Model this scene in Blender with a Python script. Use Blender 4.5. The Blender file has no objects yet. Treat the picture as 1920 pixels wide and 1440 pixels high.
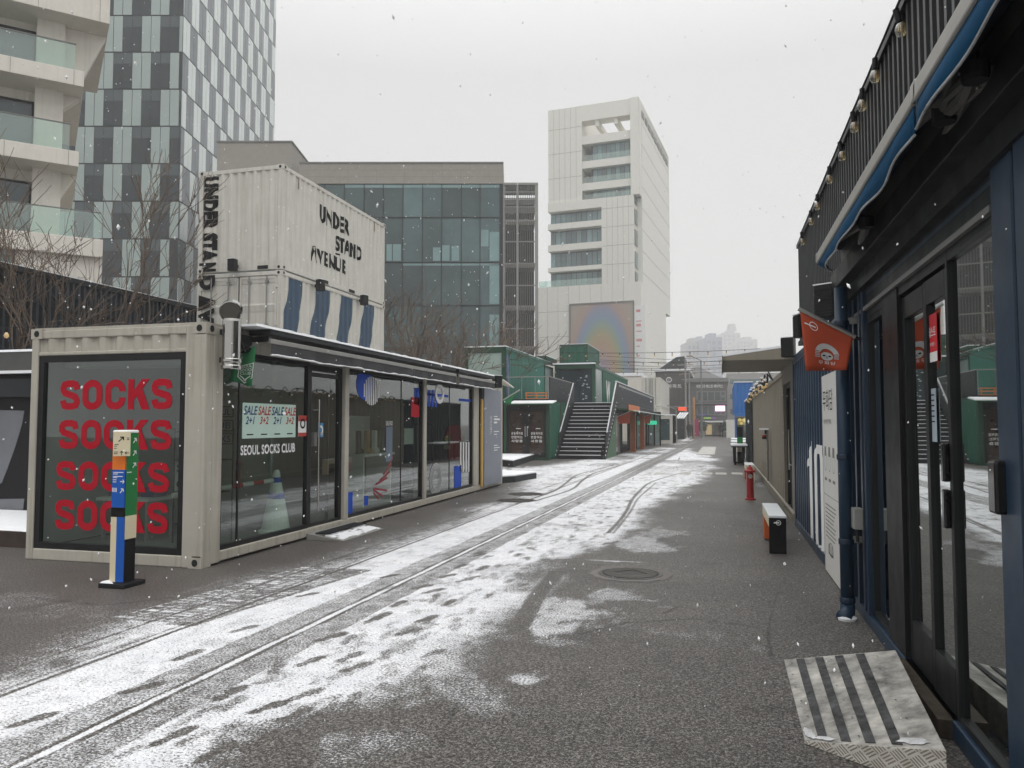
import bpy, bmesh, math, random
import numpy as np
from mathutils import Vector, Matrix, noise as mnoise
random.seed(7); rng = np.random.default_rng(7)
S = bpy.context.scene
COL = S.collection
RAD = math.radians

# ------------------------------------------------------------------ camera
F_PX, CXP, CYP = 1442.0, 960.0, 720.0          # focal length in pixels of a 1920 x 1440 frame
PITCH, YAW, EYE = RAD(2.977), RAD(15.115), 1.6
cam = bpy.data.cameras.new('camera'); camo = bpy.data.objects.new('camera', cam); COL.objects.link(camo)
cam.sensor_width = 36.0; cam.lens = 36.0 * F_PX / 1920.0; cam.clip_start = 0.05; cam.clip_end = 4000
camo.location = (0, 0, EYE); camo.rotation_euler = (math.pi / 2 + PITCH, 0, YAW)
S.camera = camo
# ------------------------------------------------------------------ sky, light, exposure
W = bpy.data.worlds.new('World'); S.world = W; W.use_nodes = True
nt = W.node_tree; nt.nodes.clear()
out = nt.nodes.new('ShaderNodeOutputWorld'); bg = nt.nodes.new('ShaderNodeBackground')
sky = nt.nodes.new('ShaderNodeTexSky'); sky.sky_type = 'NISHITA'; sky.sun_disc = False
SUN_EL, SUN_ROT = RAD(55), RAD(150)
sky.sun_elevation = SUN_EL; sky.sun_rotation = SUN_ROT
bw = nt.nodes.new('ShaderNodeRGBToBW'); mx = nt.nodes.new('ShaderNodeMix'); mx.data_type = 'RGBA'
nt.links.new(sky.outputs[0], bw.inputs[0]); nt.links.new(bw.outputs[0], mx.inputs['A'])
mx.inputs['B'].default_value = (7.34, 7.38, 7.36, 1); mx.inputs['Factor'].default_value = 0.93   # thick even cloud
gtc = nt.nodes.new('ShaderNodeTexCoord'); gsx = nt.nodes.new('ShaderNodeSeparateXYZ'); gmr = nt.nodes.new('ShaderNodeMapRange'); gm = nt.nodes.new('ShaderNodeVectorMath'); gm.operation = 'SCALE'
nt.links.new(gtc.outputs['Generated'], gsx.inputs[0]); nt.links.new(gsx.outputs[2], gmr.inputs['Value'])      # an overcast sky is brightest overhead
gmr.inputs['From Min'].default_value = .42; gmr.inputs['From Max'].default_value = 1.0; gmr.inputs['To Min'].default_value = 1.0; gmr.inputs['To Max'].default_value = 3.0
nt.links.new(mx.outputs['Result'], gm.inputs[0]); nt.links.new(gmr.outputs[0], gm.inputs['Scale']); nt.links.new(gm.outputs[0], bg.inputs[0]); bg.inputs[1].default_value = 0.1
nt.links.new(bg.outputs[0], out.inputs[0])
sl = bpy.data.lights.new('sun', 'SUN'); sl.energy = 0.5; sl.angle = RAD(25); sl.color = (1, .98, .96)
so = bpy.data.objects.new('sun', sl); COL.objects.link(so)
so.rotation_euler = (math.pi / 2 - SUN_EL, 0, math.pi - SUN_ROT); so.location = (0, -20, 60)
S.view_settings.view_transform = 'Standard'; S.view_settings.look = 'None'
S.view_settings.exposure = 0.13; S.view_settings.gamma = 1.0
S.render.engine = 'CYCLES'; S.cycles.use_denoising = True
S.cycles.max_bounces = 8; S.cycles.transparent_max_bounces = 16; S.cycles.volume_bounces = 3
S.cycles.sample_clamp_indirect = 6

# ------------------------------------------------------------------ survey helpers: a sight line cut by a real plane
_c, _s, _cp, _sp = math.cos(YAW), math.sin(YAW), math.cos(PITCH), math.sin(PITCH)
FWD = Vector((-_s * _cp, _c * _cp, _sp)); RGT = Vector((_c, _s, 0)); UPV = RGT.cross(FWD)
HD = Vector((-_s, _c, 0))
CAM = Vector((0, 0, EYE))
def ray(px, py): return FWD + RGT * ((px - CXP) / F_PX) + UPV * ((CYP - py) / F_PX)
def gX(px, py, X): r = ray(px, py); return CAM + r * (X / r.x)
def gY(px, py, Y): r = ray(px, py); return CAM + r * (Y / r.y)
def gZ(px, py, z=0.0): r = ray(px, py); return CAM + r * ((z - EYE) / r.z)
def gD(px, py, D): r = ray(px, py); return CAM + r * (D / r.dot(HD))

# ------------------------------------------------------------------ object helpers
class Fr:                                        # a right-handed local frame: a along u, b along v, c along n
    def __init__(s, o, u=(1, 0, 0), v=(0, 0, 1)):
        s.o = Vector(o); s.u = Vector(u).normalized(); s.v = Vector(v).normalized(); s.n = s.u.cross(s.v)
    def __call__(s, a, b, c): return s.o + s.u * a + s.v * b + s.n * c
def face_pX(X, y0=0, z0=0): return Fr((X, y0, z0), (0, 1, 0))        # wall looking towards +X, a runs along +Y
def face_nX(X, y0=0, z0=0): return Fr((X, y0, z0), (0, -1, 0))       # wall looking towards -X, a runs along -Y
def face_nY(Y, x0=0, z0=0): return Fr((x0, Y, z0), (1, 0, 0))        # wall looking towards -Y, a runs along +X
WORLD = Fr((0, 0, 0), (1, 0, 0), (0, 1, 0))
OFF = {}
def top_of(o):
    while o.parent: o = o.parent
    return o
def settag(o, label=None, cat=None, group=None, kind=None):
    if label: o['label'] = label
    if cat: o['category'] = cat
    if group: o['group'] = group
    if kind: o['kind'] = kind
    return o
def thing(name, label, cat, loc=(0, 0, 0), rz=0, group=None, local=False):
    o = bpy.data.objects.new(name, None); COL.objects.link(o); o.empty_display_size = .2
    o.location = loc; o.rotation_euler = (0, 0, rz); settag(o, label, cat, group)
    OFF[o.name] = Vector((0, 0, 0)) if local else Vector(loc)
    return o
class MB:
    def __init__(s, F=None): s.v = []; s.f = []; s.mi = []; s.m = 0; s.F = F or WORLD
    def addv(s, pts):
        i = len(s.v); s.v += [tuple(s.F(*p)) for p in pts]; return i
    def face(s, idx): s.f.append(tuple(idx)); s.mi.append(s.m)
    def poly(s, pts): i = s.addv(pts); s.face(range(i, i + len(pts))); return s
    def box(s, a0, a1, b0, b1, c0, c1):
        a0, a1 = min(a0, a1), max(a0, a1); b0, b1 = min(b0, b1), max(b0, b1); c0, c1 = min(c0, c1), max(c0, c1)
        i = s.addv([(a, b, c) for c in (c0, c1) for b in (b0, b1) for a in (a0, a1)])
        for q in ((0, 2, 3, 1), (4, 5, 7, 6), (0, 1, 5, 4), (2, 6, 7, 3), (0, 4, 6, 2), (1, 3, 7, 5)): s.face([i + k for k in q])
        return s
    def hexa(s, p):                               # 8 corners: bottom loop of 4 (ccw from above), top loop of 4
        i = s.addv(p)
        for q in ((3, 2, 1, 0), (4, 5, 6, 7), (0, 1, 5, 4), (1, 2, 6, 5), (2, 3, 7, 6), (3, 0, 4, 7)): s.face([i + k for k in q])
        return s
    def prism(s, pts, c0, c1):                    # polygon in (a,b), extruded along c
        n = len(pts); i = s.addv([(a, b, c0) for a, b in pts] + [(a, b, c1) for a, b in pts])
        s.face([i + k for k in reversed(range(n))]); s.face([i + n + k for k in range(n)])
        for k in range(n): s.face([i + k, i + (k + 1) % n, i + n + (k + 1) % n, i + n + k])
        return s
    def bars(s, a0, a1, b0, b1, w, c0, c1, wb=None, wt=None):   # a rectangular frame of four bars
        wb = w if wb is None else wb; wt = w if wt is None else wt
        s.box(a0, a0 + w, b0, b1, c0, c1); s.box(a1 - w, a1, b0, b1, c0, c1)
        s.box(a0 + w, a1 - w, b0, b0 + wb, c0, c1); s.box(a0 + w, a1 - w, b1 - wt, b1, c0, c1); return s
    def tube(s, path, r, n=8, caps=True):
        P = [Vector(s.F(*p)) for p in path]; R = r if isinstance(r, (list, tuple)) else [r] * len(P)
        base = len(s.v); prev = None
        for k, p in enumerate(P):
            t = (P[min(k + 1, len(P) - 1)] - P[max(k - 1, 0)])
            t = t.normalized() if t.length > 1e-9 else Vector((0, 0, 1))
            if prev is None:
                h = Vector((0, 0, 1)) if abs(t.z) < .9 else Vector((1, 0, 0)); a = t.cross(h).normalized()
            else: a = (prev - t * prev.dot(t)); a = a.normalized() if a.length > 1e-6 else t.orthogonal().normalized()
            prev = a; b = t.cross(a)
            for j in range(n):
                th = 2 * math.pi * j / n; s.v.append(tuple(p + (a * math.cos(th) + b * math.sin(th)) * R[k]))
        for k in range(len(P) - 1):
            for j in range(n):
                j2 = (j + 1) % n; s.face((base + k * n + j, base + k * n + j2, base + (k + 1) * n + j2, base + (k + 1) * n + j))
        if caps:
            s.face([base + j for j in reversed(range(n))]); s.face([base + (len(P) - 1) * n + j for j in range(n)])
        return s
    def lathe(s, prof, cen, n=16, axis=None):      # prof: (r, h) list, from bottom up
        base = len(s.v); F = axis or Fr(cen, (1, 0, 0), (0, 1, 0))
        if axis: F = Fr(cen, axis.u, axis.v)
        for r, h in prof:
            for j in range(n):
                th = 2 * math.pi * j / n; s.v.append(tuple(F(r * math.cos(th), r * math.sin(th), h)))
        for k in range(len(prof) - 1):
            for j in range(n):
                j2 = (j + 1) % n; s.face((base + k * n + j, base + k * n + j2, base + (k + 1) * n + j2, base + (k + 1) * n + j))
        s.face([base + j for j in reversed(range(n))]); s.face([base + (len(prof) - 1) * n + j for j in range(n)])
        return s
    def disc(s, a, b, c, ra, rb=None, n=24, ring=None):
        rb = rb or ra; pts = [(a + ra * math.cos(2 * math.pi * k / n), b + rb * math.sin(2 * math.pi * k / n), c) for k in range(n)]
        if ring is None: return s.poly(pts)
        q = [(a + ring * ra * math.cos(2 * math.pi * k / n), b + ring * rb * math.sin(2 * math.pi * k / n), c) for k in range(n)]
        i = s.addv(pts + q)
        for k in range(n): s.face((i + k, i + (k + 1) % n, i + n + (k + 1) % n, i + n + k))
        return s
    def build(s, name, mat, parent=None, label=None, cat=None, group=None, kind=None, bev=0, smooth=False, sub=0):
        if parent is not None: off = OFF.get(top_of(parent).name, Vector((0, 0, 0)))
        else:
            a = np.array(s.v); lo, hi = a.min(0), a.max(0); off = Vector(((lo[0] + hi[0]) / 2, (lo[1] + hi[1]) / 2, lo[2]))
        me = bpy.data.meshes.new(name)
        me.from_pydata([(x - off.x, y - off.y, z - off.z) for x, y, z in s.v], [], s.f)
        for m in (mat if isinstance(mat, (list, tuple)) else [mat]): me.materials.append(m)
        me.polygons.foreach_set('material_index', s.mi)
        if smooth: me.polygons.foreach_set('use_smooth', [True] * len(s.f))
        o = bpy.data.objects.new(name, me); COL.objects.link(o)
        if parent is not None: o.parent = parent
        else: o.location = off; OFF[o.name] = off
        settag(o, label, cat, group, kind)
        if bev:
            b = o.modifiers.new('bevel', 'BEVEL'); b.width = bev; b.segments = 2; b.limit_method = 'ANGLE'; b.angle_limit = RAD(40)
        return o
def dup(root, loc, rz=0, label=None, group=None):
    c = root.copy(); COL.objects.link(c); c.location = loc; c.rotation_euler = (0, 0, rz)
    if label: c['label'] = label
    if group: c['group'] = group
    def rec(o, p):
        for ch in list(o.children):
            d = ch.copy(); COL.objects.link(d); d.parent = p; rec(ch, d)
    rec(root, c)
    return c

# ------------------------------------------------------------------ materials
MATS = {}
def mat(name, col, rough=.6, metal=0.0, var=.12, scale=2.5, bump=0.0, bscale=60, spec=.4, streak=0.0, emit=0, dirt=None, vcol=None):
    if name in MATS: return MATS[name]
    m = bpy.data.materials.new(name); MATS[name] = m; m.use_nodes = True; t = m.node_tree; b = t.nodes['Principled BSDF']
    N = t.nodes.new; L = t.links.new
    b.inputs['Metallic'].default_value = metal; b.inputs['Specular IOR Level'].default_value = spec
    tc = N('ShaderNodeTexCoord'); n1 = N('ShaderNodeTexNoise'); n1.inputs['Scale'].default_value = scale; n1.inputs['Detail'].default_value = 6
    n1.inputs['Roughness'].default_value = .65; L(tc.outputs['Object'], n1.inputs['Vector'])
    r = N('ShaderNodeValToRGB'); r.color_ramp.elements[0].position = .3; r.color_ramp.elements[1].position = .72
    r.color_ramp.elements[0].color = tuple(c * (1 - var) for c in col) + (1,)
    r.color_ramp.elements[1].color = tuple(min(1, c * (1 + var)) for c in col) + (1,)
    L(n1.outputs['Fac'], r.inputs[0]); c_out = r.outputs[0]
    if streak:                                     # rain streaks: noise stretched along the vertical
        mp = N('ShaderNodeMapping'); mp.inputs['Scale'].default_value = (9, 9, .5); L(tc.outputs['Object'], mp.inputs[0])
        n2 = N('ShaderNodeTexNoise'); n2.inputs['Scale'].default_value = 1.2; n2.inputs['Detail'].default_value = 5; L(mp.outputs[0], n2.inputs['Vector'])
        r2 = N('ShaderNodeValToRGB'); r2.color_ramp.elements[0].position = .5; r2.color_ramp.elements[1].position = .75
        L(n2.outputs['Fac'], r2.inputs[0]); k = N('ShaderNodeMath'); k.operation = 'MULTIPLY'; k.inputs[1].default_value = streak; L(r2.outputs[0], k.inputs[0])
        x = N('ShaderNodeMix'); x.data_type = 'RGBA'; L(k.outputs[0], x.inputs['Factor']); L(c_out, x.inputs['A'])
        x.inputs['B'].default_value = tuple(dirt or [c * .45 for c in col]) + (1,); c_out = x.outputs['Result']
    L(c_out, b.inputs['Base Color'])
    n3 = N('ShaderNodeTexNoise'); n3.inputs['Scale'].default_value = scale * 2.3; n3.inputs['Detail'].default_value = 4; L(tc.outputs['Object'], n3.inputs['Vector'])
    mr = N('ShaderNodeMapRange'); mr.inputs['To Min'].default_value = max(.02, rough - .12); mr.inputs['To Max'].default_value = min(1, rough + .12)
    L(n3.outputs['Fac'], mr.inputs['Value']); L(mr.outputs[0], b.inputs['Roughness'])
    if bump:
        n4 = N('ShaderNodeTexNoise'); n4.inputs['Scale'].default_value = bscale; n4.inputs['Detail'].default_value = 3; L(tc.outputs['Object'], n4.inputs['Vector'])
        bp = N('ShaderNodeBump'); bp.inputs['Strength'].default_value = bump; bp.inputs['Distance'].default_value = .01
        L(n4.outputs['Fac'], bp.inputs['Height']); L(bp.outputs[0], b.inputs['Normal'])
    if emit:
        b.inputs['Emission Color'].default_value = tuple(col) + (1,); b.inputs['Emission Strength'].default_value = emit
    return m
def pane_random(m, lo=.5, hi=1.6):
    '''every pane its own tone: the base colour varies from object to object'''
    t = m.node_tree; b = t.nodes['Principled BSDF']; lk = b.inputs['Base Color'].links[0]; src = lk.from_socket
    oi = t.nodes.new('ShaderNodeObjectInfo'); mr = t.nodes.new('ShaderNodeMapRange'); mr.inputs['To Min'].default_value = lo; mr.inputs['To Max'].default_value = hi
    vm = t.nodes.new('ShaderNodeVectorMath'); vm.operation = 'SCALE'; t.links.new(oi.outputs['Random'], mr.inputs['Value']); t.links.new(src, vm.inputs[0]); t.links.new(mr.outputs[0], vm.inputs['Scale']); t.links.new(vm.outputs[0], b.inputs['Base Color'])
    return m
def glass_mat(name, tint=(.80, .87, .84), f0=.07, power=4.0):
    m = bpy.data.materials.new(name); m.use_nodes = True; t = m.node_tree; t.nodes.clear(); N = t.nodes.new; L = t.links.new
    o = N('ShaderNodeOutputMaterial'); mix = N('ShaderNodeMixShader'); tr = N('ShaderNodeBsdfTransparent'); gl = N('ShaderNodeBsdfGlossy')
    tr.inputs[0].default_value = tuple(tint) + (1,); gl.inputs['Roughness'].default_value = .015; gl.inputs[0].default_value = (.95, .98, .97, 1)
    lw = N('ShaderNodeLayerWeight'); lw.inputs[0].default_value = .5
    p = N('ShaderNodeMath'); p.operation = 'POWER'; p.inputs[1].default_value = power; L(lw.outputs['Facing'], p.inputs[0])
    mr = N('ShaderNodeMapRange'); mr.inputs['To Min'].default_value = f0; mr.inputs['To Max'].default_value = 1; L(p.outputs[0], mr.inputs['Value'])
    tc = N('ShaderNodeTexCoord'); n = N('ShaderNodeTexNoise'); n.inputs['Scale'].default_value = 1.1; n.inputs['Detail'].default_value = 1; L(tc.outputs['Object'], n.inputs['Vector'])
    bp = N('ShaderNodeBump'); bp.inputs['Strength'].default_value = .05; bp.inputs['Distance'].default_value = .02; L(n.outputs['Fac'], bp.inputs['Height']); L(bp.outputs[0], gl.inputs['Normal'])
    L(mr.outputs[0], mix.inputs[0]); L(tr.outputs[0], mix.inputs[1]); L(gl.outputs[0], mix.inputs[2]); L(mix.outputs[0], o.inputs[0])
    return m
GLASS = glass_mat('clear_glass', (.58, .67, .62), .10, 3.4); GLASS_DK = glass_mat('tinted_glass', (.42, .47, .46), .26, 2.2); GLASS_RAIL = glass_mat('rail_glass', (.80, .90, .86), .14)
BEIGE = mat('beige_container_paint', (.42, .395, .34), .55, var=.09, streak=.55, dirt=(.20, .165, .12), bump=.05, bscale=8)
BEIGE2 = mat('pale_container_paint', (.54, .525, .475), .55, var=.07, streak=.4, dirt=(.30, .26, .21), bump=.05, bscale=8)
TAUPE = mat('taupe_wall_paint', (.235, .21, .165), .6, var=.08, streak=.3)
GREEN = mat('green_container_paint', (.012, .095, .058), .45, var=.14, streak=.3)
GREEN2 = mat('dark_green_paint', (.012, .055, .03), .5, var=.12)
GREEN3 = mat('leaf_green_paint', (.02, .10, .035), .5, var=.1)
NAVY = mat('navy_paint', (.013, .034, .066), .38, var=.15, streak=.3, dirt=(.05, .06, .07))
NAVY_D = mat('navy_trim_paint', (.009, .023, .047), .35, var=.1)
BLUEC = mat('blue_container_paint', (.004, .125, .42), .5, var=.1, streak=.12, spec=.2)
BLACK = mat('black_metal', (.009, .009, .010), .42, var=.2, spec=.25)
BLACKM = mat('matte_black_metal', (.013, .013, .015), .6, var=.15, spec=.15)
CHAR = mat('charcoal_metal', (.023, .025, .028), .5, var=.12, streak=.2, spec=.18)
CHARF = mat('charcoal_frame', (.014, .015, .016), .4, var=.1, spec=.2)
GREYF = mat('grey_frame_metal', (.17, .17, .165), .5, var=.08)
DKFAB = mat('dark_grey_fabric', (.062, .062, .065), .85, spec=.1, var=.12, bump=.12, bscale=300)
BLUEFAB = mat('blue_fabric', (.006, .060, .135), .8, spec=.1, var=.1, bump=.12, bscale=300)
BLUEFABD = mat('navy_fabric', (.006, .010, .028), .9, var=.1)
ALU = mat('aluminium', (.42, .42, .40), .38, .85, var=.08)
ALUP = mat('grey_aluminium_paint', (.24, .235, .22), .45, .0, var=.1)
CHROME = mat('polished_steel', (.40, .39, .37), .16, 1.0, var=.05)
SNOW = mat('snow', (.83, .84, .86), .8, var=.04, scale=8, bump=.4, bscale=60)
WHITE = mat('white_paint', (.72, .72, .70), .5, var=.04)
VINYLW = mat('white_vinyl', (.78, .78, .77), .5, var=.02)
CREAM = mat('cream_paint', (.66, .58, .40), .5, var=.04)
REDV = mat('red_vinyl', (.40, .004, .018), .6, var=.05, spec=.15)
REDP = mat('red_paint', (.33, .012, .016), .35, var=.12)
ORANGE = mat('orange_paint', (.75, .19, .025), .5, var=.05, spec=.2)
OFLAG = mat('orange_red_fabric', (.40, .060, .022), .75, var=.06, bump=.1, bscale=250)
GFLAG = mat('green_fabric', (.03, .19, .075), .75, var=.08, bump=.1, bscale=250)
BLUEP = mat('bright_blue_paint', (.010, .095, .42), .5, var=.05, spec=.2)
BLUEV = mat('blue_vinyl', (.012, .07, .46), .6, var=.05, spec=.15)
GRNP = mat('bright_green_paint', (.018, .17, .045), .5, var=.05, spec=.2)
BLKP = mat('black_print', (.009, .009, .010), .6, var=.05, spec=.1)
DBLUEP = mat('slate_blue_paint', (.032, .066, .112), .5, var=.1)
YEL = mat('yellow_paint', (.55, .34, .07), .5, var=.06)
GREYP = mat('blue_grey_panel', (.205, .225, .265), .5, var=.04)
WOOD = mat('orange_wood', (.30, .085, .02), .55, var=.25, scale=6, streak=.4)
BROWN = mat('brown_interior', (.045, .022, .012), .6, var=.4, scale=3)
PANE_SET = []
STONE = mat('grey_stone_cladding', (.275, .255, .225), .7, var=.08)
PALE = mat('pale_limestone', (.66, .625, .565), .65, var=.05, streak=.15)
WCLAD = mat('white_metal_panel', (.70, .685, .63), .5, var=.04)
CONC = mat('concrete', (.28, .27, .25), .8, var=.12, bump=.2, bscale=40)
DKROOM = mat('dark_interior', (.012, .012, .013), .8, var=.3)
ROOMW = mat('pale_interior_wall', (.38, .39, .37), .8, var=.05)
ROOMG = mat('grey_interior', (.16, .165, .16), .8, var=.08)
BARK = mat('bare_bark', (.090, .066, .048), .85, var=.35, scale=9, bump=.4, bscale=50)
TWIG = mat('bare_twig', (.135, .097, .070), .85, var=.3, scale=5)
def gcol(name, c, rough=.12, var=.12): return mat(name, c, rough, 0, var=var, scale=.35, spec=.8)
PANEL_L = gcol('pale_green_glass_panel', (.285, .345, .325), .22, .07)
PANEL_SKY = gcol('sky_white_panel', (.66, .72, .70), .22, .06)  # right-face panels: mirrored sky put into a whiter colour
PANEL_D = mat('dark_glass', (.022, .032, .038), .08, 0, var=.4, scale=.35, spec=.35)
PANEL_G = mat('grey_glass', (.13, .15, .165), .12, 0, var=.2, scale=.35, spec=.4)
CURT = gcol('green_curtain_glass', (.030, .058, .060), .06, .35)
CURTL = gcol('pale_teal_glass', (.16, .27, .27), .15, .15)
TGLASS = pane_random(gcol('blue_grey_window_glass', (.15, .235, .245), .10, .3), .55, 1.35); pane_random(PANEL_D, .5, 1.9); pane_random(PANEL_G, .75, 1.25)
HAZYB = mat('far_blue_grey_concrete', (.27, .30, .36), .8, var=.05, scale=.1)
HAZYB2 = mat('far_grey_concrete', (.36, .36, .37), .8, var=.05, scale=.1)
BULB = mat('warm_glass_bulb', (.62, .42, .18), .12, var=.2, spec=.8)
LIT = mat('lit_warm_window', (1.0, .62, .22), .5, emit=1.6)
LITP = mat('lit_pink_screen', (1.0, .55, .85), .5, emit=1.5, var=.2)
LITR = mat('lit_red_sign', (1.0, .10, .03), .5, emit=.5, var=.05)
LITG = mat('lit_green_sign', (.06, .9, .5), .5, emit=.5, var=.05)

# ------------------------------------------------------------------ lettering
_tc = {}
def text2d(body, bold=0.0, shear=0.0, spacing=1.0, lines=1.0):
    k = (body, bold, shear, spacing, lines)
    if k in _tc: return _tc[k]
    c = bpy.data.curves.new('lettering', 'FONT'); c.body = body; c.size = 1; c.offset = bold; c.shear = shear; c.space_character = spacing
    c.space_line = lines; c.resolution_u = 4
    o = bpy.data.objects.new('lettering', c); COL.objects.link(o)
    dg = bpy.context.evaluated_depsgraph_get(); dg.update(); me = bpy.data.meshes.new_from_object(o.evaluated_get(dg))
    V = np.array([v.co[:2] for v in me.vertices]) if len(me.vertices) else np.zeros((0, 2)); Fc = [tuple(p.vertices) for p in me.polygons]
    bpy.data.objects.remove(o); bpy.data.curves.remove(c); bpy.data.meshes.remove(me)
    if len(V):
        lo, hi = V.min(0), V.max(0); V = (V - lo) / np.maximum(hi - lo, 1e-6)
    _tc[k] = (V, Fc); return _tc[k]
def text(mb, body, a0, a1, b0, b1, c, bold=0.0, shear=0.0, spacing=1.0, rot=0, lines=1.0, fn=None):
    """lettering fitted to the rectangle a0..a1, b0..b1 of mb's frame; rot=-90 reads downwards; fn maps (a, b) to another shape"""
    V, Fc = text2d(body, bold, shear, spacing, lines)
    if not len(V): return mb
    if rot == -90: P = [(a0 + (a1 - a0) * y, b1 - (b1 - b0) * x) for x, y in V]
    else: P = [(a0 + (a1 - a0) * x, b0 + (b1 - b0) * y) for x, y in V]
    if fn: P = [fn(*p) for p in P]
    i = mb.addv([(a, b, c) for a, b in P])
    for f in Fc: mb.face([i + k for k in f])
    return mb

# ------------------------------------------------------------------ corrugated steel
PER, DEP = .27, .036
_K = [(0, 0), (.072, 0), (.136, -1), (.206, -1), (.27, 0)]
def corr_c(s, per=PER, dep=DEP):
    x = (s % per) / per * .27
    for (x0, y0), (x1, y1) in zip(_K, _K[1:]):
        if x <= x1: return dep * (y0 + (y1 - y0) * (x - x0) / (x1 - x0))
    return 0
def corr_breaks(a0, a1, per=PER):
    k = math.floor(a0 / per); o = [a0]
    while k * per < a1:
        for x, _ in _K[:-1]:
            p = k * per + x * per / .27
            if a0 + 1e-5 < p < a1 - 1e-5: o.append(p)
        k += 1
    return o + [a1]
def corrugated(mb, a0, a1, b0, b1, c, per=PER, dep=DEP, phase=0):
    br = [x - phase for x in corr_breaks(a0 + phase, a1 + phase, per)]
    i = mb.addv([(a, b, c + corr_c(a + phase, per, dep)) for a in br for b in (b0, b1)])
    for k in range(len(br) - 1): mb.face((i + 2 * k, i + 2 * k + 2, i + 2 * k + 3, i + 2 * k + 1))
    return mb
def on_corr(mb, P, Fc, c, per=PER, dep=DEP, phase=0):
    """paint of outline P/Fc (a, b points) laid over the ribs of a corrugated wall"""
    bm = bmesh.new(); vs = [bm.verts.new((a, b, 0)) for a, b in P]
    for f in Fc:
        try: bm.faces.new([vs[k] for k in f])
        except ValueError: pass
    a0 = min(p[0] for p in P); a1 = max(p[0] for p in P)
    for x in corr_breaks(a0 + phase, a1 + phase, per)[1:-1]:
        g = bm.verts[:] + bm.edges[:] + bm.faces[:]
        bmesh.ops.bisect_plane(bm, geom=g, plane_co=(x - phase, 0, 0), plane_no=(1, 0, 0))
    bm.verts.index_update()
    i = mb.addv([(v.co.x, v.co.y, c + corr_c(v.co.x + phase, per, dep) + .004) for v in bm.verts])
    for f in bm.faces: mb.face([i + v.index for v in f.verts])
    bm.free(); return mb
def corr_text(mb, body, a0, a1, b0, b1, c, bold=.02, rot=0, per=PER, dep=DEP, phase=0, **kw):
    V, Fc = text2d(body, bold, **kw)
    if rot == -90: P = [(a0 + (a1 - a0) * y, b1 - (b1 - b0) * x) for x, y in V]
    else: P = [(a0 + (a1 - a0) * x, b0 + (b1 - b0) * y) for x, y in V]
    return on_corr(mb, P, Fc, c, per, dep, phase)
def casting(par, F, a, b, hw=.085, hh=.06, mat_=None, c=.006):
    """corner casting block with its oval hole; a, b = lower corner of the block on the face F"""
    m = MB(F); m.box(a, a + 2 * hw, b, b + 2 * hh, -.16, c); m.m = 1
    m.disc(a + hw, b + hh, c + .0025, hw * .45, hh * .66, 14)
    return m.build('corner_casting', [mat_ or BEIGE, DKROOM], par)
def box_shell(x0, x1, y0, y1, z0, z1, t=.12):
    """posts and rails of a container as one MB in world axes"""
    m = MB()
    for x in (x0, x1 - t):
        for y in (y0, y1 - t): m.box(x, x + t, y, y + t, z0, z1)
    for z, h in ((z0, .13), (z1 - .10, .10)):
        for x in (x0, x1 - t): m.box(x + .01, x + t - .01, y0 + t, y1 - t, z, z + h)
        for y in (y0, y1 - t): m.box(x0 + t, x1 - t, y + .01, y + t - .01, z, z + h)
    return m

# ================================================================== GROUND: asphalt with a thin, trodden cover of snow
def fnoise(x, y, seed, octv=4):
    """fractal value noise on numpy arrays"""
    r = np.random.default_rng(seed); T = r.random((256, 256)); o = np.zeros_like(x); amp, tot = 1.0, 0
    for k in range(octv):
        fx, fy = x * 2 ** k + 13.7 * k, y * 2 ** k + 7.3 * k
        ix, iy = np.floor(fx).astype(int), np.floor(fy).astype(int); u, v = fx - ix, fy - iy
        u = u * u * (3 - 2 * u); v = v * v * (3 - 2 * v)
        a = T[ix % 256, iy % 256]; b = T[(ix + 1) % 256, iy % 256]; c = T[ix % 256, (iy + 1) % 256]; d = T[(ix + 1) % 256, (iy + 1) % 256]
        o += amp * ((a * (1 - u) + b * u) * (1 - v) + (c * (1 - u) + d * u) * v); tot += amp; amp *= .55
    return o / tot
def smooth(e0, e1, x): t = np.clip((x - e0) / (e1 - e0), 0, 1); return t * t * (3 - 2 * t)
def yline(pts):
    q = sorted([(gZ(*p).y, gZ(*p).x) for p in pts]); return np.array([a for a, _ in q]), np.array([b for _, b in q])
def gpt(px, py): p = gZ(px, py); return p.x, p.y
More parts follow.
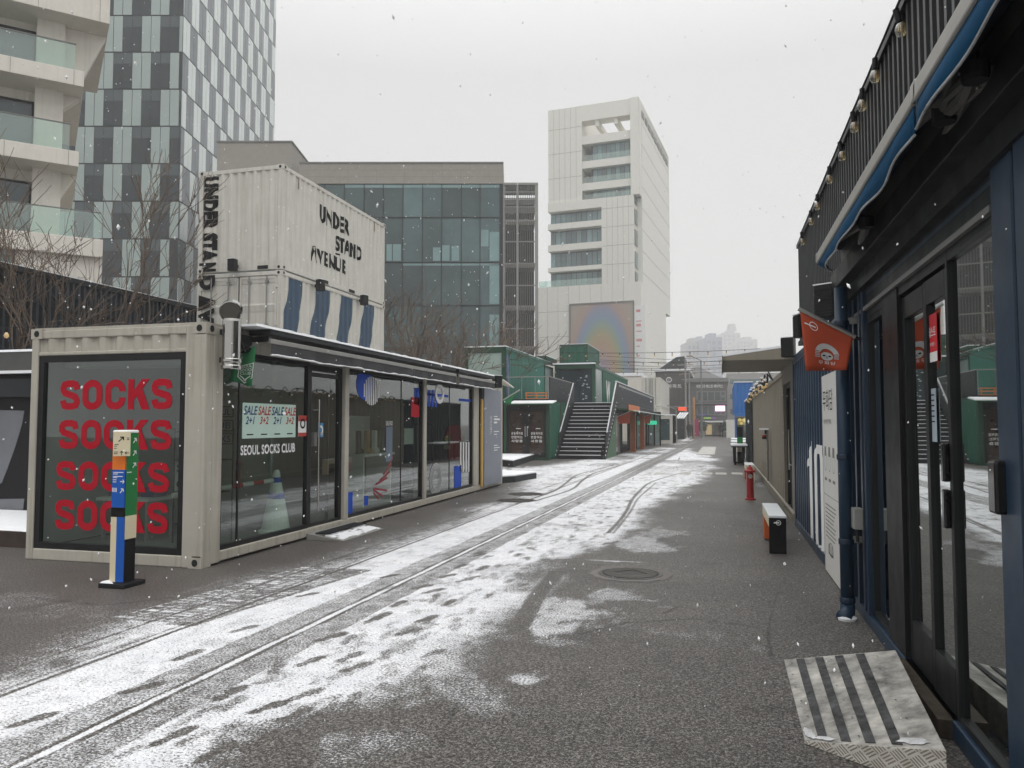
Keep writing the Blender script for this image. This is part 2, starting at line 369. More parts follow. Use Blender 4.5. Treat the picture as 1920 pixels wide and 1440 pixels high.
def ground():
    xs = [-700, -350, -160, -80, -45, -28, -18, -13]
    xs += list(np.arange(-10.5, -6.5, .06)) + list(np.arange(-6.5, 1.3, .0175)) + list(np.arange(1.3, 3, .1)) + [4, 6, 10, 18, 30, 60, 140, 350, 700]
    ys = [-60, -30, -14, -7, -3, 0, 1.2]; y, st = 1.8, .022
    while y < 75: ys.append(y); y += st; st = max(.022, y * .0056)
    ys += [80, 90, 110, 140, 200, 300, 450, 700, 1100, 1600]
    X, Y = np.meshgrid(np.array(xs, float), np.array(ys, float)); nx, ny = len(xs), len(ys)
    ry, rx = yline([(470, 1439), (640, 1345), (790, 1300), (880, 1250), (905, 1205), (960, 1178), (1000, 1130), (1040, 1078), (1085, 1050), (1150, 1018),
                    (1205, 992), (1215, 960), (1290, 925), (1325, 900), (1352, 880), (1345, 858), (1300, 845), (1290, 832)])
    ly, lx = yline([(0, 1235), (150, 1165), (300, 1128), (430, 1085), (560, 1056), (680, 1018), (780, 985), (850, 952), (905, 940), (950, 912), (955, 880), (1120, 855), (1230, 838)])
    XR = np.interp(Y, ry, rx); XL = np.interp(Y, ly, lx)
    n1 = fnoise(X * .9, Y * .55, 3); n2 = fnoise(X * 3.1, Y * 1.9, 4); n3 = fnoise(X * 11, Y * 5, 5, 3)
    wob = (n1 - .5) * .9 + (n2 - .5) * .55
    R_ = smooth(.36, -.50, X - XR + wob * .75); L_ = smooth(-.40, 1.0, X - XL + wob * .7)
    m = np.minimum(R_, L_) * .92
    m *= 1 - .22 * smooth(.52, .75, n2) - .28 * smooth(.56, .72, n3)
    m = m * (1 - .5 * smooth(20, 42, Y) * smooth(.45, .6, n1))
    m *= 1 - .65 * smooth(45, 60, Y) * smooth(.40, .62, n1 + .25 * (n2 - .5))
    # thin drifts at the left kerb and patches on the bare right half: (x, y) pixel, half length, half width, strength
    for px, py, lx_, ly_, s_ in [(988, 1273, .20, .20, .72), (1045, 1150, .62, .8, .70), (1150, 1115, .45, .38, .56), (1110, 1130, .2, .3, .5), (1060, 1205, .36, .16, .45),
                                 (1205, 1125, .18, .10, .5), (1290, 1190, .55, .20, .30), (1420, 1215, .10, .16, .32), (1245, 1137, .1, .07, .4),
                                 (1320, 938, .5, .5, .35), (1190, 1020, .7, .9, .6), (1225, 1000, .5, .9, .5), (860, 1300, .5, .4, .5), (700, 1390, .5, .35, .45), (1150, 1052, .5, .05, .75), (1000, 880, 1.5, 2.6, .8), (1080, 905, 1.4, 2.6, .7),
                                 (1420, 975, .3, 1.0, .25), (1420, 905, .14, 2.5, .45), (30, 1130, .9, .35, .3), (150, 1150, 1.2, .4, .25)]:
        cx, cy = gpt(px, py); d = np.sqrt(((X - cx) / lx_) ** 2 + ((Y - cy) / ly_) ** 2) + (n2 - .5) * 1.5 + (n3 - .5) * .9
        m = np.maximum(m, s_ * smooth(1.1, .35, d))
    # packed clean snow strip beside the drain
    XD = -3.20 + .0150 * (Y - 3)
    m = np.maximum(m, .93 * smooth(-1.25, -.85, X - XD + wob * .3) * smooth(.0, -.2, X - XD) * smooth(44, 30, Y) * (1 - .15 * smooth(.5, .7, n3)))
    # stamped letter blocks in the strip along the shop
    sx, sy = gpt(235, 1165); ex, ey = gpt(600, 1064)
    sxl = sx + (ex - sx) * (Y - sy) / (ey - sy) - .20; strip = smooth(-.04, .02, X - sxl) * smooth(.86, .80, X - sxl) * (Y > sy) * (Y < ey)
    m = np.where(strip > .5, np.minimum(m, .30 + .25 * n3), m)
    for k in range(30):
        for j in range(4):
            r = np.random.default_rng(900 + k * 7 + j)
            y0 = sy + (ey - sy) * (k / 30); xl = sx + (ex - sx) * (k / 30) - .20 + j * .205
            if r.random() < .16: continue
            hh = (ey - sy) / 30 * .40; a = np.abs(Y - y0 - hh); b = np.abs(X - xl - .08)
            blk = smooth(hh * 1.1, hh * 1.1 - .02, a) * smooth(.095, .075, b)
            gap = smooth(.018, .008, np.abs(X - xl - .03 - r.random() * .1)) * (a < hh * .8) if r.random() < .7 else 0
            gap2 = smooth(.015, .006, np.abs(Y - y0 - hh * (.4 + r.random()))) * (b < .06) if r.random() < .6 else 0
            m = np.maximum(m, (.70 + .25 * r.random()) * blk * (1 - np.maximum(gap, gap2)))
    # dark seams of the paving strip and the slot drain
    for px, py, w, s_ in [(440, 1142, .016, .85), (295, 1162, .014, .55), (620, 1070, .01, .4)]:
        cx, cy = gpt(px, py); m *= 1 - s_ * smooth(w * 1.6, w * .6, np.abs(X - cx - .015 * (Y - cy) + .01 * (n2 - .5)))
    dd = X - XD; ad = np.abs(dd)
    band = (ad < .30 + .03 * (n1 - .5)) & (Y < 90)
    m = np.where(band, np.minimum(m, .60 + .30 * (n3 - .5) + .12 * (n2 - .5)), m)
    m = np.where(band & (dd > .13), m * .9, m)
    m = np.where((ad < .024), .97, m); m = np.where((ad > .026) & (ad < .056), .05 + .25 * (n3 > .56), m)
    far = smooth(.45, .3, ad) * smooth(22, 30, Y); m = m * (1 - far * .35)
    # trodden footprints: sole and heel, roughly along the street
    def foot(px, py, th=0, sc=1.0, dep=.95, world=None):
        dep = dep * .72
        cx, cy = world or gpt(px, py)
        if cy > 30: return
        near = (np.abs(Y - cy) < .35) & (np.abs(X - cx) < .35); x, y = X[near] - cx, Y[near] - cy
        sc = sc * .92; c, s = math.cos(th), math.sin(th); u = (c * x + s * y) / sc; v = (-s * x + c * y) / sc
        d = np.minimum(np.sqrt((u / .050) ** 2 + ((v - .06) / .095) ** 2), np.sqrt((u / .038) ** 2 + ((v + .085) / .062) ** 2))
        d = np.minimum(d, np.sqrt((u / .030) ** 2 + (v / .12) ** 2))
        m[near] = m[near] * (1 - dep * smooth(1.12, .85, d + (n3[near] - .5) * .5))
    r = random.Random(5)
    for px, py in [(322, 1381), (432, 1299), (503, 1326), (497, 1388), (553, 1340), (582, 1240), (622, 1194), (668, 1251), (655, 1232), (700, 1161), (715, 1155), (748, 1132), (793, 1100),
                   (352, 1228), (458, 1179), (576, 1115), (765, 1185), (800, 1160), (838, 1080), (812, 1108), (862, 1062), (900, 1040), (870, 1088), (842, 1130), (905, 1065), (60, 1350), (265, 1290), (640, 1045), (730, 1080),
                   (405, 1410), (560, 1425)]:
        foot(px, py, RAD(-14 + r.uniform(-12, 12)), r.uniform(.95, 1.12), r.uniform(.7, .98))
    for k in range(130):
        Yk = r.uniform(3.2, 30); side = r.random()
        Xk = (-3.2 + .015 * (Yk - 3)) + (r.gauss(.75, .33) if side < .62 else r.gauss(1.3, .6) if side < .85 else r.gauss(-1.4, .35))
        foot(0, 0, RAD(r.gauss(-6, 16)), r.uniform(.8, 1.05), r.uniform(.25, .75), (Xk, Yk))
    # wheel tracks
    def track(pts, w=.035, dep=.85):
        P = [gpt(*p) for p in pts]; py_ = np.array([p[1] for p in P]); px_ = np.array([p[0] for p in P]); o = np.argsort(py_)
        yy = np.linspace(py_.min(), py_.max(), 60); xx = np.interp(yy, py_[o], px_[o]); xx = np.convolve(np.pad(xx, 4, 'edge'), np.ones(9) / 9, 'valid')
        xc = np.interp(Y, yy, xx); inside = (Y > yy[0]) & (Y < yy[-1])
        m[inside] = m[inside] * (1 - dep * smooth(w * 1.5, w * .7, np.abs(X - xc) + .012 * (n3 - .5))[inside])
    track([(960, 1190), (1000, 1120), (1042, 1070)], .05, .7); track([(985, 1180), (1022, 1110), (1060, 1068)], .025, .6)
    track([(1140, 1000), (1172, 965), (1185, 935), (1215, 905), (1270, 888), (1330, 878)], .03, .6); track([(1150, 1000), (1182, 960), (1195, 935), (1230, 905)], .02, .5)
    track([(965, 945), (1040, 922), (1062, 905), (1080, 890), (1150, 872), (1190, 866)], .035, .6); track([(1000, 940), (1075, 918), (1090, 902), (1110, 888), (1165, 872)], .035, .6)
    m = np.clip(m, 0, 1)
    # smoother paving beside the shop
    pave = smooth(.25, -.25, X - XL + .1 * (n1 - .5)) * smooth(22, 20, Y)
    crack = np.zeros_like(X)
    for pts, w in [([(1085, 1190), (1170, 1168), (1300, 1160), (1390, 1172)], .010), ([(1245, 1150), (1290, 1128), (1365, 1125), (1420, 1140)], .007), ([(1000, 1050), (1080, 1056), (1160, 1062)], .008),
                   ([(880, 1270), (860, 1310), (840, 1360), (828, 1400)], .009), ([(1470, 1090), (1455, 1120), (1440, 1180), (1445, 1230)], .006), ([(1240, 1010), (1330, 1000), (1430, 1010)], .006), ([(60, 1120), (190, 1135), (330, 1120)], .007)]:
        P = [gpt(*p) for p in pts]
        for (x0, y0), (x1, y1) in zip(P, P[1:]):
            dx, dy = x1 - x0, y1 - y0; l2 = dx * dx + dy * dy; tt = np.clip(((X - x0) * dx + (Y - y0) * dy) / l2, 0, 1)
            d = np.sqrt((X - x0 - tt * dx) ** 2 + (Y - y0 - tt * dy) ** 2) + .03 * (n2 - .5) + .02 * (n3 - .5); crack = np.maximum(crack, smooth(w * 2.2, w * .6, np.abs(d)))
    me = bpy.data.meshes.new('ground'); V = np.stack([X.ravel(), Y.ravel(), np.zeros(X.size)], 1)
    i = np.arange(nx * ny).reshape(ny, nx); Q = np.stack([i[:-1, :-1].ravel(), i[:-1, 1:].ravel(), i[1:, 1:].ravel(), i[1:, :-1].ravel()], 1)
    me.vertices.add(len(V)); me.vertices.foreach_set('co', V.ravel()); me.loops.add(Q.size); me.loops.foreach_set('vertex_index', Q.ravel().astype(np.int32))
    me.polygons.add(len(Q)); me.polygons.foreach_set('loop_start', np.arange(0, Q.size, 4, dtype=np.int32)); me.update(calc_edges=True)
    for nm, arr in (('snow_cover', m), ('paving', pave), ('crack', crack)):
        a = me.attributes.new(nm, 'FLOAT', 'POINT'); a.data.foreach_set('value', arr.ravel().astype(np.float32))
    o = bpy.data.objects.new('ground', me); COL.objects.link(o); settag(o, kind='structure')
    mt = bpy.data.materials.new('asphalt_with_snow'); mt.use_nodes = True; t = mt.node_tree; b = t.nodes['Principled BSDF']; N = t.nodes.new; L = t.links.new
    tc = N('ShaderNodeTexCoord')
    def nz(sc, det=4, rough=.6):
        n = N('ShaderNodeTexNoise'); n.inputs['Scale'].default_value = sc; n.inputs['Detail'].default_value = det; n.inputs['Roughness'].default_value = rough; L(tc.outputs['Object'], n.inputs['Vector']); return n.outputs['Fac']
    def ramp(src, p0, c0, p1, c1):
        q = N('ShaderNodeValToRGB'); q.color_ramp.elements[0].position = p0; q.color_ramp.elements[1].position = p1
        q.color_ramp.elements[0].color = tuple(c0) + (1,); q.color_ramp.elements[1].color = tuple(c1) + (1,); L(src, q.inputs[0]); return q.outputs[0]
    def mixc(f, a, b_, bt='MIX'):
        q = N('ShaderNodeMix'); q.data_type = 'RGBA'; q.blend_type = bt
        if isinstance(f, float): q.inputs['Factor'].default_value = f
        else: L(f, q.inputs['Factor'])
        L(a, q.inputs['A']); L(b_, q.inputs['B']); return q.outputs['Result']
    vo = N('ShaderNodeTexVoronoi'); vo.inputs['Scale'].default_value = 115; L(tc.outputs['Object'], vo.inputs['Vector'])
    sp = N('ShaderNodeSeparateColor'); L(vo.outputs['Color'], sp.inputs[0])
    chips = ramp(sp.outputs[0], .42, (.026, .024, .022), .78, (.30, .285, .27))
    fine = ramp(nz(210, 3, .8), .40, (.030, .028, .026), .62, (.22, .21, .195))
    asp = mixc(.38, chips, fine); clump = ramp(nz(48, 3, .6), .46, (.62, .61, .60), .54, (1.32, 1.31, 1.30)); asp = mixc(1.0, asp, clump, 'MULTIPLY'); big = ramp(nz(.55, 6), .3, (.62, .61, .60), .75, (1.0, .985, .97)); asp = mixc(1.0, asp, big, 'MULTIPLY')
    at2 = N('ShaderNodeAttribute'); at2.attribute_name = 'paving'
    pav = ramp(nz(95, 4, .8), .42, (.045, .041, .038), .60, (.205, .19, .18)); pav = mixc(1.0, mixc(1.0, pav, big, 'MULTIPLY'), clump, 'MULTIPLY'); asp = mixc(at2.outputs['Fac'], asp, pav)
    at3 = N('ShaderNodeAttribute'); at3.attribute_name = 'crack'; asp = mixc(1.0, asp, ramp(at3.outputs['Fac'], 0, (1, 1, 1), 1, (.35, .34, .33)), 'MULTIPLY')
    stain = ramp(nz(1.7, 4, .5), .60, (1, 1, 1), .72, (.70, .69, .68)); asp = mixc(1.0, asp, stain, 'MULTIPLY')
    at = N('ShaderNodeAttribute'); at.attribute_name = 'snow_cover'
    def mth(op, a, b_=None, c=None):
        q = N('ShaderNodeMath'); q.operation = op
        for k, x in enumerate((a, b_, c)):
            if x is None: continue
            if isinstance(x, (int, float)): q.inputs[k].default_value = x
            else: L(x, q.inputs[k])
        return q.outputs[0]
    g1 = nz(62, 5, .8); g2 = nz(9, 5, .6)
    k = mth('ADD', mth('MULTIPLY', mth('SUBTRACT', g1, .5), 3.3), mth('MULTIPLY', mth('SUBTRACT', g2, .5), .55))
    e = mth('ADD', mth('MULTIPLY', at.outputs['Fac'], 1.17), mth('MULTIPLY', k, 1.30))
    mr = N('ShaderNodeMapRange'); mr.interpolation_type = 'SMOOTHSTEP'; mr.inputs['From Min'].default_value = .46; mr.inputs['From Max'].default_value = 1.0; L(e, mr.inputs['Value'])
    gate = mth('MINIMUM', mth('MULTIPLY', at.outputs['Fac'], 5.0), 1.0); fac = mth('MULTIPLY', mth('MULTIPLY', mr.outputs[0], gate), .95)
    snc = ramp(nz(3, 5), .3, (.74, .75, .78), .7, (.90, .90, .92))
    L(mixc(fac, asp, snc), b.inputs['Base Color'])
    rg = N('ShaderNodeMapRange'); rg.inputs['To Min'].default_value = .50; rg.inputs['To Max'].default_value = .85; L(fac, rg.inputs['Value']); L(rg.outputs[0], b.inputs['Roughness'])
    b.inputs['Specular IOR Level'].default_value = .35
    hgt = mth('ADD', mth('MULTIPLY', vo.outputs['Distance'], -.35), mth('ADD', mth('MULTIPLY', fac, .8), mth('MULTIPLY', g1, .35)))
    bp = N('ShaderNodeBump'); bp.inputs['Strength'].default_value = .55; bp.inputs['Distance'].default_value = .012; L(hgt, bp.inputs['Height']); L(bp.outputs[0], b.inputs['Normal'])
    me.materials.append(mt)
ground()
# painted road markings far down the street
m = MB()
for px in (1237, 1285, 1325, 1352, 1382):
    p = gZ(px, 888); m.box(p.x - .17, p.x + .17, p.y - .5, p.y + .5, .002, .006)
a, b_, c_, d_ = gZ(1306, 852), gZ(1340, 852), gZ(1347, 838), gZ(1318, 838)
m.box(a.x, b_.x, a.y, c_.y, .002, .006)
m.build('road_marking', mat('worn_white_marking', (.45, .44, .41), .8, var=.3, scale=4), kind='structure')

# ================================================================== BUILDINGS BEHIND
def panes(par, F, quads, mat_, name='window', limit=100):
    """quads (a0,a1,b0,b1,c): the largest ones each a part, the rest of them one part"""
    q = sorted(quads, key=lambda r: -(r[1] - r[0]) * (r[3] - r[2]))
    for r in q[:limit]: MB(F).box(r[0], r[1], r[2], r[3], r[4] - .04, r[4]).build(name, mat_, par)
    if q[limit:]:
        m = MB(F)
        for r in q[limit:]: m.box(r[0], r[1], r[2], r[3], r[4] - .04, r[4])
        m.build(name, mat_, par, kind='stuff')
UD = RGT.copy(); VD = HD.copy()                 # the office blocks stand square to each other, 15 degrees off the street
# ---- glass tower with chequered cladding
def glass_tower():
    D = 76.0; c = gD(338, 300, D); x0 = c.x; y0 = c.y; FL = 3.82
    zt = 66.0
    t = thing('glass_tower', 'tall office tower clad in a chequer of pale and dark glass panels', 'tower', (c.x, c.y, 0))
    FL_ = Fr((c.x, c.y, 0), -UD, (0, 0, 1)); FLf = Fr(Vector((c.x, c.y, 0)) - UD * 40, UD, (0, 0, 1))     # left face, a from left end, 40 m wide
    FRf = Fr((c.x, c.y, 0), VD, (0, 0, 1))                                                                # right face, a runs away, 30 m
    zb = gD(338, 448, D).z - FL * 3
    m = MB(Fr((c.x, c.y, 0), UD, VD)); m.box(-40, -.05, .05, 29.8, 0, zt); m.build('wall', CHAR, t)
    lights = MB(FLf); darks = []; seam = MB(FLf)
    rows = int((zt - zb) / FL)
    w = .95
    for r in range(rows):
        z0 = zb + r * FL; ph = (rows - r) * .87
        # groups of two pale and two dark panels, sliding by a little under one panel each storey
        k = -3
        while k * w < 44:
            g0 = 40 - (k * w) - ph % (4 * w); kind = (k // 2) % 2; a1 = g0; a0 = g0 - w; k += 1
            a0c, a1c = max(0, a0), min(40 - .02, a1)
            if a1c - a0c < .08: continue
            if kind == 0: lights.box(a0c + .03, a1c - .03, z0 + .07, z0 + FL - .07, -.02, .03)
            else: darks.append((a0c + .02, a1c - .02, z0 + .07, z0 + FL - 1.25, .02)); seam.box(a0c + .02, a1c - .02, z0 + FL - 1.2, z0 + FL - .07, -.02, .015)
    lights.build('pale_panel', PANEL_L, t, kind='stuff')
    vis = [q for q in darks if q[0] > 18]; rest = [q for q in darks if q[0] <= 18]
    panes(t, FLf, vis + rest, PANEL_D, 'window', 50); seam.build('spandrel', mat('dark_spandrel', (.055, .07, .075), .2, var=.1, scale=.4), t, kind='stuff')
    lights = MB(FRf); greys = []; pw = .92
    for r in range(rows):
        z0 = zb + r * FL; ph = ((rows - r) * 1.55) % (4 * pw)
        k = -4
        while k * pw < 33:
            a0 = k * pw + ph; a1 = a0 + pw; kind = (k // 2) % 2; k += 1
            a0c, a1c = max(.02, a0), min(29.8, a1)
            if a1c - a0c < .08: continue
            if kind == 0: lights.box(a0c + .03, a1c - .03, z0 + .07, z0 + FL - .07, -.02, .03)
            else: greys.append((a0c + .02, a1c - .02, z0 + .07, z0 + FL - .07, .02))
    lights.build('pale_panel', PANEL_SKY, t, kind='stuff'); panes(t, FRf, sorted(greys, key=lambda q: (q[2] > 40, q[0])), PANEL_G, 'window', 50)
    mm = MB(Fr((c.x, c.y, 0), UD, VD)); mm.box(-40, 0.3, -.3, 29, zb - 5.2, zb - .1); mm.build('base_wall', mat('dark_plinth', (.05, .052, .05), .7), t)
glass_tower()
# ---- white apartment block with balconies
def apartment():
    VPx = 3300; th = math.atan((VPx - CXP) / F_PX); d = RGT * math.sin(th) + HD * math.cos(th)
    D = 29.0; base = gD(148, 284, D); nrm = -d.cross(Vector((0, 0, 1)))    # towards the viewer
    F = Fr((base.x, base.y, 0), d, (0, 0, 1)); 
    if F.n.dot(CAM - base) < 0: F = Fr((base.x, base.y, 0), d, (0, 0, 1)); F.n = -F.n
    t = thing('apartment_block', 'cream stone apartment block with glass balcony rails, cut off by the left edge', 'apartment block', (base.x, base.y, 0))
    # slab levels from the picture: fascia top heights at the corner a = 0
    def zat(px, py): return gD(px, py, D).z
    FB = [(zat(148, 284), zat(148, 313), 0.0), (zat(151, 133), zat(151, 162), .1), (zat(160, 444), zat(160, 478), .9), (zat(196, 0) + .7, zat(196, 33), .92)]
    body = MB(F); body.box(-16, -.9, 0, FB[3][0] + 2, -9, -1.6); body.build('wall', PALE, t)
    for k, (zt, zb, ax) in enumerate(FB):
        s = MB(F); s.box(-16, ax, zb, zt, -7.5, 0); s.build('balcony_slab', PALE, t, bev=.02)
        j = MB(F)
        for a in (-.35, -2.4, -4.5): j.box(ax + a, ax + a + .018, zb + .01, zt - .01, .001, .006)
        j.build('panel_joint', STONE, t)
        if k < 3:
            e = ax - .32 if k < 2 else ax - .1
            MB(F).box(-14, e, zt + .03, zt + 1.06, -.22, -.20).build('balcony_rail', GLASS_RAIL, t)
            MB(F).box(-14, e + .03, zt + 1.06, zt + 1.10, -.24, -.18).build('handrail', GREYF, t)
    for zt, zb in ((FB[1][0], FB[3][1]), (FB[0][0], FB[1][1]), (FB[2][0], FB[0][1])):
        p = MB(F); p.box(-1.5, -.55, zt, zb, -1.62, -.95); p.build('pier', PALE, t)
        wz1 = zt + (zb - zt) * .80
        f = MB(F); f.bars(-8.6, -1.53, zt + .05, wz1 + .1, .07, -1.6, -1.5); f.box(-3.6, -3.52, zt + .1, wz1, -1.58, -1.5); fw = f.build('window', BLACKM, t)
        MB(F).box(-8.5, -1.6, zt + .1, wz1, -1.598, -1.56).build('pane', mat('balcony_window_glass', (.05, .075, .085), .08, var=.5, scale=.5, spec=.8), fw)
        MB(F).box(-1.2, -.95, zb - .55, zb - .45, -1.2, -1.12).build('wall_lamp', BLACKM, t)
    # solid lower storey with a strip window
    lo = MB(F); lo.box(-16, .9, 0, FB[2][1], -7, -.25); lo.build('lower_wall', PALE, t)
    j = MB(F); j.box(-16, .9, FB[2][1] - 1.1, FB[2][1] - 1.08, -.25, -.243); j.box(-.55, -.53, 0, FB[2][1], -.25, -.243); j.build('panel_joint', STONE, t)
    wz = zat(60, 458); f = MB(F); f.bars(-9, -1.95, wz - 1.2, wz, .07, -.25, -.18); wf = f.build('window', BLACKM, t)
    MB(F).box(-8.93, -2.02, wz - 1.13, wz - .07, -.25, -.20).build('pane', TGLASS, wf)
    # sloping bracket under the cut-back upper slabs
    for k in (1, 0):
        zt, zb, ax = FB[k]
        MB(F).prism([(-.55, zb - .001), (ax - .05, zb - .001), (-.55, zb - 1.0 * (.6 if k else 1))], -1.6, -1.2).build('soffit_bracket', PALE, t)
    b = FB[3][1]; MB(F).prism([(-.55, b - .001), (.88, b - .001), (.12, b - 1.9), (-.55, b - 1.9)], -1.65, -1.25).build('soffit_bracket', PALE, t)
apartment()
# ---- stone and glass office block with a slatted stair screen
def office():
    D = 70.0; P = lambda px, py: gD(px, py, D)
    l = P(575, 306); F = Fr((l.x, l.y, 0), UD, (0, 0, 1))
    A = lambda px, py=450: (P(px, py) - F.o).dot(UD)
    t = thing('office_block', 'office block of green curtain glass under a grey stone parapet', 'office building', (l.x, l.y, 0))
    zt = P(760, 307).z; zg = P(760, 345).z; z1, z2, z3, z4 = [P(760, y).z for y in (408, 492, 573, 652)]
    a0, a1 = A(560), A(941)
    b = MB(F); b.box(A(404), a1 - .05, 0, zg, -25, -.12); b.build('core_wall', CURT, t)
    s = MB(F); s.box(a0, A(944), zg, zt, -24, .12); s.build('stone_parapet', STONE, t)
    j = MB(F); h = (zt - zg) / 3
    for k in (1, 2): j.box(a0, A(944), zg + h * k - .012, zg + h * k + .012, .12, .126)
    rr = random.Random(2)
    for k in range(3):
        a = a0 + rr.random() * 2
        while a < A(944) - .5: j.box(a, a + .022, zg + h * k, zg + h * (k + 1), .12, .126); a += 2.6
    j.build('stone_joint', mat('stone_joint', (.17, .16, .145), .8), t)
    MB(F).box(a0, A(944), zt, zt + .12, -24, .2).build('coping', GREYF, t)
    cols = [A(x) for x in (572, 608, 645, 682, 718, 755, 792, 828, 865, 900, 937)]; lv = [z4 - 9, z4 - 4.2, z4, z3, z2, z1, zg]
    qs = []; r = random.Random(4)
    for a, b_ in zip(cols, cols[1:]):
        for c, d in zip(lv, lv[1:]): qs.append((a + .03, b_ - .03, c + .04, d - .04, 0.0))
    panes(t, F, qs, pane_random(mat('curtain_wall_glass', (.048, .080, .082), .06, var=.5, scale=.12, spec=.5, bump=.0), .55, 1.7), 'window')
    lt = []                                     # blinds, and lit ceilings whose light is put into a pale colour
    for x0, x1, y0, y1 in [(725, 735, 458, 489), (737, 752, 458, 489), (812, 826, 464, 489), (829, 843, 460, 489), (847, 861, 461, 489), (902, 916, 431, 462), (918, 937, 435, 489),
                           (918, 937, 495, 570), (918, 937, 590, 648), (755, 937, 494, 498), (645, 937, 346, 352)]:
        lt.append((A(x0), A(x1), P(800, y1).z, P(800, y0).z, .02))
    panes(t, F, lt, CURTL, 'blind_and_lit_ceiling')
    mu = MB(F)
    for a in cols: mu.box(a - .03, a + .03, lv[0], zg, 0, .09)
    for z in lv: mu.box(cols[0], cols[-1], z - .04, z + .04, 0, .09)
    mu.box(a1 - .14, A(943), 0, zg, -1, .12); mu.build('mullion', CHAR, t)
    # roof-top stone block
    pb = MB(F); q0, q1 = A(400), A(541); zz = P(470, 263).z
    pb.box(q0, q1, zg + .5, zz, -17, -.5); pb.build('roof_block', STONE, t); MB(F).box(q0 - .1, q1 + .1, zz, zz + .12, -17.1, -.4).build('coping', GREYF, t)
    MB(F).tube([(q1 + .15, zg + 1, -5), (q1 + .15, zz - 1.2, -5)], .1).build('roof_pipe', ALUP, t)
    # slatted screen in front of the open stair
    k0, k1 = A(946), A(1003); zs = P(975, 345).z; sc = MB(F)
    MB(F).box(k0, k1, 0, zs - 3.2, -5, -2.4).build('stair_core', mat('dark_stair', (.045, .042, .042), .8, var=.5, scale=.4), t)
    for a in (k0 - .14, A(970) - .08, k1): sc.box(a, a + .16, 0, zs, -.1, .06)
    sc.box(k1 + .16, A(1009), 0, zs, -3.2, .06); sc.box(k0 - .14, A(1009), zs - .1, zs + .1, -3.2, .1)
    for y in (360, 372, 388, 413, 453, 494, 535, 574, 616, 650): z = P(975, y).z; sc.box(k0, k1, z - .05, z + .05, -.08, .02)
    for y in (372, 388): z = P(975, y).z; sc.box(k0, k1, z - .5, z, -3, -.3)
    sc.build('screen_frame', ALUP, t)
    for y in (413, 494, 574, 650): z = P(975, y).z; MB(F).box(k0, k1, z - .35, z, -2.4, -.3).build('landing', STONE, t)
    n = 14
    for k in range(n):
        a = k0 + (k1 - k0) * (k + .5) / n; MB(F).box(a - .025, a + .025, 0, zs, -.03, .05).build('slat', GREYF, t)
office()
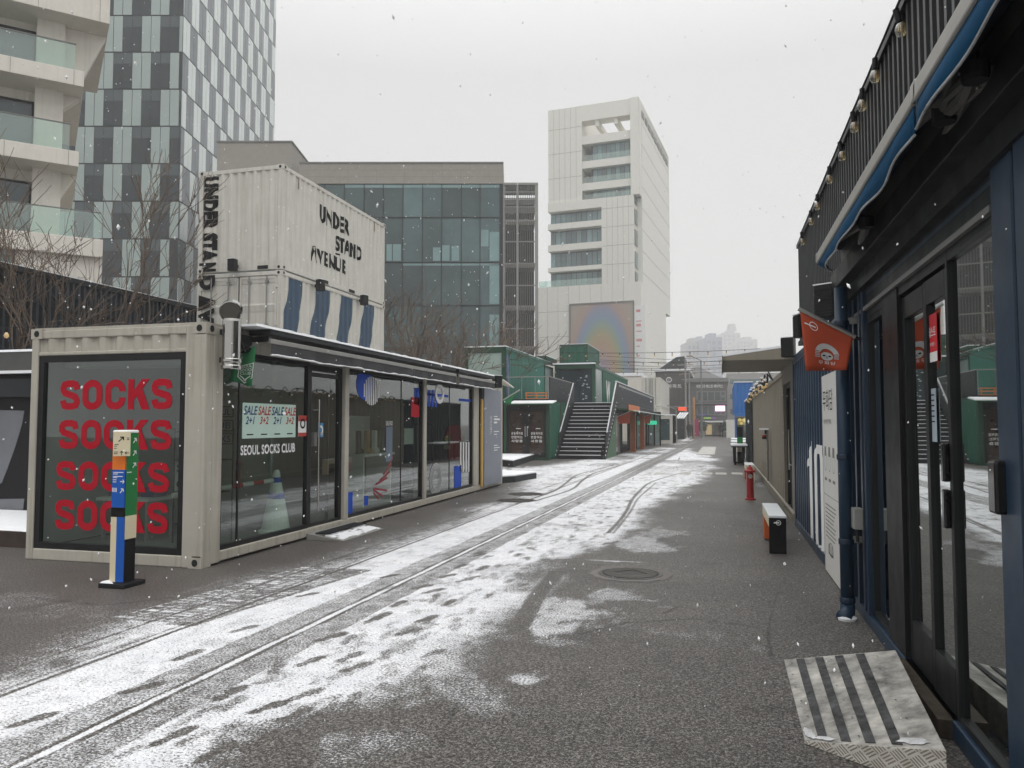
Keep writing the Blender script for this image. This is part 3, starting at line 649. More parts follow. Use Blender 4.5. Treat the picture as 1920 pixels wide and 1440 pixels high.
# ---- white tower with recessed balconies and the rainbow hoarding
def white_tower():
    th = math.atan((1500 - CXP) / F_PX); dR = RGT * math.sin(th) + HD * math.cos(th); u = Vector((0, 0, 1)).cross(dR) * -1   # u: along the front, to the right
    if u.dot(RGT) < 0: u = -u
    D = 120.0; c = gD(1190, 540, D); F = Fr((c.x, c.y, 0), u, (0, 0, 1))
    if F.n.dot(CAM - c) < 0: F.n = -F.n
    def A(px, py):                                # cut of a sight line with the front plane
        r = ray(px, py); t_ = (F.o - CAM).dot(F.n) / r.dot(F.n); p = CAM + r * t_; return (p - F.o).dot(F.u), p.z
    FR = Fr((c.x, c.y, 0), dR, (0, 0, 1))
    if FR.n.dot(CAM - c) < 0: FR.n = -FR.n
    def B(px, py):
        r = ray(px, py); t_ = (FR.o - CAM).dot(FR.n) / r.dot(FR.n); p = CAM + r * t_; return (p - FR.o).dot(FR.u), p.z
    t = thing('white_tower', 'white panelled tower with stepped balconies and an open roof frame', 'tower', (c.x, c.y, 0))
    zt = A(1203, 180)[1]; zl = A(1100, 374)[1]; zp = A(1100, 534)[1]; aL = A(1027, 300)[0]; aP = A(1007, 600)[0]; dep = B(1246, 380)[0]
    aR = .9; wmat = WCLAD
    body = MB(F); body.box(aP, 0, 0, zp, -dep * .8, 0); body.build('podium_wall', wmat, t)
    # middle volume: floors with long window bands at the left
    za = zp; mid = MB(F); aw = A(1128, 450)[0]; mid.box(aw, 0, zp, zl, -dep, 0); mid.build('middle_wall', wmat, t)
    MB(F).box(aL, aw, zp, zl, -dep, -1.6).build('inner_wall', PANEL_D, t)
    bands = [(393, 416), (427, 456), (468, 499), (507, 533)]
    edges = [zl] + sum([[A(1080, y0)[1], A(1080, y1)[1]] for y0, y1 in bands], [])
    slab = MB(F)
    for k in range(4): slab.box(aL, aw, edges[2 * k + 1], edges[2 * k], -dep, 0)
    slab.build('floor_slab', wmat, t)
    qs = []
    for k in range(4):
        z1, z0 = edges[2 * k + 1], edges[2 * k + 2]; n = 10
        for j in range(n): qs.append((aL + .1 + (aw - aL - .2) * j / n + .05, aL + .1 + (aw - aL - .2) * (j + 1) / n - .05, z0, z1 - .2, -1.2))
    # upper volume
    up0 = A(1090, 300)[0]; zr = A(1150, 205)[1]; up = MB(F)
    up.box(aL, up0, zl, zt, -dep, -.3); up.box(up0, aR, zt - 2.6, zt, -2.6, -.3); up.box(up0, aR, zt - 2.6, zt, -dep, -dep + 2); up.box(aR - 1.1, aR, zt - 2.6, zt, -dep + 2, -2.6); up.box(aR - 1.1, aR, zl, zt - 2.6, -1.9, -.3); up.box(up0, aR, zl, zt - 6.5, -dep, -dep + 1)
    up.build('upper_wall', wmat, t)
    top = MB(F)
    for k in range(3): top.box(up0 + 2.2 + k * 3.1, up0 + 2.8 + k * 3.1, zt - 3.6, zt - 2.6, -dep, -.6)
    top.build('roof_beam', wmat, t)
    fl = [(253, 262), (300, 310), (342, 352)]
    ze = [A(1150, y)[1] for y in (240, 258, 288, 304, 330, 346, 375)]
    s = MB(F)
    for k in range(3): s.box(up0, aR - .15, ze[2 * k + 1] - .3, ze[2 * k] - .5, -dep + 1, -.5)
    s.build('balcony_slab', wmat, t)
    for k in range(3):
        z1 = ze[2 * k + 1] - .3; z0 = ze[2 * k + 2] - .5 if k < 2 else zl; w0 = up0 + 1.6
        for j in range(10): qs.append((w0 + (aR - .4 - w0) * j / 10 + .04, w0 + (aR - .4 - w0) * (j + 1) / 10 - .04, z0, z1, -1.4))
        MB(F).box(w0 - .3, aR - .2, z0, z1, -dep + 1.1, -1.6).build('inner_wall', PANEL_D, t)
        MB(F).box(up0 + .3, aR - 1.2, z0, z0 + 1.0, -.62, -.58).build('balcony_rail', GLASS_RAIL, t)
    panes(t, F, qs, TGLASS, 'window')
    MB(F).box(aP + .2, A(1163, 530)[0], zp, zp + 1.1, -.4, -.36).build('balcony_rail', GLASS_RAIL, t)
    # right flank
    z_b = B(1249, 595)[1]; fl_ = MB(FR); wq = []
    fl_.box(2.2, dep, z_b, zt, -.6, 0.9); fl_.build('side_wall', wmat, t)
    fj = MB(FR)
    for k in range(1, 9): z = z_b + (zt - z_b) * k / 9; fj.box(2.2, dep, z - .03, z + .03, .9, .915)
    fj.build('panel_joint', GREYF, t)
    for y0, y1 in [(262, 300), (304, 342), (346, 380), (390, 418), (428, 458), (470, 500), (508, 538)]: wq.append((.25, 2.1, A(1190, y1)[1], A(1190, y0)[1], .12))
    panes(t, FR, wq, TGLASS, 'window'); fr2 = MB(FR)
    fr2.box(0.02, 2.2, zt - 2.6, zt, -.6, .85)
    fr2.box(-.05, .25, zl, zt, -.5, .85); fr2.build('side_frame', wmat, t)
    MB(F).box(-.02, 1.0, 0, zp, -dep * .8, -.02).build('podium_side', wmat, t)
    # raised letters near the top of the flank (not legible at this distance)
    lm = MB(FR)
    for k in range(9):
        a = 1.2 + (dep - 3) * (k + .3) / 9; lm.box(a, a + (dep - 3) / 14, zt - 2.4, zt - 1.5, .9, 1.0)
    lm.build('raised_lettering', GREYF, t)
    # joints of the cladding
    jm = MB(F); step = 4.1
    for k in range(1, 12):
        z = zl + k * step
        if z < zt - 1: jm.box(aL, up0, z - .03, z + .03, -.3, -.285)
    for k in range(1, 5): jm.box(aw, 0, zp + k * (zl - zp) / 4.6 - .03, zp + k * (zl - zp) / 4.6 + .03, 0, .015)
    for k in range(1, 5): jm.box(aP, 0, zp - k * step - .03, zp - k * step + .03, 0, .015)
    for k in range(1, 9):
        a = aP + (0 - aP) * k / 9; jm.box(a - .02, a + .02, 0, zp, 0, .012)
        a = aL + (up0 - aL) * k / 6
        if k < 6: jm.box(a - .02, a + .02, zl, zt, -.3, -.288)
        a = aw + (0 - aw) * k / 6
        if k < 6: jm.box(a - .02, a + .02, zp, zl, 0, .012)
    jm.build('panel_joint', mat('panel_joint', (.33, .32, .30), .7), t)
    # hoarding with rainbow bands
    p0, z0 = A(1071, 690); p1, z1 = A(1187, 566)
    rb = bpy.data.materials.new('rainbow_print'); rb.use_nodes = True; tn = rb.node_tree; bs = tn.nodes['Principled BSDF']; N = tn.nodes.new; L = tn.links.new
    tc = N('ShaderNodeTexCoord'); mp = N('ShaderNodeMapping'); mp.inputs['Location'].default_value = (-.5, -.5, -.28); L(tc.outputs['Generated'], mp.inputs[0])
    sx = N('ShaderNodeSeparateXYZ'); L(mp.outputs[0], sx.inputs[0])
    def mt(op, a, b):
        q = N('ShaderNodeMath'); q.operation = op
        for k, x in enumerate((a, b)):
            if isinstance(x, (int, float)): q.inputs[k].default_value = x
            elif x is not None: L(x, q.inputs[k])
        return q.outputs[0]
    lenx = mt('MULTIPLY', sx.outputs[0], 1.45); z_ = mt('MULTIPLY', mt('MAXIMUM', sx.outputs[2], -.02), .95)
    rad = mt('SQRT', mt('ADD', mt('MULTIPLY', lenx, lenx), mt('MULTIPLY', z_, z_)), None)
    cr = N('ShaderNodeValToRGB'); L(rad, cr.inputs[0]); e = cr.color_ramp
    stops = [(0, (.33, .26, .31)), (.14, (.35, .27, .32)), (.26, (.40, .27, .20)), (.34, (.39, .28, .17)), (.41, (.35, .31, .18)), (.48, (.25, .32, .25)), (.56, (.20, .28, .38)), (.64, (.25, .26, .35)), (.72, (.38, .27, .23)), (.84, (.37, .31, .25)), (1, (.36, .32, .28))]
    e.elements[0].position = 0; e.elements[0].color = stops[0][1] + (1,); e.elements[1].position = 1; e.elements[1].color = stops[-1][1] + (1,)
    for p, cc in stops[1:-1]: q = e.elements.new(p); q.color = cc + (1,)
    L(cr.outputs[0], bs.inputs['Base Color']); bs.inputs['Roughness'].default_value = .5
    h = thing('hoarding', 'large hoarding printed with a soft rainbow arch on the white tower', 'billboard', tuple(F((p0 + p1) / 2, z0 - 6, 0)))
    MB(F).box(p0, p1, z0 - 6, z1, .02, .18).build('printed_sheet', rb, h); MB(F).bars(p0 - .2, p1 + .2, z0 - 6.2, z1 + .2, .2, .02, .3).build('frame', GREYF, h)
    b = thing('hanging_banner', 'narrow white banner with faint red print beside the rainbow hoarding', 'banner', tuple(F(.5, 2, .1)))
    q0 = A(1189.5, 600)[0]; q1 = A(1210, 600)[0]
    MB(F).box(q0, q1, A(1200, 700)[1], A(1200, 573)[1], .02, .10).build('cloth', VINYLW, b)
    pr = MB(F); r = random.Random(3)
    for y in (585, 603, 612, 622, 640, 650, 668): z = A(1200, y)[1]; pr.box(q0 + .3, q0 + .3 + (q1 - q0) * r.uniform(.3, .65), z, z + (.40 if y in (585, 612, 640) else .15), .10, .115)
    pr.build('print', mat('faded_red_print', (.62, .25, .24), .6), b)
white_tower()
# ---- far hazy city blocks
def far_blocks():
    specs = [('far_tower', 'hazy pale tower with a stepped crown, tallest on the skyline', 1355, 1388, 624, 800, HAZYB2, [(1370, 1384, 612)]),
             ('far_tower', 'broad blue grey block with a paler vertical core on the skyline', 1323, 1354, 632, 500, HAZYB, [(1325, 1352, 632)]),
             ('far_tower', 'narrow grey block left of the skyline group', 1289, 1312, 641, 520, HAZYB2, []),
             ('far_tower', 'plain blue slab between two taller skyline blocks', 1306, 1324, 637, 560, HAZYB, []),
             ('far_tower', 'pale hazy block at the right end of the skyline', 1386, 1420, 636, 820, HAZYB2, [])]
    for nm, lab, x0, x1, y, D, mt_, crown in specs:
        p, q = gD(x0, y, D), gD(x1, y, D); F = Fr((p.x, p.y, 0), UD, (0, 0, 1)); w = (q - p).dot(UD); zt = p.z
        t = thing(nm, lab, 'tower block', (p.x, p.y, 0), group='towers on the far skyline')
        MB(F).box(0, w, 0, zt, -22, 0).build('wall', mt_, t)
        qs = MB(F); n = max(3, int(w / 3.8))
        for k in range(6, int(zt / 3.8)):
            for j in range(n): 
                if (j + k) % 5: qs.box(w * (j + .22) / n, w * (j + .78) / n, zt - k * 3.8 + 18, zt - k * 3.8 + 20.2, -.1, .1) if zt - k * 3.8 + 20.2 < zt - 1 else None
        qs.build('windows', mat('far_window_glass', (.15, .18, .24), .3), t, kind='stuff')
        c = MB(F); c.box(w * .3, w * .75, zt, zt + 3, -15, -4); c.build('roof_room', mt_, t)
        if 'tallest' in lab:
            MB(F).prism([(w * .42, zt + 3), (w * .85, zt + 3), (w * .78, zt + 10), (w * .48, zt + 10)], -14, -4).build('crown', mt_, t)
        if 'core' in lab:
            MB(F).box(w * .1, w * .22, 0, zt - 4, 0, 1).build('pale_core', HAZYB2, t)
far_blocks()

# ================================================================== LEFT: the glazed container shop
X0, Y0S, LEN, WID, HT = -5.55, 7.40, 12.19, 2.44, 2.72
FS = face_pX(X0, Y0S); FE = face_nY(Y0S, X0 - WID)
shop = thing('container_shop', 'beige container shop with large glass fronts and red lettering on its end window', 'shop', (X0 - WID / 2, Y0S + LEN / 2, 0))
def aF(px, py): return gX(px, py, X0).y - Y0S
fr = MB(FE); fr.box(0, .10, 0, HT, -.14, 0); fr.box(WID - .27, WID - .003, 0, HT, -.14, 0); fr.box(.10, WID - .27, 0, .13, -.12, -.004); fr.box(.10, WID - .27, HT - .10, HT, -.1, -.004)
fr.box(.10, WID - .27, 2.415, 2.46, -.1, -.006)
fr.F = FS; fr.box(0.14, .32, .02, HT - .005, -.12, 0); fr.box(0, LEN, .03, .145, -.14, -.005); fr.box(0, LEN, HT - .12, HT, -.14, -.004)
for a0, a1 in ((3.34, 3.47), (6.62, 6.75), (9.76, 10.12), (LEN - .42, LEN)): fr.box(a0, a1, .145, HT - .12, -.14, 0)
fr.box(.32, LEN - .3, 2.47, HT - .12, -.12, -.012)
fr.build('frame', BEIGE, shop, bev=.012)
hd = MB(FE); corrugated(hd, .10, WID - .27, 2.46, HT - .10, -.012, .245); hd.build('header_panel', BEIGE, shop)
casting(shop, FE, -.01, HT - .10); casting(shop, FE, WID - .175, HT - .10); casting(shop, FS, .003, HT - .10); casting(shop, FE, WID - .175, -.0)
MB().box(X0 - WID + .02, X0 - .02, Y0S + .02, Y0S + LEN - .02, HT + .003, HT + .03).build('roof', BEIGE, shop)
bw_ = MB(); bw_.box(X0 - WID, X0 - WID + .05, Y0S + .14, Y0S + LEN, .13, HT - .1); bw_.box(X0 - WID + .05, X0 - .14, Y0S + LEN - .06, Y0S + LEN - .003, .13, HT - .1)
bw_.box(X0 - WID + .05, X0 - .14, Y0S + .14, Y0S + LEN - .06, 2.62, 2.66); bw_.build('interior_wall', ROOMW, shop)
MB().box(X0 - WID + .05, X0 - .14, Y0S + .14, Y0S + LEN - .06, .09, .12).build('floor', mat('shop_floor', (.22, .22, .21), .5), shop)
MB().box(X0 - WID + .06, X0 - .75, 9.9, 9.96, .12, 2.6).build('partition_wall', ROOMW, shop)
MB().box(X0 - WID + .06, X0 - .2, 13.9, 13.96, .12, 2.6).build('partition_wall', mat('dark_blue_partition', (.012, .02, .045), .7), shop)
def window(par, F, a0, a1, b0, b1, frame=BLACK, w=.055, div=(), glass=GLASS, c=-.05, d=.05, name='window', vthin=.012):
    m = MB(F); m.bars(a0, a1, b0, b1, w, c - d, c + .012)
    o = m.build(name, frame, par)
    e = [a0 + w] + list(div) + [a1 - w]
    for p, q in zip(e, e[1:]): MB(F).poly([(p, b0 + w, c - .02), (q, b0 + w, c - .02), (q, b1 - w, c - .02), (p, b1 - w, c - .02)]).build('pane', glass, o)
    if div:
        j = MB(F)
        for x in div: j.box(x - vthin, x + vthin, b0 + w, b1 - w, c - .032, c - .012)
        j.build('mullion', frame, o)
    return o
def ribbon(m, pts, w, fn, c, closed=False):
    n = len(pts); P = [Vector(p) for p in pts]; L_, R_ = [], []
    for k in range(n):
        a = P[k - 1] if (k or closed) else P[k]; b = P[(k + 1) % n] if (k < n - 1 or closed) else P[k]
        d0 = (P[k] - a); d1 = (b - P[k]); d0 = d0.normalized() if d0.length > 1e-6 else d1.normalized(); d1 = d1.normalized() if d1.length > 1e-6 else d0
        t = (d0 + d1).normalized(); nn = Vector((-t.y, t.x)); q = min(1.6, 1 / max(.3, nn.dot(Vector((-d0.y, d0.x))))) * w / 2
        L_.append(P[k] + nn * q); R_.append(P[k] - nn * q)
    i = m.addv([(*fn(*p), c) for p in L_] + [(*fn(*p), c) for p in R_])
    for k in range(n if closed else n - 1): j = (k + 1) % n; m.face((i + k, i + n + k, i + n + j, i + j))
def arc(cx, cy, rx, ry, a0, a1, n=12): return [(cx + rx * math.cos(RAD(a0 + (a1 - a0) * k / n)), cy + ry * math.sin(RAD(a0 + (a1 - a0) * k / n))) for k in range(n + 1)]
def block_word(m, word, a0, a1, b0, b1, c):
    '''heavy rounded block capitals fitted to the rectangle a0..a1, b0..b1'''
    n = len(word); adv = (a1 - a0) / (n - .12); W_ = adv * .88; H_ = b1 - b0; w = .235 * H_; ident = lambda x, y: (x, y)
    tx, ty = w / 2 / W_, w / 2 / H_                 # half a stroke, in cell units
    for k, ch in enumerate(word):
        q = lambda pts, k=k: [(a0 + k * adv + x * W_, b0 + y * H_) for x, y in pts]; cc = c + .0002 * k
        rx, ry = .5 - tx, .36 - ty
        if ch == 'O': ribbon(m, q(arc(.5, .64, rx, ry, 0, 180) + arc(.5, .36, rx, ry, 180, 360)), w, ident, cc, True)
        if ch == 'C': ribbon(m, q([(1 - tx, .60)] + arc(.5, .64, rx, ry, 4, 180) + arc(.5, .36, rx, ry, 180, 356) + [(1 - tx, .40)]), w, ident, cc)
        if ch == 'S':
            l, r_, t_, b_ = tx, 1 - tx, 1 - ty, ty
            ribbon(m, q([(r_, .68), (r_ - .02, .76), (.78, t_ - .03), (.62, t_), (.38, t_), (.20, t_ - .04), (l, .75), (l + .01, .66), (.24, .57), (.5, .505), (.76, .44), (r_ - .01, .35), (r_, .25), (.80, b_ + .04), (.62, b_), (.38, b_), (.22, b_ + .03), (l + .02, .24), (l, .32)]), w * .97, ident, cc)
        if ch == 'K':
            ribbon(m, q([(tx, 0), (tx, 1)]), w, ident, cc); P = lambda x, y: (a0 + k * adv + x * W_, b0 + y * H_)
            m.poly([(*P(2 * tx - .02, .30), cc + .0003), (*P(2 * tx - .02, .62), cc + .0003), (*P(.66, 1), cc + .0003), (*P(1.04, 1), cc + .0003)][::-1]); m.poly([(*P(.36, .55), cc + .0006), (*P(.66, .74), cc + .0006), (*P(1.06, 0), cc + .0006), (*P(.68, 0), cc + .0006)][::-1])
wE = window(shop, FE, .10, WID - .27, .13, 2.415, w=.075, c=-.03)
for k, (px0, px1, y0, y1) in enumerate([(107, 318, 711, 768), (104, 316, 787, 843), (99, 312, 866, 922), (97, 310, 940, 998)]):
    l = gY(px0, (y0 + y1) / 2, Y0S); r = gY(px1, (y0 + y1) / 2, Y0S); t_ = gY((px0 + px1) / 2, y0, Y0S); b_ = gY((px0 + px1) / 2, y1, Y0S)
    # each word follows the pane; its right end stands a touch lower in the picture only through perspective
    m = MB(FE); block_word(m, 'SOCKS', l.x - FE.o.x, r.x - FE.o.x, b_.z, t_.z, -.046); m.build('red_lettering', REDV, wE)
w1 = window(shop, FS, .32, 2.34, .145, 2.47, div=(aF(455, 900) if .6 < aF(455, 900) < 1.8 else 1.0,))
dr = window(shop, FS, 2.34, 3.34, .10, 2.45, w=.085, name='door', c=-.07)
d2 = MB(FS); d2.bars(2.46, 3.02, .14, 2.28, .035, -.13, -.10); d2.box(2.44, 3.30, 2.28, 2.34, -.14, -.08); d2.build('leaf_frame', BLACK, dr)
MB(FS).tube([(2.58, .35, -.02), (2.58, 1.95, -.02)], .014).tube([(2.58, .5, -.02), (2.58, .5, -.1)], .01).tube([(2.58, 1.8, -.02), (2.58, 1.8, -.1)], .01).build('handle', CHROME, dr)
MB(FS).box(2.50, 2.57, 1.28, 1.48, -.10, -.05).build('door_lock', ALU, dr)
w2 = window(shop, FS, 3.47, 6.62, .145, 2.47, div=(aF(758, 850),)); w3 = window(shop, FS, 6.75, 9.76, .145, 2.47, div=(aF(848, 840),))
def fsr(x0, x1, y0, y1):
    return aF(x0, (y0 + y1) / 2), aF(x1, (y0 + y1) / 2), gX((x0 + x1) / 2, y1, X0).z, gX((x0 + x1) / 2, y0, X0).z
m = MB(FS); a0, a1, b0, b1 = fsr(460, 561, 833, 851); text(m, 'SEOUL SOCKS CLUB', a0, a1, b0, b1, -.066, bold=.03, spacing=1.08); m.build('white_lettering', VINYLW, w1)
# vinyl shapes on the long windows
def vin(par, mt_, fn, name='vinyl_shape'):
    for f in (fn if isinstance(fn, list) else [fn]): m = MB(FS); f(m); m.build(name, mt_, par)
a0, a1, b0, b1 = fsr(674, 702, 706, 745); vin(w2, BLUEV, lambda m: m.disc((a0 + a1) / 2 + .05, b1 - .12, -.0645, .30, .26))
A0, A1, B0, B1 = fsr(688, 718, 706, 760)
def stripes(m):
    cx, cy, rx, ry = (A0 + A1) / 2, (B0 + B1) / 2, (A1 - A0) / 2, (B1 - B0) / 2
    for k in range(9):
        x = -1 + 2 * (k + .5) / 9; h = math.sqrt(max(0, 1 - x * x)) * ry; m.poly([(cx + x * rx - rx * .06, cy - h, -.062), (cx + x * rx + rx * .06, cy - h, -.062), (cx + x * rx + rx * .06, cy + h, -.062), (cx + x * rx - rx * .06, cy + h, -.062)])
vin(w2, VINYLW, stripes)
def rects(l):
    def one(r):
        a0, a1, b0, b1 = fsr(*r); return lambda m: m.poly([(a0, b0, -.064), (a1, b0, -.064), (a1, b1, -.064), (a0, b1, -.064)])
    return [one(r) for r in l]
vin(w2, REDV, rects([(777, 792, 745, 782)])); vin(w2, BLUEV, rects([(783, 787, 727, 758), (788, 792, 727, 760), (659, 668, 923, 970), (690, 697, 930, 948)]))
vin(w3, BLUEV, rects([(803, 807, 730, 762), (809, 813, 731, 762), (815, 819, 731, 763), (821, 825, 732, 763), (800, 846, 738, 743), (857, 870, 873, 918), (866, 890, 748, 753)]))
vin(w3, VINYLW, rects([(868 + k * 5, 870 + k * 5, 829, 885) for k in range(4)]))
def ring(x, y, r0): 
    def fn(m): a, b = aF(x, y), gX(x, y, X0).z; m.disc(a, b, -.062, r0, r0 * .8, 28, .62)
    return fn
vin(w3, VINYLW, ring(830, 738, .26))
def bigo(m):
    a0, a1, b0, b1 = fsr(811, 834, 868, 930)
    for k in range(4): m.disc((a0 + a1) / 2, (b0 + b1) / 2, -.062, (a1 - a0) / 2 * (1 - k * .2), (b1 - b0) / 2 * (1 - k * .12), 28, .90)
vin(w3, mat('faint_white_vinyl', (.45, .46, .46), .6), bigo)
def sticks(m):
    for x, y, L_, an in [(738, 866, .42, 58), (733, 880, .5, 48), (728, 893, .52, 38), (722, 902, .5, 25), (720, 918, .55, -20), (716, 925, .5, -42), (712, 930, .35, -55)]:
        a, b = aF(x, y), gX(x, y, X0).z; c_, s_ = math.cos(RAD(an)) * L_ / 2 * 1.0, math.sin(RAD(an)) * L_ / 2 * .42; m.poly([(a - c_, b - s_ - .018, -.062), (a + c_, b + s_ - .018, -.062), (a + c_, b + s_ + .018, -.062), (a - c_, b - s_ + .018, -.062)])
vin(w2, mat('dull_red_vinyl', (.25, .02, .04), .5), sticks)
a0, a1, b0, b1 = fsr(730, 742, 800, 865); vin(w2, mat('slate_vinyl', (.10, .14, .19), .5), lambda m: m.poly([(a0, b0, -.064), (a1, b0, -.064), (a1, b1, -.064), (a0, b1, -.064)]))
m = MB(FS); text(m, 'SALE NO', a0, a1, b1 + .02, b1 + .10, -.064); m.build('white_lettering', VINYLW, w2)
# posters on the glass
def poster(lab, x0, x1, y0, y1, col, lines, F=FS, c=-.055, cat='poster'):
    a0, a1, b0, b1 = fsr(x0, x1, y0, y1); t = thing('poster', lab, cat, tuple(F((a0 + a1) / 2, b0, c)))
    MB(F).box(a0, a1, b0, b1, c - .004, c).build('sheet', col, t)
    for mt_, fn in lines: m = MB(F); fn(m, a0, a1, b0, b1, c + .002); m.build('print', mt_, t)
    return t
def sale(off, txt2):
    def fn(m, a0, a1, b0, b1, c):
        w = (a1 - a0) / 4
        for k in (off,):
            text(m, 'SALE', a0 + w * k + .02, a0 + w * (k + 1) + .01, b0 + (b1 - b0) * .66, b0 + (b1 - b0) * .92, c, bold=.02, shear=.25)
            text(m, txt2, a0 + w * k + .06, a0 + w * (k + 1) - .05, b0 + (b1 - b0) * .40, b0 + (b1 - b0) * .62, c, bold=.02, shear=.25)
    return fn
def tiny(m, a0, a1, b0, b1, c):
    for k in range(4): m.box(a0 + (a1 - a0) * (k + .3) / 4, a0 + (a1 - a0) * (k + .75) / 4, b0 + .04, b0 + .055, c - .001, c)
poster('pale mint sale poster with four slanted words on the front window', 462, 561, 757, 821, mat('mint_paper', (.50, .66, .58), .7, var=.03),
       [(mat('navy_print', (.02, .05, .16), .6), sale(0, '2+1')), (mat('navy_print', (0, 0, 0)), sale(2, '2+1')), (mat('red_print', (.42, .04, .03), .6), sale(1, '3+2')), (mat('red_print', (0, 0, 0)), sale(3, '3+2')), (BLKP, tiny)])
poster('small notice with red top and bottom bands beside the shop door', 566, 582, 779, 818, VINYLW,
       [(mat('red_print', (.42, .04, .03), .6), lambda m, a0, a1, b0, b1, c: m.box(a0, a1, b1 - .08, b1, c - .001, c)), (MATS['red_print'], lambda m, a0, a1, b0, b1, c: m.box(a0, a1, b0, b0 + .05, c - .001, c)),
        (BLKP, lambda m, a0, a1, b0, b1, c: m.disc((a0 + a1) / 2, (b0 + b1) / 2 + .03, c, .07, .07, 20, .6))])
poster('small blue and white notice on the glass of the shop door', 606, 616, 793, 820, mat('sky_blue_paper', (.05, .22, .42), .6),
       [(VINYLW, lambda m, a0, a1, b0, b1, c: m.disc((a0 + a1) / 2, (b0 + b1) / 2, c, .07, .07, 20, .55)), (VINYLW, lambda m, a0, a1, b0, b1, c: m.box(a0 + .02, a1 - .02, b0 + .03, b0 + .06, c - .001, c))], c=-.085)
poster('plain white sheet taped inside the middle window', 765, 782, 803, 833, mat('paper_grey', (.45, .46, .43), .8), [], c=-.075)
# goods inside
shy = gX(690, 842, -6.3).y - .65
def shelf():
    t = thing('display_shelf', 'white wall shelf with sock displays behind the middle window', 'shelf', (-6.3, shy + .6, 0))
    MB().box(-6.62, -6.05, shy, shy + 1.3, 1.02, 1.06).build('board', WHITE, t); MB().box(-6.62, -6.58, shy, shy + 1.3, 1.06, 1.75).build('back_panel', WHITE, t)
    MB().box(-6.6, -6.1, shy + .05, shy + .1, .12, 1.02).box(-6.6, -6.1, shy + 1.2, shy + 1.25, .12, 1.02).build('support', WHITE, t)
shelf()
def sock(y, col, lab, x=-6.25):
    pts = [(0, 0), (.17, 0), (.20, .03), (.18, .075), (.09, .11), (.085, .42), (-.01, .42), (-.015, .06)]
    MB(Fr((x, y, 1.063), (0, 1, 0))).prism(pts, -.04, .04).build('display_sock', col, None, lab, 'sock', 'socks on the display shelf', bev=.015)
sock(shy + .12, BLACKM, 'black sock standing on the white display shelf'); sock(shy + .45, mat('mustard_knit', (.40, .25, .05), .9), 'mustard sock standing on the white display shelf')
sock(shy + .78, mat('white_knit', (.7, .69, .65), .9), 'white sock on the display shelf beside the mustard one'); sock(shy + 1.08, mat('green_knit', (.03, .12, .06), .9), 'dark green sock at the end of the display shelf')
def rack(x, y, lab, rz=0):
    t = thing('clothes_rack', lab, 'rack', (x, y, .12), rz)
    MB().tube([(x - .5, y, .12), (x - .5, y, 1.6), (x + .5, y, 1.6), (x + .5, y, .12)], .014).build('rail', BLACK, t)
    return t
rack(-6.9, 14.9, 'black clothes rail in the dark end of the shop'); rack(-6.8, 16.4, 'black clothes rail nearest the far end of the shop')
def garment(x, y, col, lab):
    pts = [(-.2, 0), (.2, 0), (.19, .55), (.34, .42), (.38, .50), (.2, .78), (.06, .82), (-.06, .82), (-.2, .78), (-.38, .50), (-.34, .42), (-.19, .55)]
    MB(Fr((x, y, .76), (0.3, 1, 0))).prism(pts, -.04, .04).build('hanging_jacket', col, None, lab, 'jacket', 'jackets on the clothes rails', bev=.02)
garment(-6.0, 17.0, mat('red_cloth', (.42, .02, .03), .8), 'red jacket hanging at the far end window'); garment(-6.7, 15.4, BLUEV, 'blue jacket hanging in the dark end of the shop'); garment(-6.7, 14.6, mat('charcoal_cloth', (.05, .05, .055), .8), 'charcoal jacket hanging in the dark end of the shop')
def wire_rack():
    t = thing('wire_rack', 'black wire shelving rack standing inside the end window', 'rack', (-6.3, 8.4, .12)); m = MB()
    for x in (-6.62, -6.02):
        for y in (8.25, 8.6): m.tube([(x, y, .12), (x, y, 1.55)], .009)
    for z in (.35, .75, 1.15, 1.5):
        for k in range(7): y = 8.25 + .35 * k / 6; m.tube([(-6.62, y, z), (-6.02, y, z)], .004, 5)
        m.tube([(-6.62, 8.25, z), (-6.62, 8.6, z)], .006, 5).tube([(-6.02, 8.25, z), (-6.02, 8.6, z)], .006, 5)
    m.build('frame', BLACK, t)
    s = MB(face_nY(8.24, -6.6)); s.box(0, .55, .76, 1.12, -.004, 0); s.build('sign_panel', mat('pale_grey_card', (.42, .43, .42), .7), t)
    s = MB(face_nY(8.236, -6.6)); text(s, 'SEOUL', .03, .52, 1.0, 1.1, 0, .02); text(s, 'CLUB', .03, .42, .80, .90, 0, .02); s.build('sign_lettering', BLKP, t)
    return t
wire_rack()
t = thing('wall_sign', 'dark blue stacked sign on the pale partition behind the red lettering', 'sign', (-7.2, 9.88, 1.2)); s = MB(face_nY(9.89, -7.45))
for k in range(3): s.bars(0, .52, 1.30 + k * .2, 1.46 + k * .2, .012, -.01, 0); 
s.build('frame', BLKP, t); s = MB(face_nY(9.888, -7.45)); [text(s, w_, .04, .48, 1.33 + k * .2, 1.43 + k * .2, 0, .01) for k, w_ in enumerate(('SOCKS', 'CLUB', 'SEOUL'))]; s.build('lettering', mat('navy_print', (.02, .05, .16), .6), t)
for k, y in enumerate((8.2, 10.5, 12.6, 16)):
    MB().box(-7.3, -6.4, y, y + .10, 2.52, 2.58).build('ceiling_lamp', WHITE, shop)
MB().box(-7.85, -5.75, 7.75, 8.15, 2.30, 2.36).build('reflection_strip', WHITE, shop)  # added white panel standing in for a reflected streak at the window top
t = thing('display_table', 'low white display table with folded goods inside the end window', 'table', (-7.3, 8.5, .12)); MB().box(-7.75, -6.95, 8.2, 8.8, .62, .66).build('table_top', WHITE, t)
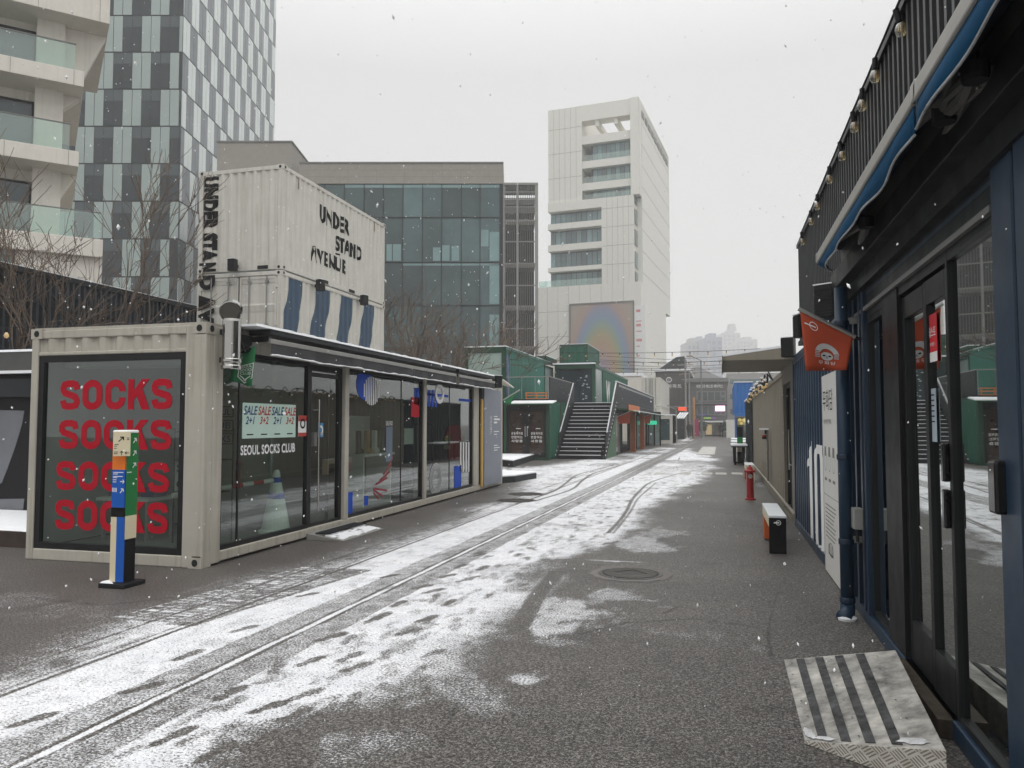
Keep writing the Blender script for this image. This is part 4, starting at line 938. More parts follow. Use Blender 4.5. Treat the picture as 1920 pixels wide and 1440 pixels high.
for dx in (-7.7, -7.04):
    for dy in (8.25, 8.7): MB().box(dx, dx + .04, dy, dy + .04, .12, .62).build('leg', ALU, t)
for k, c_ in enumerate((mat('charcoal_knit', (.04, .04, .045), .9), mat('brick_knit', (.25, .06, .03), .9), mat('navy_knit', (.02, .04, .12), .9))):
    MB().box(-7.7 + k * .25, -7.5 + k * .25, 8.35, 8.6, .661, .72 + .03 * k).build('folded_sweater', c_, None, ('charcoal', 'brick red', 'navy')[k] + ' folded knitwear on the low white display table', 'knitwear', bev=.012)
# traffic cone and its bar, indoors by the glass
def cone():
    x, y = -5.90, 9.42; t = thing('traffic_cone', 'white traffic cone with blue bands standing behind the shop window', 'cone', (x, y, .12))
    MB().lathe([(.235, .12), (.235, .15), (.19, .17), (.045, .93), (.03, .97), (.0, .97)], (x, y, 0), 24).build('body', mat('white_plastic', (.80, .84, .80), .4), t, smooth=False)
    for z0, z1 in ((.58, .66), (.80, .87)):
        R = lambda z: .19 - (.19 - .045) * (z - .17) / .76 + .004
        MB().lathe([(R(z0), z0), (R(z1), z1)], (x, y, 0), 24).build('band', BLUEV, t)
    b = thing('cone_bar', 'red and white striped bar resting on the traffic cone', 'barrier bar', (x, y - .9, .86))
    r_ = [MB(), MB()]
    for k in range(9): r_[k % 2].tube([(x - .02 - .05 * k, y - .06 - .16 * k, .83 - .01 * k), (x - .02 - .05 * (k + 1), y - .06 - .16 * (k + 1), .83 - .01 * (k + 1))], .03, 12)
    r_[0].build('white_sleeve', WHITE, b); r_[1].build('red_sleeve', mat('red_plastic', (.45, .05, .04), .4), b)
cone()
# ---- awning along the front
def left_awning():
    def piece(a0, a1, lab):
        t = thing('awning', lab, 'awning', tuple(FS((a0 + a1) / 2, 2.5, .1)), group='rolled awnings on the left shop')
        MB(FS).box(a0 + .25, a1, HT - .035, HT + .03, .0, .30).build('cassette', CHAR, t, bev=.01)
        MB(FS).box(a0 + .25, a1, 2.575, 2.635, .25, .31).build('front_bar', ALUP, t, bev=.008)
        v = MB(FS); n = int((a1 - a0) * 8)
        i = v.addv([(a0 + .27 + (a1 - a0 - .3) * k / n, z, .30 + (.012 * math.sin(k * 1.1) + .01 * math.sin(k * .37)) * (z < 2.5)) for k in range(n + 1) for z in (2.44 + .006 * math.sin(k * .43) + .004 * math.sin(k * 1.7), 2.58)])
        for k in range(n): v.face((i + 2 * k, i + 2 * k + 2, i + 2 * k + 3, i + 2 * k + 1))
        v.build('valance', DKFAB, t)
        sn = MB(FS); r = random.Random(int(a0 * 10))
        pts = [(a0 + .27 + (a1 - a0 - .3) * k / n, 2.437 + .006 * math.sin(k * .43) + .004 * math.sin(k * 1.7), .302 + .012 * math.sin(k * 1.1) + .01 * math.sin(k * .37)) for k in range(n + 1)]
        sn.tube(pts, [.006 + .008 * r.random() for _ in pts], 6); sn.build('snow_edge', SNOW, t)
        MB(FS).hexa([(a0 + .24, 2.60, .04), (a0 + .32, 2.60, .04), (a0 + .32, 2.60, .28), (a0 + .24, 2.60, .28), (a0 + .24, 2.66, .04), (a0 + .32, 2.66, .04), (a0 + .32, 2.66, .28), (a0 + .24, 2.66, .28)]).build('arm_bracket', BLACK, t)
        return t
    piece(.55, 7.62, 'long dark grey rolled awning over the shop door and windows'); piece(7.55, 10.45, 'short dark grey rolled awning over the far end window')
    m = MB(FS); r = random.Random(1); n = 90
    top = [(HT + .03 + .028 + .012 * r.random()) for _ in range(n + 1)]
    for k in range(n):
        a, b = .5 + (LEN - 2.3) * k / n, .5 + (LEN - 2.3) * (k + 1) / n
        m.hexa([(a, HT + .033, .31), (b, HT + .033, .31), (b, HT + .033, -2.3), (a, HT + .033, -2.3), (a, top[k], .30), (b, top[k + 1], .30), (b, top[k + 1], -2.3), (a, top[k], -2.3)])
    m.build('roof_snow', SNOW, None, kind='structure')
    t = thing('roof_clutter', 'dark bundle of awning brackets and cables at the roof corner', 'bracket', tuple(FS(.7, 2.4, .1)))
    q = MB(FS); r = random.Random(9)
    for k in range(9):
        a = .42 + r.random() * .35; q.tube([(a, 2.66 - r.random() * .1, .05), (a + r.uniform(-.1, .2), 2.5 - r.random() * .06, .16), (a + r.uniform(0, .25), 2.45, .05)], .012, 6)
    q.box(.45, .72, 2.5, 2.66, .01, .10).build('bracket', BLACKM, t)
left_awning()
# ---- steel flue
def flue():
    x, y = X0 + .17, 7.62; z0, z1 = 2.22, 2.80
    t = thing('steel_flue', 'polished steel flue pipe with a tilted round cap at the shop corner', 'flue', (x, y, z0))
    MB().lathe([(.102, z0 + .02), (.102, z1 - .03), (.094, z1), (.0, z1)], (x, y, 0), 32).build('pipe', CHROME, t, smooth=False)
    for z in (z0, z0 + .075): MB().lathe([(.108, z), (.114, z + .012), (.114, z + .04), (.108, z + .05)], (x, y, 0), 32).build('collar', CHROME, t)
    ax = Fr((0, 0, 0), (.86, -.5, .12), Vector((.18, .5, .85)))
    n = Vector((.42, -.80, -.32)).normalized(); u = n.cross(Vector((0, 0, 1))).normalized(); v = n.cross(u)
    c = MB(); F_ = Fr((x - .03, y + .02, z1 + .10), u, v); F_.n = n
    for prof in ([(.0, -.07), (.118, -.07), (.124, -.06), (.124, .055), (.112, .06)],): 
        base = len(c.v); k_ = 32
        for r, h in prof:
            for j in range(k_): c.v.append(tuple(F_(r * math.cos(2 * math.pi * j / k_), r * math.sin(2 * math.pi * j / k_), h)))
        for q in range(len(prof) - 1):
            for j in range(k_): c.face((base + q * k_ + j, base + q * k_ + (j + 1) % k_, base + (q + 1) * k_ + (j + 1) % k_, base + (q + 1) * k_ + j))
    c.build('cap_ring', CHROME, t)
    d = MB(F_); d.disc(0, 0, .05, .112, n=32); d.build('cap_disc', mat('dull_steel', (.12, .115, .10), .5, .6), t)
    MB().tube([(x + .06, y + .02, z1 - .02), (x + .09, y + .05, z1 + .14)], .014).build('cap_bracket', CHAR, t)
    MB().box(x - .13, x - .06, y - .04, y + .04, 2.3, 2.36).box(x - .13, x - .06, y - .04, y + .04, 2.62, 2.68).build('wall_bracket', BLACKM, t)
flue()
# ---- green pennant
def pennant(lab, mt_, F, tip, root, d0, d1, art, rows=8):
    """slanted batten with a hanging cloth; tip/root/d0/d1: (a,b) of batten ends and lower cloth corners in frame F"""
    t = thing('shop_flag', lab, 'flag', tuple(F(*root, 0)))
    MB(F).tube([(*tip, 0), (*root, 0)], .017, 10).build('batten', ALU, t)
    e = (root[0] + (root[0] - tip[0]) * .10, root[1] + (root[1] - tip[1]) * .10); MB(F).tube([(*root, 0), (*e, 0)], .012, 8).build('holder', BLACKM, t)
    def P(s, q): 
        a = (tip[0] * (1 - s) + root[0] * s) * (1 - q) + (d0[0] * (1 - s) + d1[0] * s) * q; b = (tip[1] * (1 - s) + root[1] * s) * (1 - q) + (d0[1] * (1 - s) + d1[1] * s) * q
        return a, b, .018 * math.sin(s * 7 + q) * q
    c = MB(F); N_ = 16; i = c.addv([P(s / N_ * .94 + .03, q / rows) for q in range(rows + 1) for s in range(N_ + 1)])
    for q in range(rows):
        for s in range(N_): k = i + q * (N_ + 1) + s; c.face((k, k + N_ + 1, k + N_ + 2, k + 1))
    o = c.build('cloth', mt_, t, smooth=True); sm = o.modifiers.new('thickness', 'SOLIDIFY'); sm.thickness = .003; sm.offset = 0
    def W_(s, q): a, b, z = P(s, q); return a, b, z
    art(o, W_, F)
    return t
def clothart(o, W_, F, mt_, name, polys):
    m = MB(F)
    for pl in polys: m.poly([(lambda a, b, c: (a, b, c + .006))(*W_(s, q)) for s, q in pl])
    m.build(name, mt_, o)
def circ(cs, cq, rs, rq, r_in=0, a0=0, a1=360, n=24):
    P = []
    for k in range(n):
        t0, t1 = RAD(a0 + (a1 - a0) * k / n), RAD(a0 + (a1 - a0) * (k + 1) / n)
        P.append([(cs + rs * math.cos(t0), cq - rq * math.sin(t0)), (cs + rs * math.cos(t1), cq - rq * math.sin(t1)), (cs + rs * r_in * math.cos(t1), cq - rq * r_in * math.sin(t1)), (cs + rs * r_in * math.cos(t0), cq - rq * r_in * math.sin(t0))])
    return P
def textpolys(body, s0, s1, q0, q1, bold=.0):
    V, Fc = text2d(body, bold); return [[(s0 + (s1 - s0) * V[k][0], q1 + (q0 - q1) * V[k][1]) for k in f] for f in Fc]
def green_art(o, W_, F):
    clothart(o, W_, F, VINYLW, 'lettering', textpolys('SEOUL', .36, .90, .46, .535) + textpolys('SOCKS', .36, .90, .555, .63) + textpolys('CLUB', .38, .88, .65, .725))
    sh = [(.30, .44), (.96, .44), (.96, .80), (.63, .97), (.30, .80)]; inn = [(.33, .455), (.93, .455), (.93, .79), (.63, .945), (.33, .79)]
    P = [[sh[k], sh[(k + 1) % 5], inn[(k + 1) % 5], inn[k]] for k in range(5)]
    for k in range(3): P += [[(.36 + .09 * k, .75 + .035 * k), (.41 + .09 * k, .75 + .035 * k), (.63, .86 + .02 * k), (.60, .87 + .02 * k)], [(.90 - .09 * k, .75 + .035 * k), (.85 - .09 * k, .75 + .035 * k), (.63, .86 + .02 * k), (.66, .87 + .02 * k)]]
    clothart(o, W_, F, VINYLW, 'emblem', P)
    clothart(o, W_, F, VINYLW, 'emblem', circ(.30, .20, .09, .085, .8) + [[(.08, .19), (.36, .19), (.36, .215), (.08, .215)]])
Fg = face_nY(8.02, 0); q = lambda x, y: (gY(x, y, 8.02).x, gY(x, y, 8.02).z)
def green_art2(o, W_, F):
    # the batten rises to the right here: mirror s so that lettering reads left to right
    green_art(o, lambda s, q_: W_(1 - s, q_), F)
pennant('green shop flag with a white shield emblem hanging by the steel flue', GFLAG, Fg, q(482, 643), q(441, 671), q(475, 726), q(429, 713), green_art2)
# ---- door ramp with snow
def wedge_ramp(lab, pts, h, mt_, name='door_ramp', cat='ramp', snow=None):
    """pts: low-left, low-right, high-right, high-left corners on the ground plane"""
    a, b, c, d = [Vector((p[0], p[1], 0)) for p in pts]
    t = thing(name, lab, cat, tuple((a + b + c + d) / 4))
    up = Vector((0, 0, h)); e = Vector((0, 0, .006))
    MB().hexa([tuple(v) for v in (a, b, c, d)] + [tuple(v) for v in (a + e, b + e, c + up, d + up)]).build('plate', mt_, t, bev=.004)
    return t, (a, b, c, d), up
DIAM = bpy.data.materials.new('tread_plate'); DIAM.use_nodes = True
def tread_plate():
    t = DIAM.node_tree; b = t.nodes['Principled BSDF']; N = t.nodes.new; L = t.links.new
    tc = N('ShaderNodeTexCoord'); b.inputs['Metallic'].default_value = .25
    def mt(op, a, c=None):
        q = N('ShaderNodeMath'); q.operation = op
        for k, x in enumerate((a, c)):
            if isinstance(x, (int, float)): q.inputs[k].default_value = x
            elif x is not None: L(x, q.inputs[k])
        return q.outputs[0]
    s = N('ShaderNodeSeparateXYZ'); L(tc.outputs['Object'], s.inputs[0]); x = mt('MULTIPLY', mt('ADD', s.outputs[0], s.outputs[2]), 14.0); y = mt('MULTIPLY', mt('SUBTRACT', s.outputs[0], s.outputs[2]), 14.0)
    chk = mt('MODULO', mt('ADD', mt('FLOOR', x), mt('FLOOR', y)), 2.0); chk = mt('ABSOLUTE', chk)
    fx = mt('FRACT', mt('ADD', x, 100)); fy = mt('FRACT', mt('ADD', y, 100))
    def bar(f, g): return mt('MULTIPLY', mt('GREATER_THAN', mt('SINE', mt('MULTIPLY', f, 6.2832 * 4)), .1), mt('LESS_THAN', mt('ABSOLUTE', mt('SUBTRACT', g, .5)), .40))
    bars = mt('ADD', mt('MULTIPLY', chk, bar(fx, fy)), mt('MULTIPLY', mt('SUBTRACT', 1.0, chk), bar(fy, fx)))
    n = N('ShaderNodeTexNoise'); n.inputs['Scale'].default_value = 5; n.inputs['Detail'].default_value = 6; L(tc.outputs['Generated'], n.inputs['Vector'])
    r = N('ShaderNodeValToRGB'); r.color_ramp.elements[0].position = .35; r.color_ramp.elements[0].color = (.60, .57, .51, 1); r.color_ramp.elements[1].position = .7; r.color_ramp.elements[1].color = (.82, .79, .73, 1); L(n.outputs['Fac'], r.inputs[0])
    xm = N('ShaderNodeMix'); xm.data_type = 'RGBA'; xm.blend_type = 'MULTIPLY'; xm.inputs['Factor'].default_value = 1; L(r.outputs[0], xm.inputs['A']); r3 = N('ShaderNodeValToRGB'); r3.color_ramp.elements[0].color = (1, 1, 1, 1); r3.color_ramp.elements[1].color = (.42, .39, .34, 1); L(bars, r3.inputs[0]); L(r3.outputs[0], xm.inputs['B']); L(xm.outputs['Result'], b.inputs['Base Color']); b.inputs['Roughness'].default_value = .36
    bp = N('ShaderNodeBump'); bp.inputs['Strength'].default_value = .9; bp.inputs['Distance'].default_value = .006; L(bars, bp.inputs['Height']); L(bp.outputs[0], b.inputs['Normal'])
tread_plate()
lo = gZ(711, 998); lo2 = gZ(645, 1015); hi = (-5.54, lo.y); 
y_a, y_b = 9.62, 10.92
t, (a, b, c, d), up = wedge_ramp('snow dusted metal ramp at the door of the left shop', [(-4.98, y_a), (-4.98, y_b), (-5.545, y_b), (-5.545, y_a)], .085, ALUP)
def thin_snow(par, a, b, c, d, up, s0, s1, q0, q1, seed):
    m = MB(); r = random.Random(seed); n = 14
    def P(s, q): lo_ = a.lerp(b, s); hi_ = (d + up).lerp(c + up, s); p = lo_.lerp(hi_, q); return p
    for k in range(n):
        sa, sb = s0 + (s1 - s0) * k / n, s0 + (s1 - s0) * (k + 1) / n
        qa = q0 + r.random() * .06; qb = q1 - r.random() * .12
        for w in range(6):
            u0, u1 = qa + (qb - qa) * w / 6, qa + (qb - qa) * (w + 1) / 6
            if r.random() < .12: continue
            z = Vector((0, 0, .012 + .006 * r.random())); m.hexa([tuple(P(sa, u0)), tuple(P(sb, u0)), tuple(P(sb, u1)), tuple(P(sa, u1))] + [tuple(v + z) for v in (P(sa, u0), P(sb, u0), P(sb, u1), P(sa, u1))])
    m.build('snow_patch', SNOW, par)
thin_snow(t, a, b, c, d, up, .05, .97, .06, .62, 3)
g = MB()
for k in range(22): y = y_a + .08 + (y_b - y_a - .16) * k / 21; g.box(-5.45, -5.24, y, y + .028, .0755, .092)
g.build('grip_strip', CHAR, t)
# ---- information panel and yellow strip at the far end
t = thing('info_panel', 'blue grey information panel with small white print at the end of the shop', 'sign', tuple(FS(10.7, .1, .05)))
MB(FS).box(aF(905, 830) - .02, aF(936, 830), .10, 2.46, .004, .05).build('panel', GREYP, t)
m = MB(FS); r = random.Random(8); pa = aF(905, 830); pw = aF(936, 830) - pa
for k, z in enumerate((1.78, 1.70, 1.62, 1.40, 1.33, 1.05, .99, .93)): m.box(pa + pw * .55, pa + pw * (.72 + .2 * r.random()), z, z + (.04 if k in (1, 2) else .02), .05, .053)
m.m = 0; text(m, '언더스탠드', pa + pw * .30, pa + pw * .42, 1.35, 1.80, .0535, .0, rot=-90); m.build('white_print', VINYLW, t)
t = thing('painted_strip', 'yellow vertical pole strip beside the blue grey panel', 'pole', tuple(FS(10.2, .1, .02)))
MB(FS).box(aF(902.5, 830) - .10, aF(902.5, 830) + .02, .1, 2.2, .004, .045).build('strip', YEL, t, bev=.008)
MB(FS).box(aF(902.5, 830) - .09, aF(902.5, 830) + .01, 2.2, 2.45, .004, .03).build('cap', DKROOM, t)
# ---- loudspeakers
def speaker_proto():
    t = thing('loudspeaker', 'x', 'speaker', (0, 0, 0), group='weatherproof speakers on the containers', local=True)
    MB().box(-.12, .12, -.11, .11, -.19, .19).build('cabinet', CHARF, t, bev=.02)
    g = MB()
    for k in range(9): g.box(-.10, .10, -.118, -.111, -.17 + k * .038, -.15 + k * .038)
    g.build('grille', BLACK, t)
    MB().box(-.04, .04, .11, .25, -.05, .05).tube([(0, .2, -.12), (0, .2, .12)], .02).build('bracket', BLACK, t)
    MB().box(-.125, .125, -.115, .115, .191, .205).build('snow_cap', SNOW, t)
    return t
SPK = speaker_proto()
SPK.scale = (.8, .8, .8); spk_used = [False]
def speaker(p, rz, lab):
    if not spk_used[0]: spk_used[0] = True; SPK.location = p; SPK.rotation_euler = (0, 0, rz); SPK['label'] = lab; return SPK
    return dup(SPK, p, rz, lab)
p = gX(932, 716, X0 + .25); speaker(p, RAD(60), 'dark speaker above the blue grey panel on the left shop')
# ---- way-finding post
def sign_post():
    cx, cy = gZ(229, 1098).x, gZ(229, 1098).y; w = .081; zt = gY(236, 812, cy).z
    t = thing('direction_post', 'tall square direction post in orange, green, blue, cream and black panels', 'signpost', (cx, cy, 0))
    Z = lambda y: gY(232, y, cy - w).z
    FL = face_nY(cy - w, cx - w); FR = face_pX(cx + w, cy - w); W2 = 2 * w
    MB().box(cx - w + .004, cx + w - .004, cy - w + .004, cy + w - .004, .05, zt).build('core', BLKP, t)
    def pan(F, a0, a1, y0, y1, mt_): MB(F).box(a0, a1, max(.05, Z(y1)), min(zt, Z(y0)), -.006, .0).build('colour_panel', mt_, t)
    pan(FL, 0, W2, 800, 881, ORANGE); pan(FL, 0, W2, 881, 952, BLUEP); pan(FL, 0, W2, 952, 970, BLKP); pan(FL, 0, W2 * .42, 970, 1110, CREAM); pan(FL, W2 * .42, W2, 970, 1110, BLUEP)
    pan(FR, 0, W2, 800, 968, GRNP); pan(FR, 0, W2, 968, 1012, CREAM)
    MB().box(cx - .15, cx + .15, cy - .15, cy + .15, 0, .045).build('base_plate', BLACKM, t, bev=.006)
    MB().box(cx - w - .004, cx + w + .004, cy - w - .004, cy + w + .004, zt, zt + .03).build('snow_cap', SNOW, t, bev=.012)
    MB().hexa([(cx - .14, cy - .14, .046), (cx + .02, cy - .14, .046), (cx - .02, cy - .10, .046), (cx - .14, cy - .02, .046), (cx - .12, cy - .13, .062), (cx - .02, cy - .13, .06), (cx - .05, cy - .11, .066), (cx - .12, cy - .04, .06)]).build('snow_patch', SNOW, t)
    def arrow(m, a, b, s, ang, c):
        r = RAD(ang); C, S_ = math.cos(r), math.sin(r)
        for pl in ([(-1, -.13), (.55, -.13), (.55, .13), (-1, .13)], [(1, 0), (.78, .22), (.05, -.51), (.27, -.73)], [(1, 0), (.27, .73), (.05, .51), (.78, -.22)]):
            m.poly([(a + s * (x * C - y * S_), b + s * (x * S_ + y * C), c) for x, y in pl])
    m = MB(FR)
    for y in (826, 850, 873): arrow(m, W2 * .68, Z(y), .035, 50, .003)
    m.box(W2 * .1, W2 * .45, Z(886) - .004, Z(886) + .004, .0, .003); m.build('white_arrow', VINYLW, t)
    m = MB(FL); arrow(m, W2 * .78, Z(903), .028, 0, .003); arrow(m, W2 * .76, Z(920), .032, 48, .003)
    for y, l in ((886, .75), (889, .35), (893.5, .7), (896, .3), (900, .25), (904, .25)): m.box(W2 * .08, W2 * (.08 + l), Z(y) - .0035, Z(y) + .0035, 0, .003)
    for k in range(4): m.box(W2 * (.06 + .09 * k), W2 * (.10 + .09 * k), Z(923), Z(915), 0, .003)
    m.build('white_print', VINYLW, t)
    Fp = Fr((cx + .045, cy - w - .075, 0), (.74, .67, 0)); p = MB(Fp); p.box(-.04, .112, Z(855), Z(809), -.02, 0); o = p.build('sign_plate', CREAM, t, bev=.004)
    for ar in ((.03, Z(823), .034, 45, .002), (.035, Z(849), .022, 90, .002), (.082, Z(849), .020, 180, .002)): m = MB(Fp); arrow(m, *ar); m.build('black_arrow', BLKP, o)
    m = MB(Fp)
    for y, l in ((833, .05), (836, .03), (840, .03), (847, .045), (850, .04)): m.box(-.032, -.032 + l * .8, Z(y) - .003, Z(y) + .003, 0, .002)
    for y in (821, 824): m.box(.078, .10, Z(y) - .003, Z(y) + .003, 0, .002)
    m.build('black_print', BLKP, o, kind='stuff')
    MB().tube([(cx - w * .5, cy - w - .005, .02), (cx - w * .5, cy - w - .09, Z(830))], .001, 4)
sign_post()
# ================================================================== stacked pale containers behind the shop
def stack():
    xs0, xs1, y0, y1 = -12.91, -10.47, 16.80, 22.86
    t = thing('ground_container', 'plain pale container at the foot of the stack behind the shop', 'container', ((xs0 + xs1) / 2, (y0 + y1) / 2, 0))
    box_shell(xs0, xs1, y0, y1, 0, 2.70).build('frame', BEIGE2, t)
    c = MB(face_pX(xs1, y0)); corrugated(c, .12, y1 - y0 - .12, .13, 2.6, -.015); c.F = face_nY(y0, xs0); corrugated(c, .12, xs1 - xs0 - .12, .13, 2.6, -.015); c.build('side_wall', BEIGE2, t)
    for which, z0, z1 in (('striped', 2.72, 5.42), ('lettered', 5.46, 8.10)):
        lab = 'pale shipping container with wavy blue stripes, below the lettered one' if which == 'striped' else 'pale shipping container with large black lettering, topmost of the stack'
        t = thing('shipping_container', lab, 'container', ((xs0 + xs1) / 2, (y0 + y1) / 2, z0), group='stacked pale shipping containers')
        box_shell(xs0, xs1, y0, y1, z0, z1).build('frame', BEIGE2, t, bev=.01)
        F1 = face_pX(xs1, y0, 0); F2 = face_nY(y0, xs0, 0)
        s = MB(F1); corrugated(s, .12, y1 - y0 - .12, z0 + .13, z1 - .10, -.015); sw = s.build('side_wall', BEIGE2, t)
        MB().box(xs0 + .03, xs1 - .03, y0 + .03, y1 - .03, z1 - .05, z1 - .02).build('roof', BEIGE2, t)
        for (F_, a) in ((F2, -.006), (F2, xs1 - xs0 - .164), (F1, -.006), (F1, y1 - y0 - .164)):
            for z in (z0 - .01, z1 - .11): casting(t, F_, a - .004 if F_ is F2 and a > 0 else a + .012 if F_ is F1 and a < 0 else a, z + (.002 if F_ is F1 else 0), mat_=BEIGE2, c=.009 if F_ is F1 else .006)
        pk = MB(F1)
        for a in (2.0, 3.6): pk.box(a, a + .36, z0 + .02, z0 + .11, -.002, .003)
        pk.F = F2; pk.box(1.75, 2.05, z0 + .02, z0 + .11, -.002, .003); pk.build('fork_pocket', DKROOM, t)
        A_ = lambda x, y: gX(x, y, xs1).y - y0
        if which == 'lettered':
            s = MB(F2); corrugated(s, .12, xs1 - xs0 - .12, z0 + .24, z1 - .10, -.015, .235, .04, .05); ew = s.build('end_wall', BEIGE2, t)
            MB(F2).box(.12, xs1 - xs0 - .12, z0 + .13, z0 + .24, -.1, -.012).build('end_sill', BEIGE2, t)
            m = MB(F1)
            for wd, x0, x1, yt, yb in (('UNDER', 600, 656, 380.5, 439), ('STAND', 631, 679, 445, 484), ('ΛVENUE', 584, 651, 463, 511)):
                a0, a1 = A_(x0, 450), A_(x1, 450)
                # heights measured on the wall at each end of the word
                if wd == 'UNDER': b1 = gX(602, 383, xs1).z; b0 = gX(602, 416, xs1).z
                elif wd == 'STAND': b1 = gX(633, 441, xs1).z; b0 = gX(633, 470, xs1).z
                else: b1 = gX(588, 460, xs1).z; b0 = gX(588, 490, xs1).z
                corr_text(m, wd, a0, a1, b0, b1, -.012, bold=.045, spacing=1.12)
            a = A_(633, 472); 
            zz = gX(633, 474, xs1).z; corr_text(m, '_', A_(631, 474), A_(640, 474), zz - .05, zz, -.015, bold=.03)
            m.build('black_lettering', BLKP, sw)
            m = MB(F2); corr_text(m, 'UNDER STA', .05, .55, z0 + .29, z1 - .14, -.010, bold=.075, spacing=1.1, rot=-90, per=.235, dep=.04, phase=.05); text(m, 'N', .05, .55, z0 + .03, z0 + .26, .003, bold=.075, rot=-90); m.build('black_lettering', BLKP, ew)
            m = MB(F1)
            for px in (560, 702): a = A_(px, 340 if px < 600 else 425); m.tube([(a, z1 - .12, .004), (a, z1 - .42, .004)], .012, 6)
            m.build('rust_run', mat('rusty_run', (.18, .12, .07), .8), sw)
        else:
            dz0, dz1 = z0 + .13, z1 - .12
            for k in (0, 1):
                a0 = .12 + k * 1.10; a1 = a0 + 1.09; d = MB(F2); d.box(a0 + .01, a1 - .01, dz0, dz1, -.09, -.05); d.bars(a0 + .01, a1 - .01, dz0, dz1, .06, -.05, -.028)
                n = 3
                for j in range(n + 1):
                    z = dz0 + .12 + (dz1 - dz0 - .3) * j / n; d.hexa([(a0 + .07, z, -.05), (a1 - .07, z, -.05), (a1 - .07, z, -.051), (a0 + .07, z, -.051), (a0 + .07, z + .22, -.05), (a1 - .07, z + .22, -.05), (a1 - .07, z + .17, -.030), (a0 + .07, z + .17, -.030)])
                do = d.build('container_door', BEIGE2, t)
                for a in (a0 + .30, a0 + .80): 
                    r = MB(F2); r.tube([(a, dz0, -.0), (a, dz1 + .02, -.0)], .017, 8)
                    for z in (dz0 + .15, dz0 + 1.2, dz1 - .15): r.box(a - .05, a + .05, z, z + .05, -.028, .0)
                    r.build('lock_rod', ALUP, do)
                hg = MB(F2)
                for z in (dz0 + .3, dz0 + 1.2, dz1 - .3): hg.box(a0 - .05 if k == 0 else a1 - .04, a0 + .04 if k == 0 else a1 + .05, z, z + .07, -.05, .006)
                hg.build('hinge', BEIGE2, do)
            MB(F2).box(1.205, 1.225, dz0, dz1, -.06, -.02).build('door_seal', BLKP, t)
            m = MB(F2); text(m, 'D ΛVE', .05, .55, z1 - 1.50, z1 - .02, .003, bold=.075, spacing=1.1, rot=-90); m.build('black_lettering', BLKP, t)
            # four wavy blue stripes, painted over the ribs
            m = MB(F1); zt_, zb_ = z1 - .11, z0 + .14
            for x0t, x1t in ((543, 569), (595, 619.5), (642, 662), (683, 703)):
                yt = 500 + (x0t - 530) * .35 + 24; a0 = A_(x0t, yt); a1 = A_(x1t, yt + 8); w_ = a1 - a0
                n = 24
                def off(s): return -.42 * w_ * smooths(s) + .0
                def smooths(s): return .5 - .5 * math.cos(min(1, s / .62) * math.pi) if s < .62 else 1 - .55 * (.5 - .5 * math.cos(min(1, (s - .62) / .5) * math.pi))
                L_ = [(a0 + off(s / n) * 1.0, zt_ + (zb_ - zt_) * s / n) for s in range(n + 1)]; R_ = [(a1 + off(max(0, s / n - .08)) * 1.05, zt_ + (zb_ - zt_) * s / n) for s in range(n + 1)]
                P = L_ + R_; Fc = [(s, s + 1, n + 1 + s + 1, n + 1 + s) for s in range(n)]
                on_corr(m, P, Fc, -.015)
            m.build('blue_stripe', DBLUEP, sw)
    speaker(gY(436, 497, y0 - .2), 0, 'dark speaker on the end of the stack above the container doors')
    speaker(gX(601, 535, xs1 + .2), RAD(70), 'dark speaker over the second blue stripe of the stack'); speaker(gX(683, 563, xs1 + .2), RAD(70), 'dark speaker over the last blue stripe of the stack')
stack()
# ================================================================== dark fence, dark container at the left edge, bare trees
def dark_fence():
    X = -15.2; zt = gX(365, 574, X).z; y1 = gX(368, 574, X).y + 3; y0 = 9.0
    t = thing('slat_fence', 'long dark fence of close vertical slats behind the bare trees', 'fence', (X, (y0 + y1) / 2, 0)); F = face_pX(X, y0); L_ = y1 - y0
    MB(F).box(0, L_, 0, zt - .1, -.14, -.08).build('backing', BLACKM, t); MB(F).box(0, L_, zt - .12, zt, -.16, .09).build('top_rail', CHAR, t); MB(F).box(0, L_, 0, 2.7, -.2, .02).build('plinth', CHAR, t)
    n = int(L_ / .17); 
    for k in range(min(n, 100)): MB(F).box(k * .17 + .02, k * .17 + .085, 2.7, zt - .12, -.08, .05).build('slat', mat('slate_slat', (.040, .046, .056), .5, var=.15), t)
    m = MB(F); [m.box(k * .17 + .02, k * .17 + .085, 2.7, zt - .12, -.08, .05) for k in range(100, n)]
    if n > 100: m.build('slat', MATS['slate_slat'], t, kind='stuff')
    s = MB(F); s.box(0, L_, zt, zt + .03, -.16, .05); s.build('snow_cap', SNOW, t)
dark_fence()
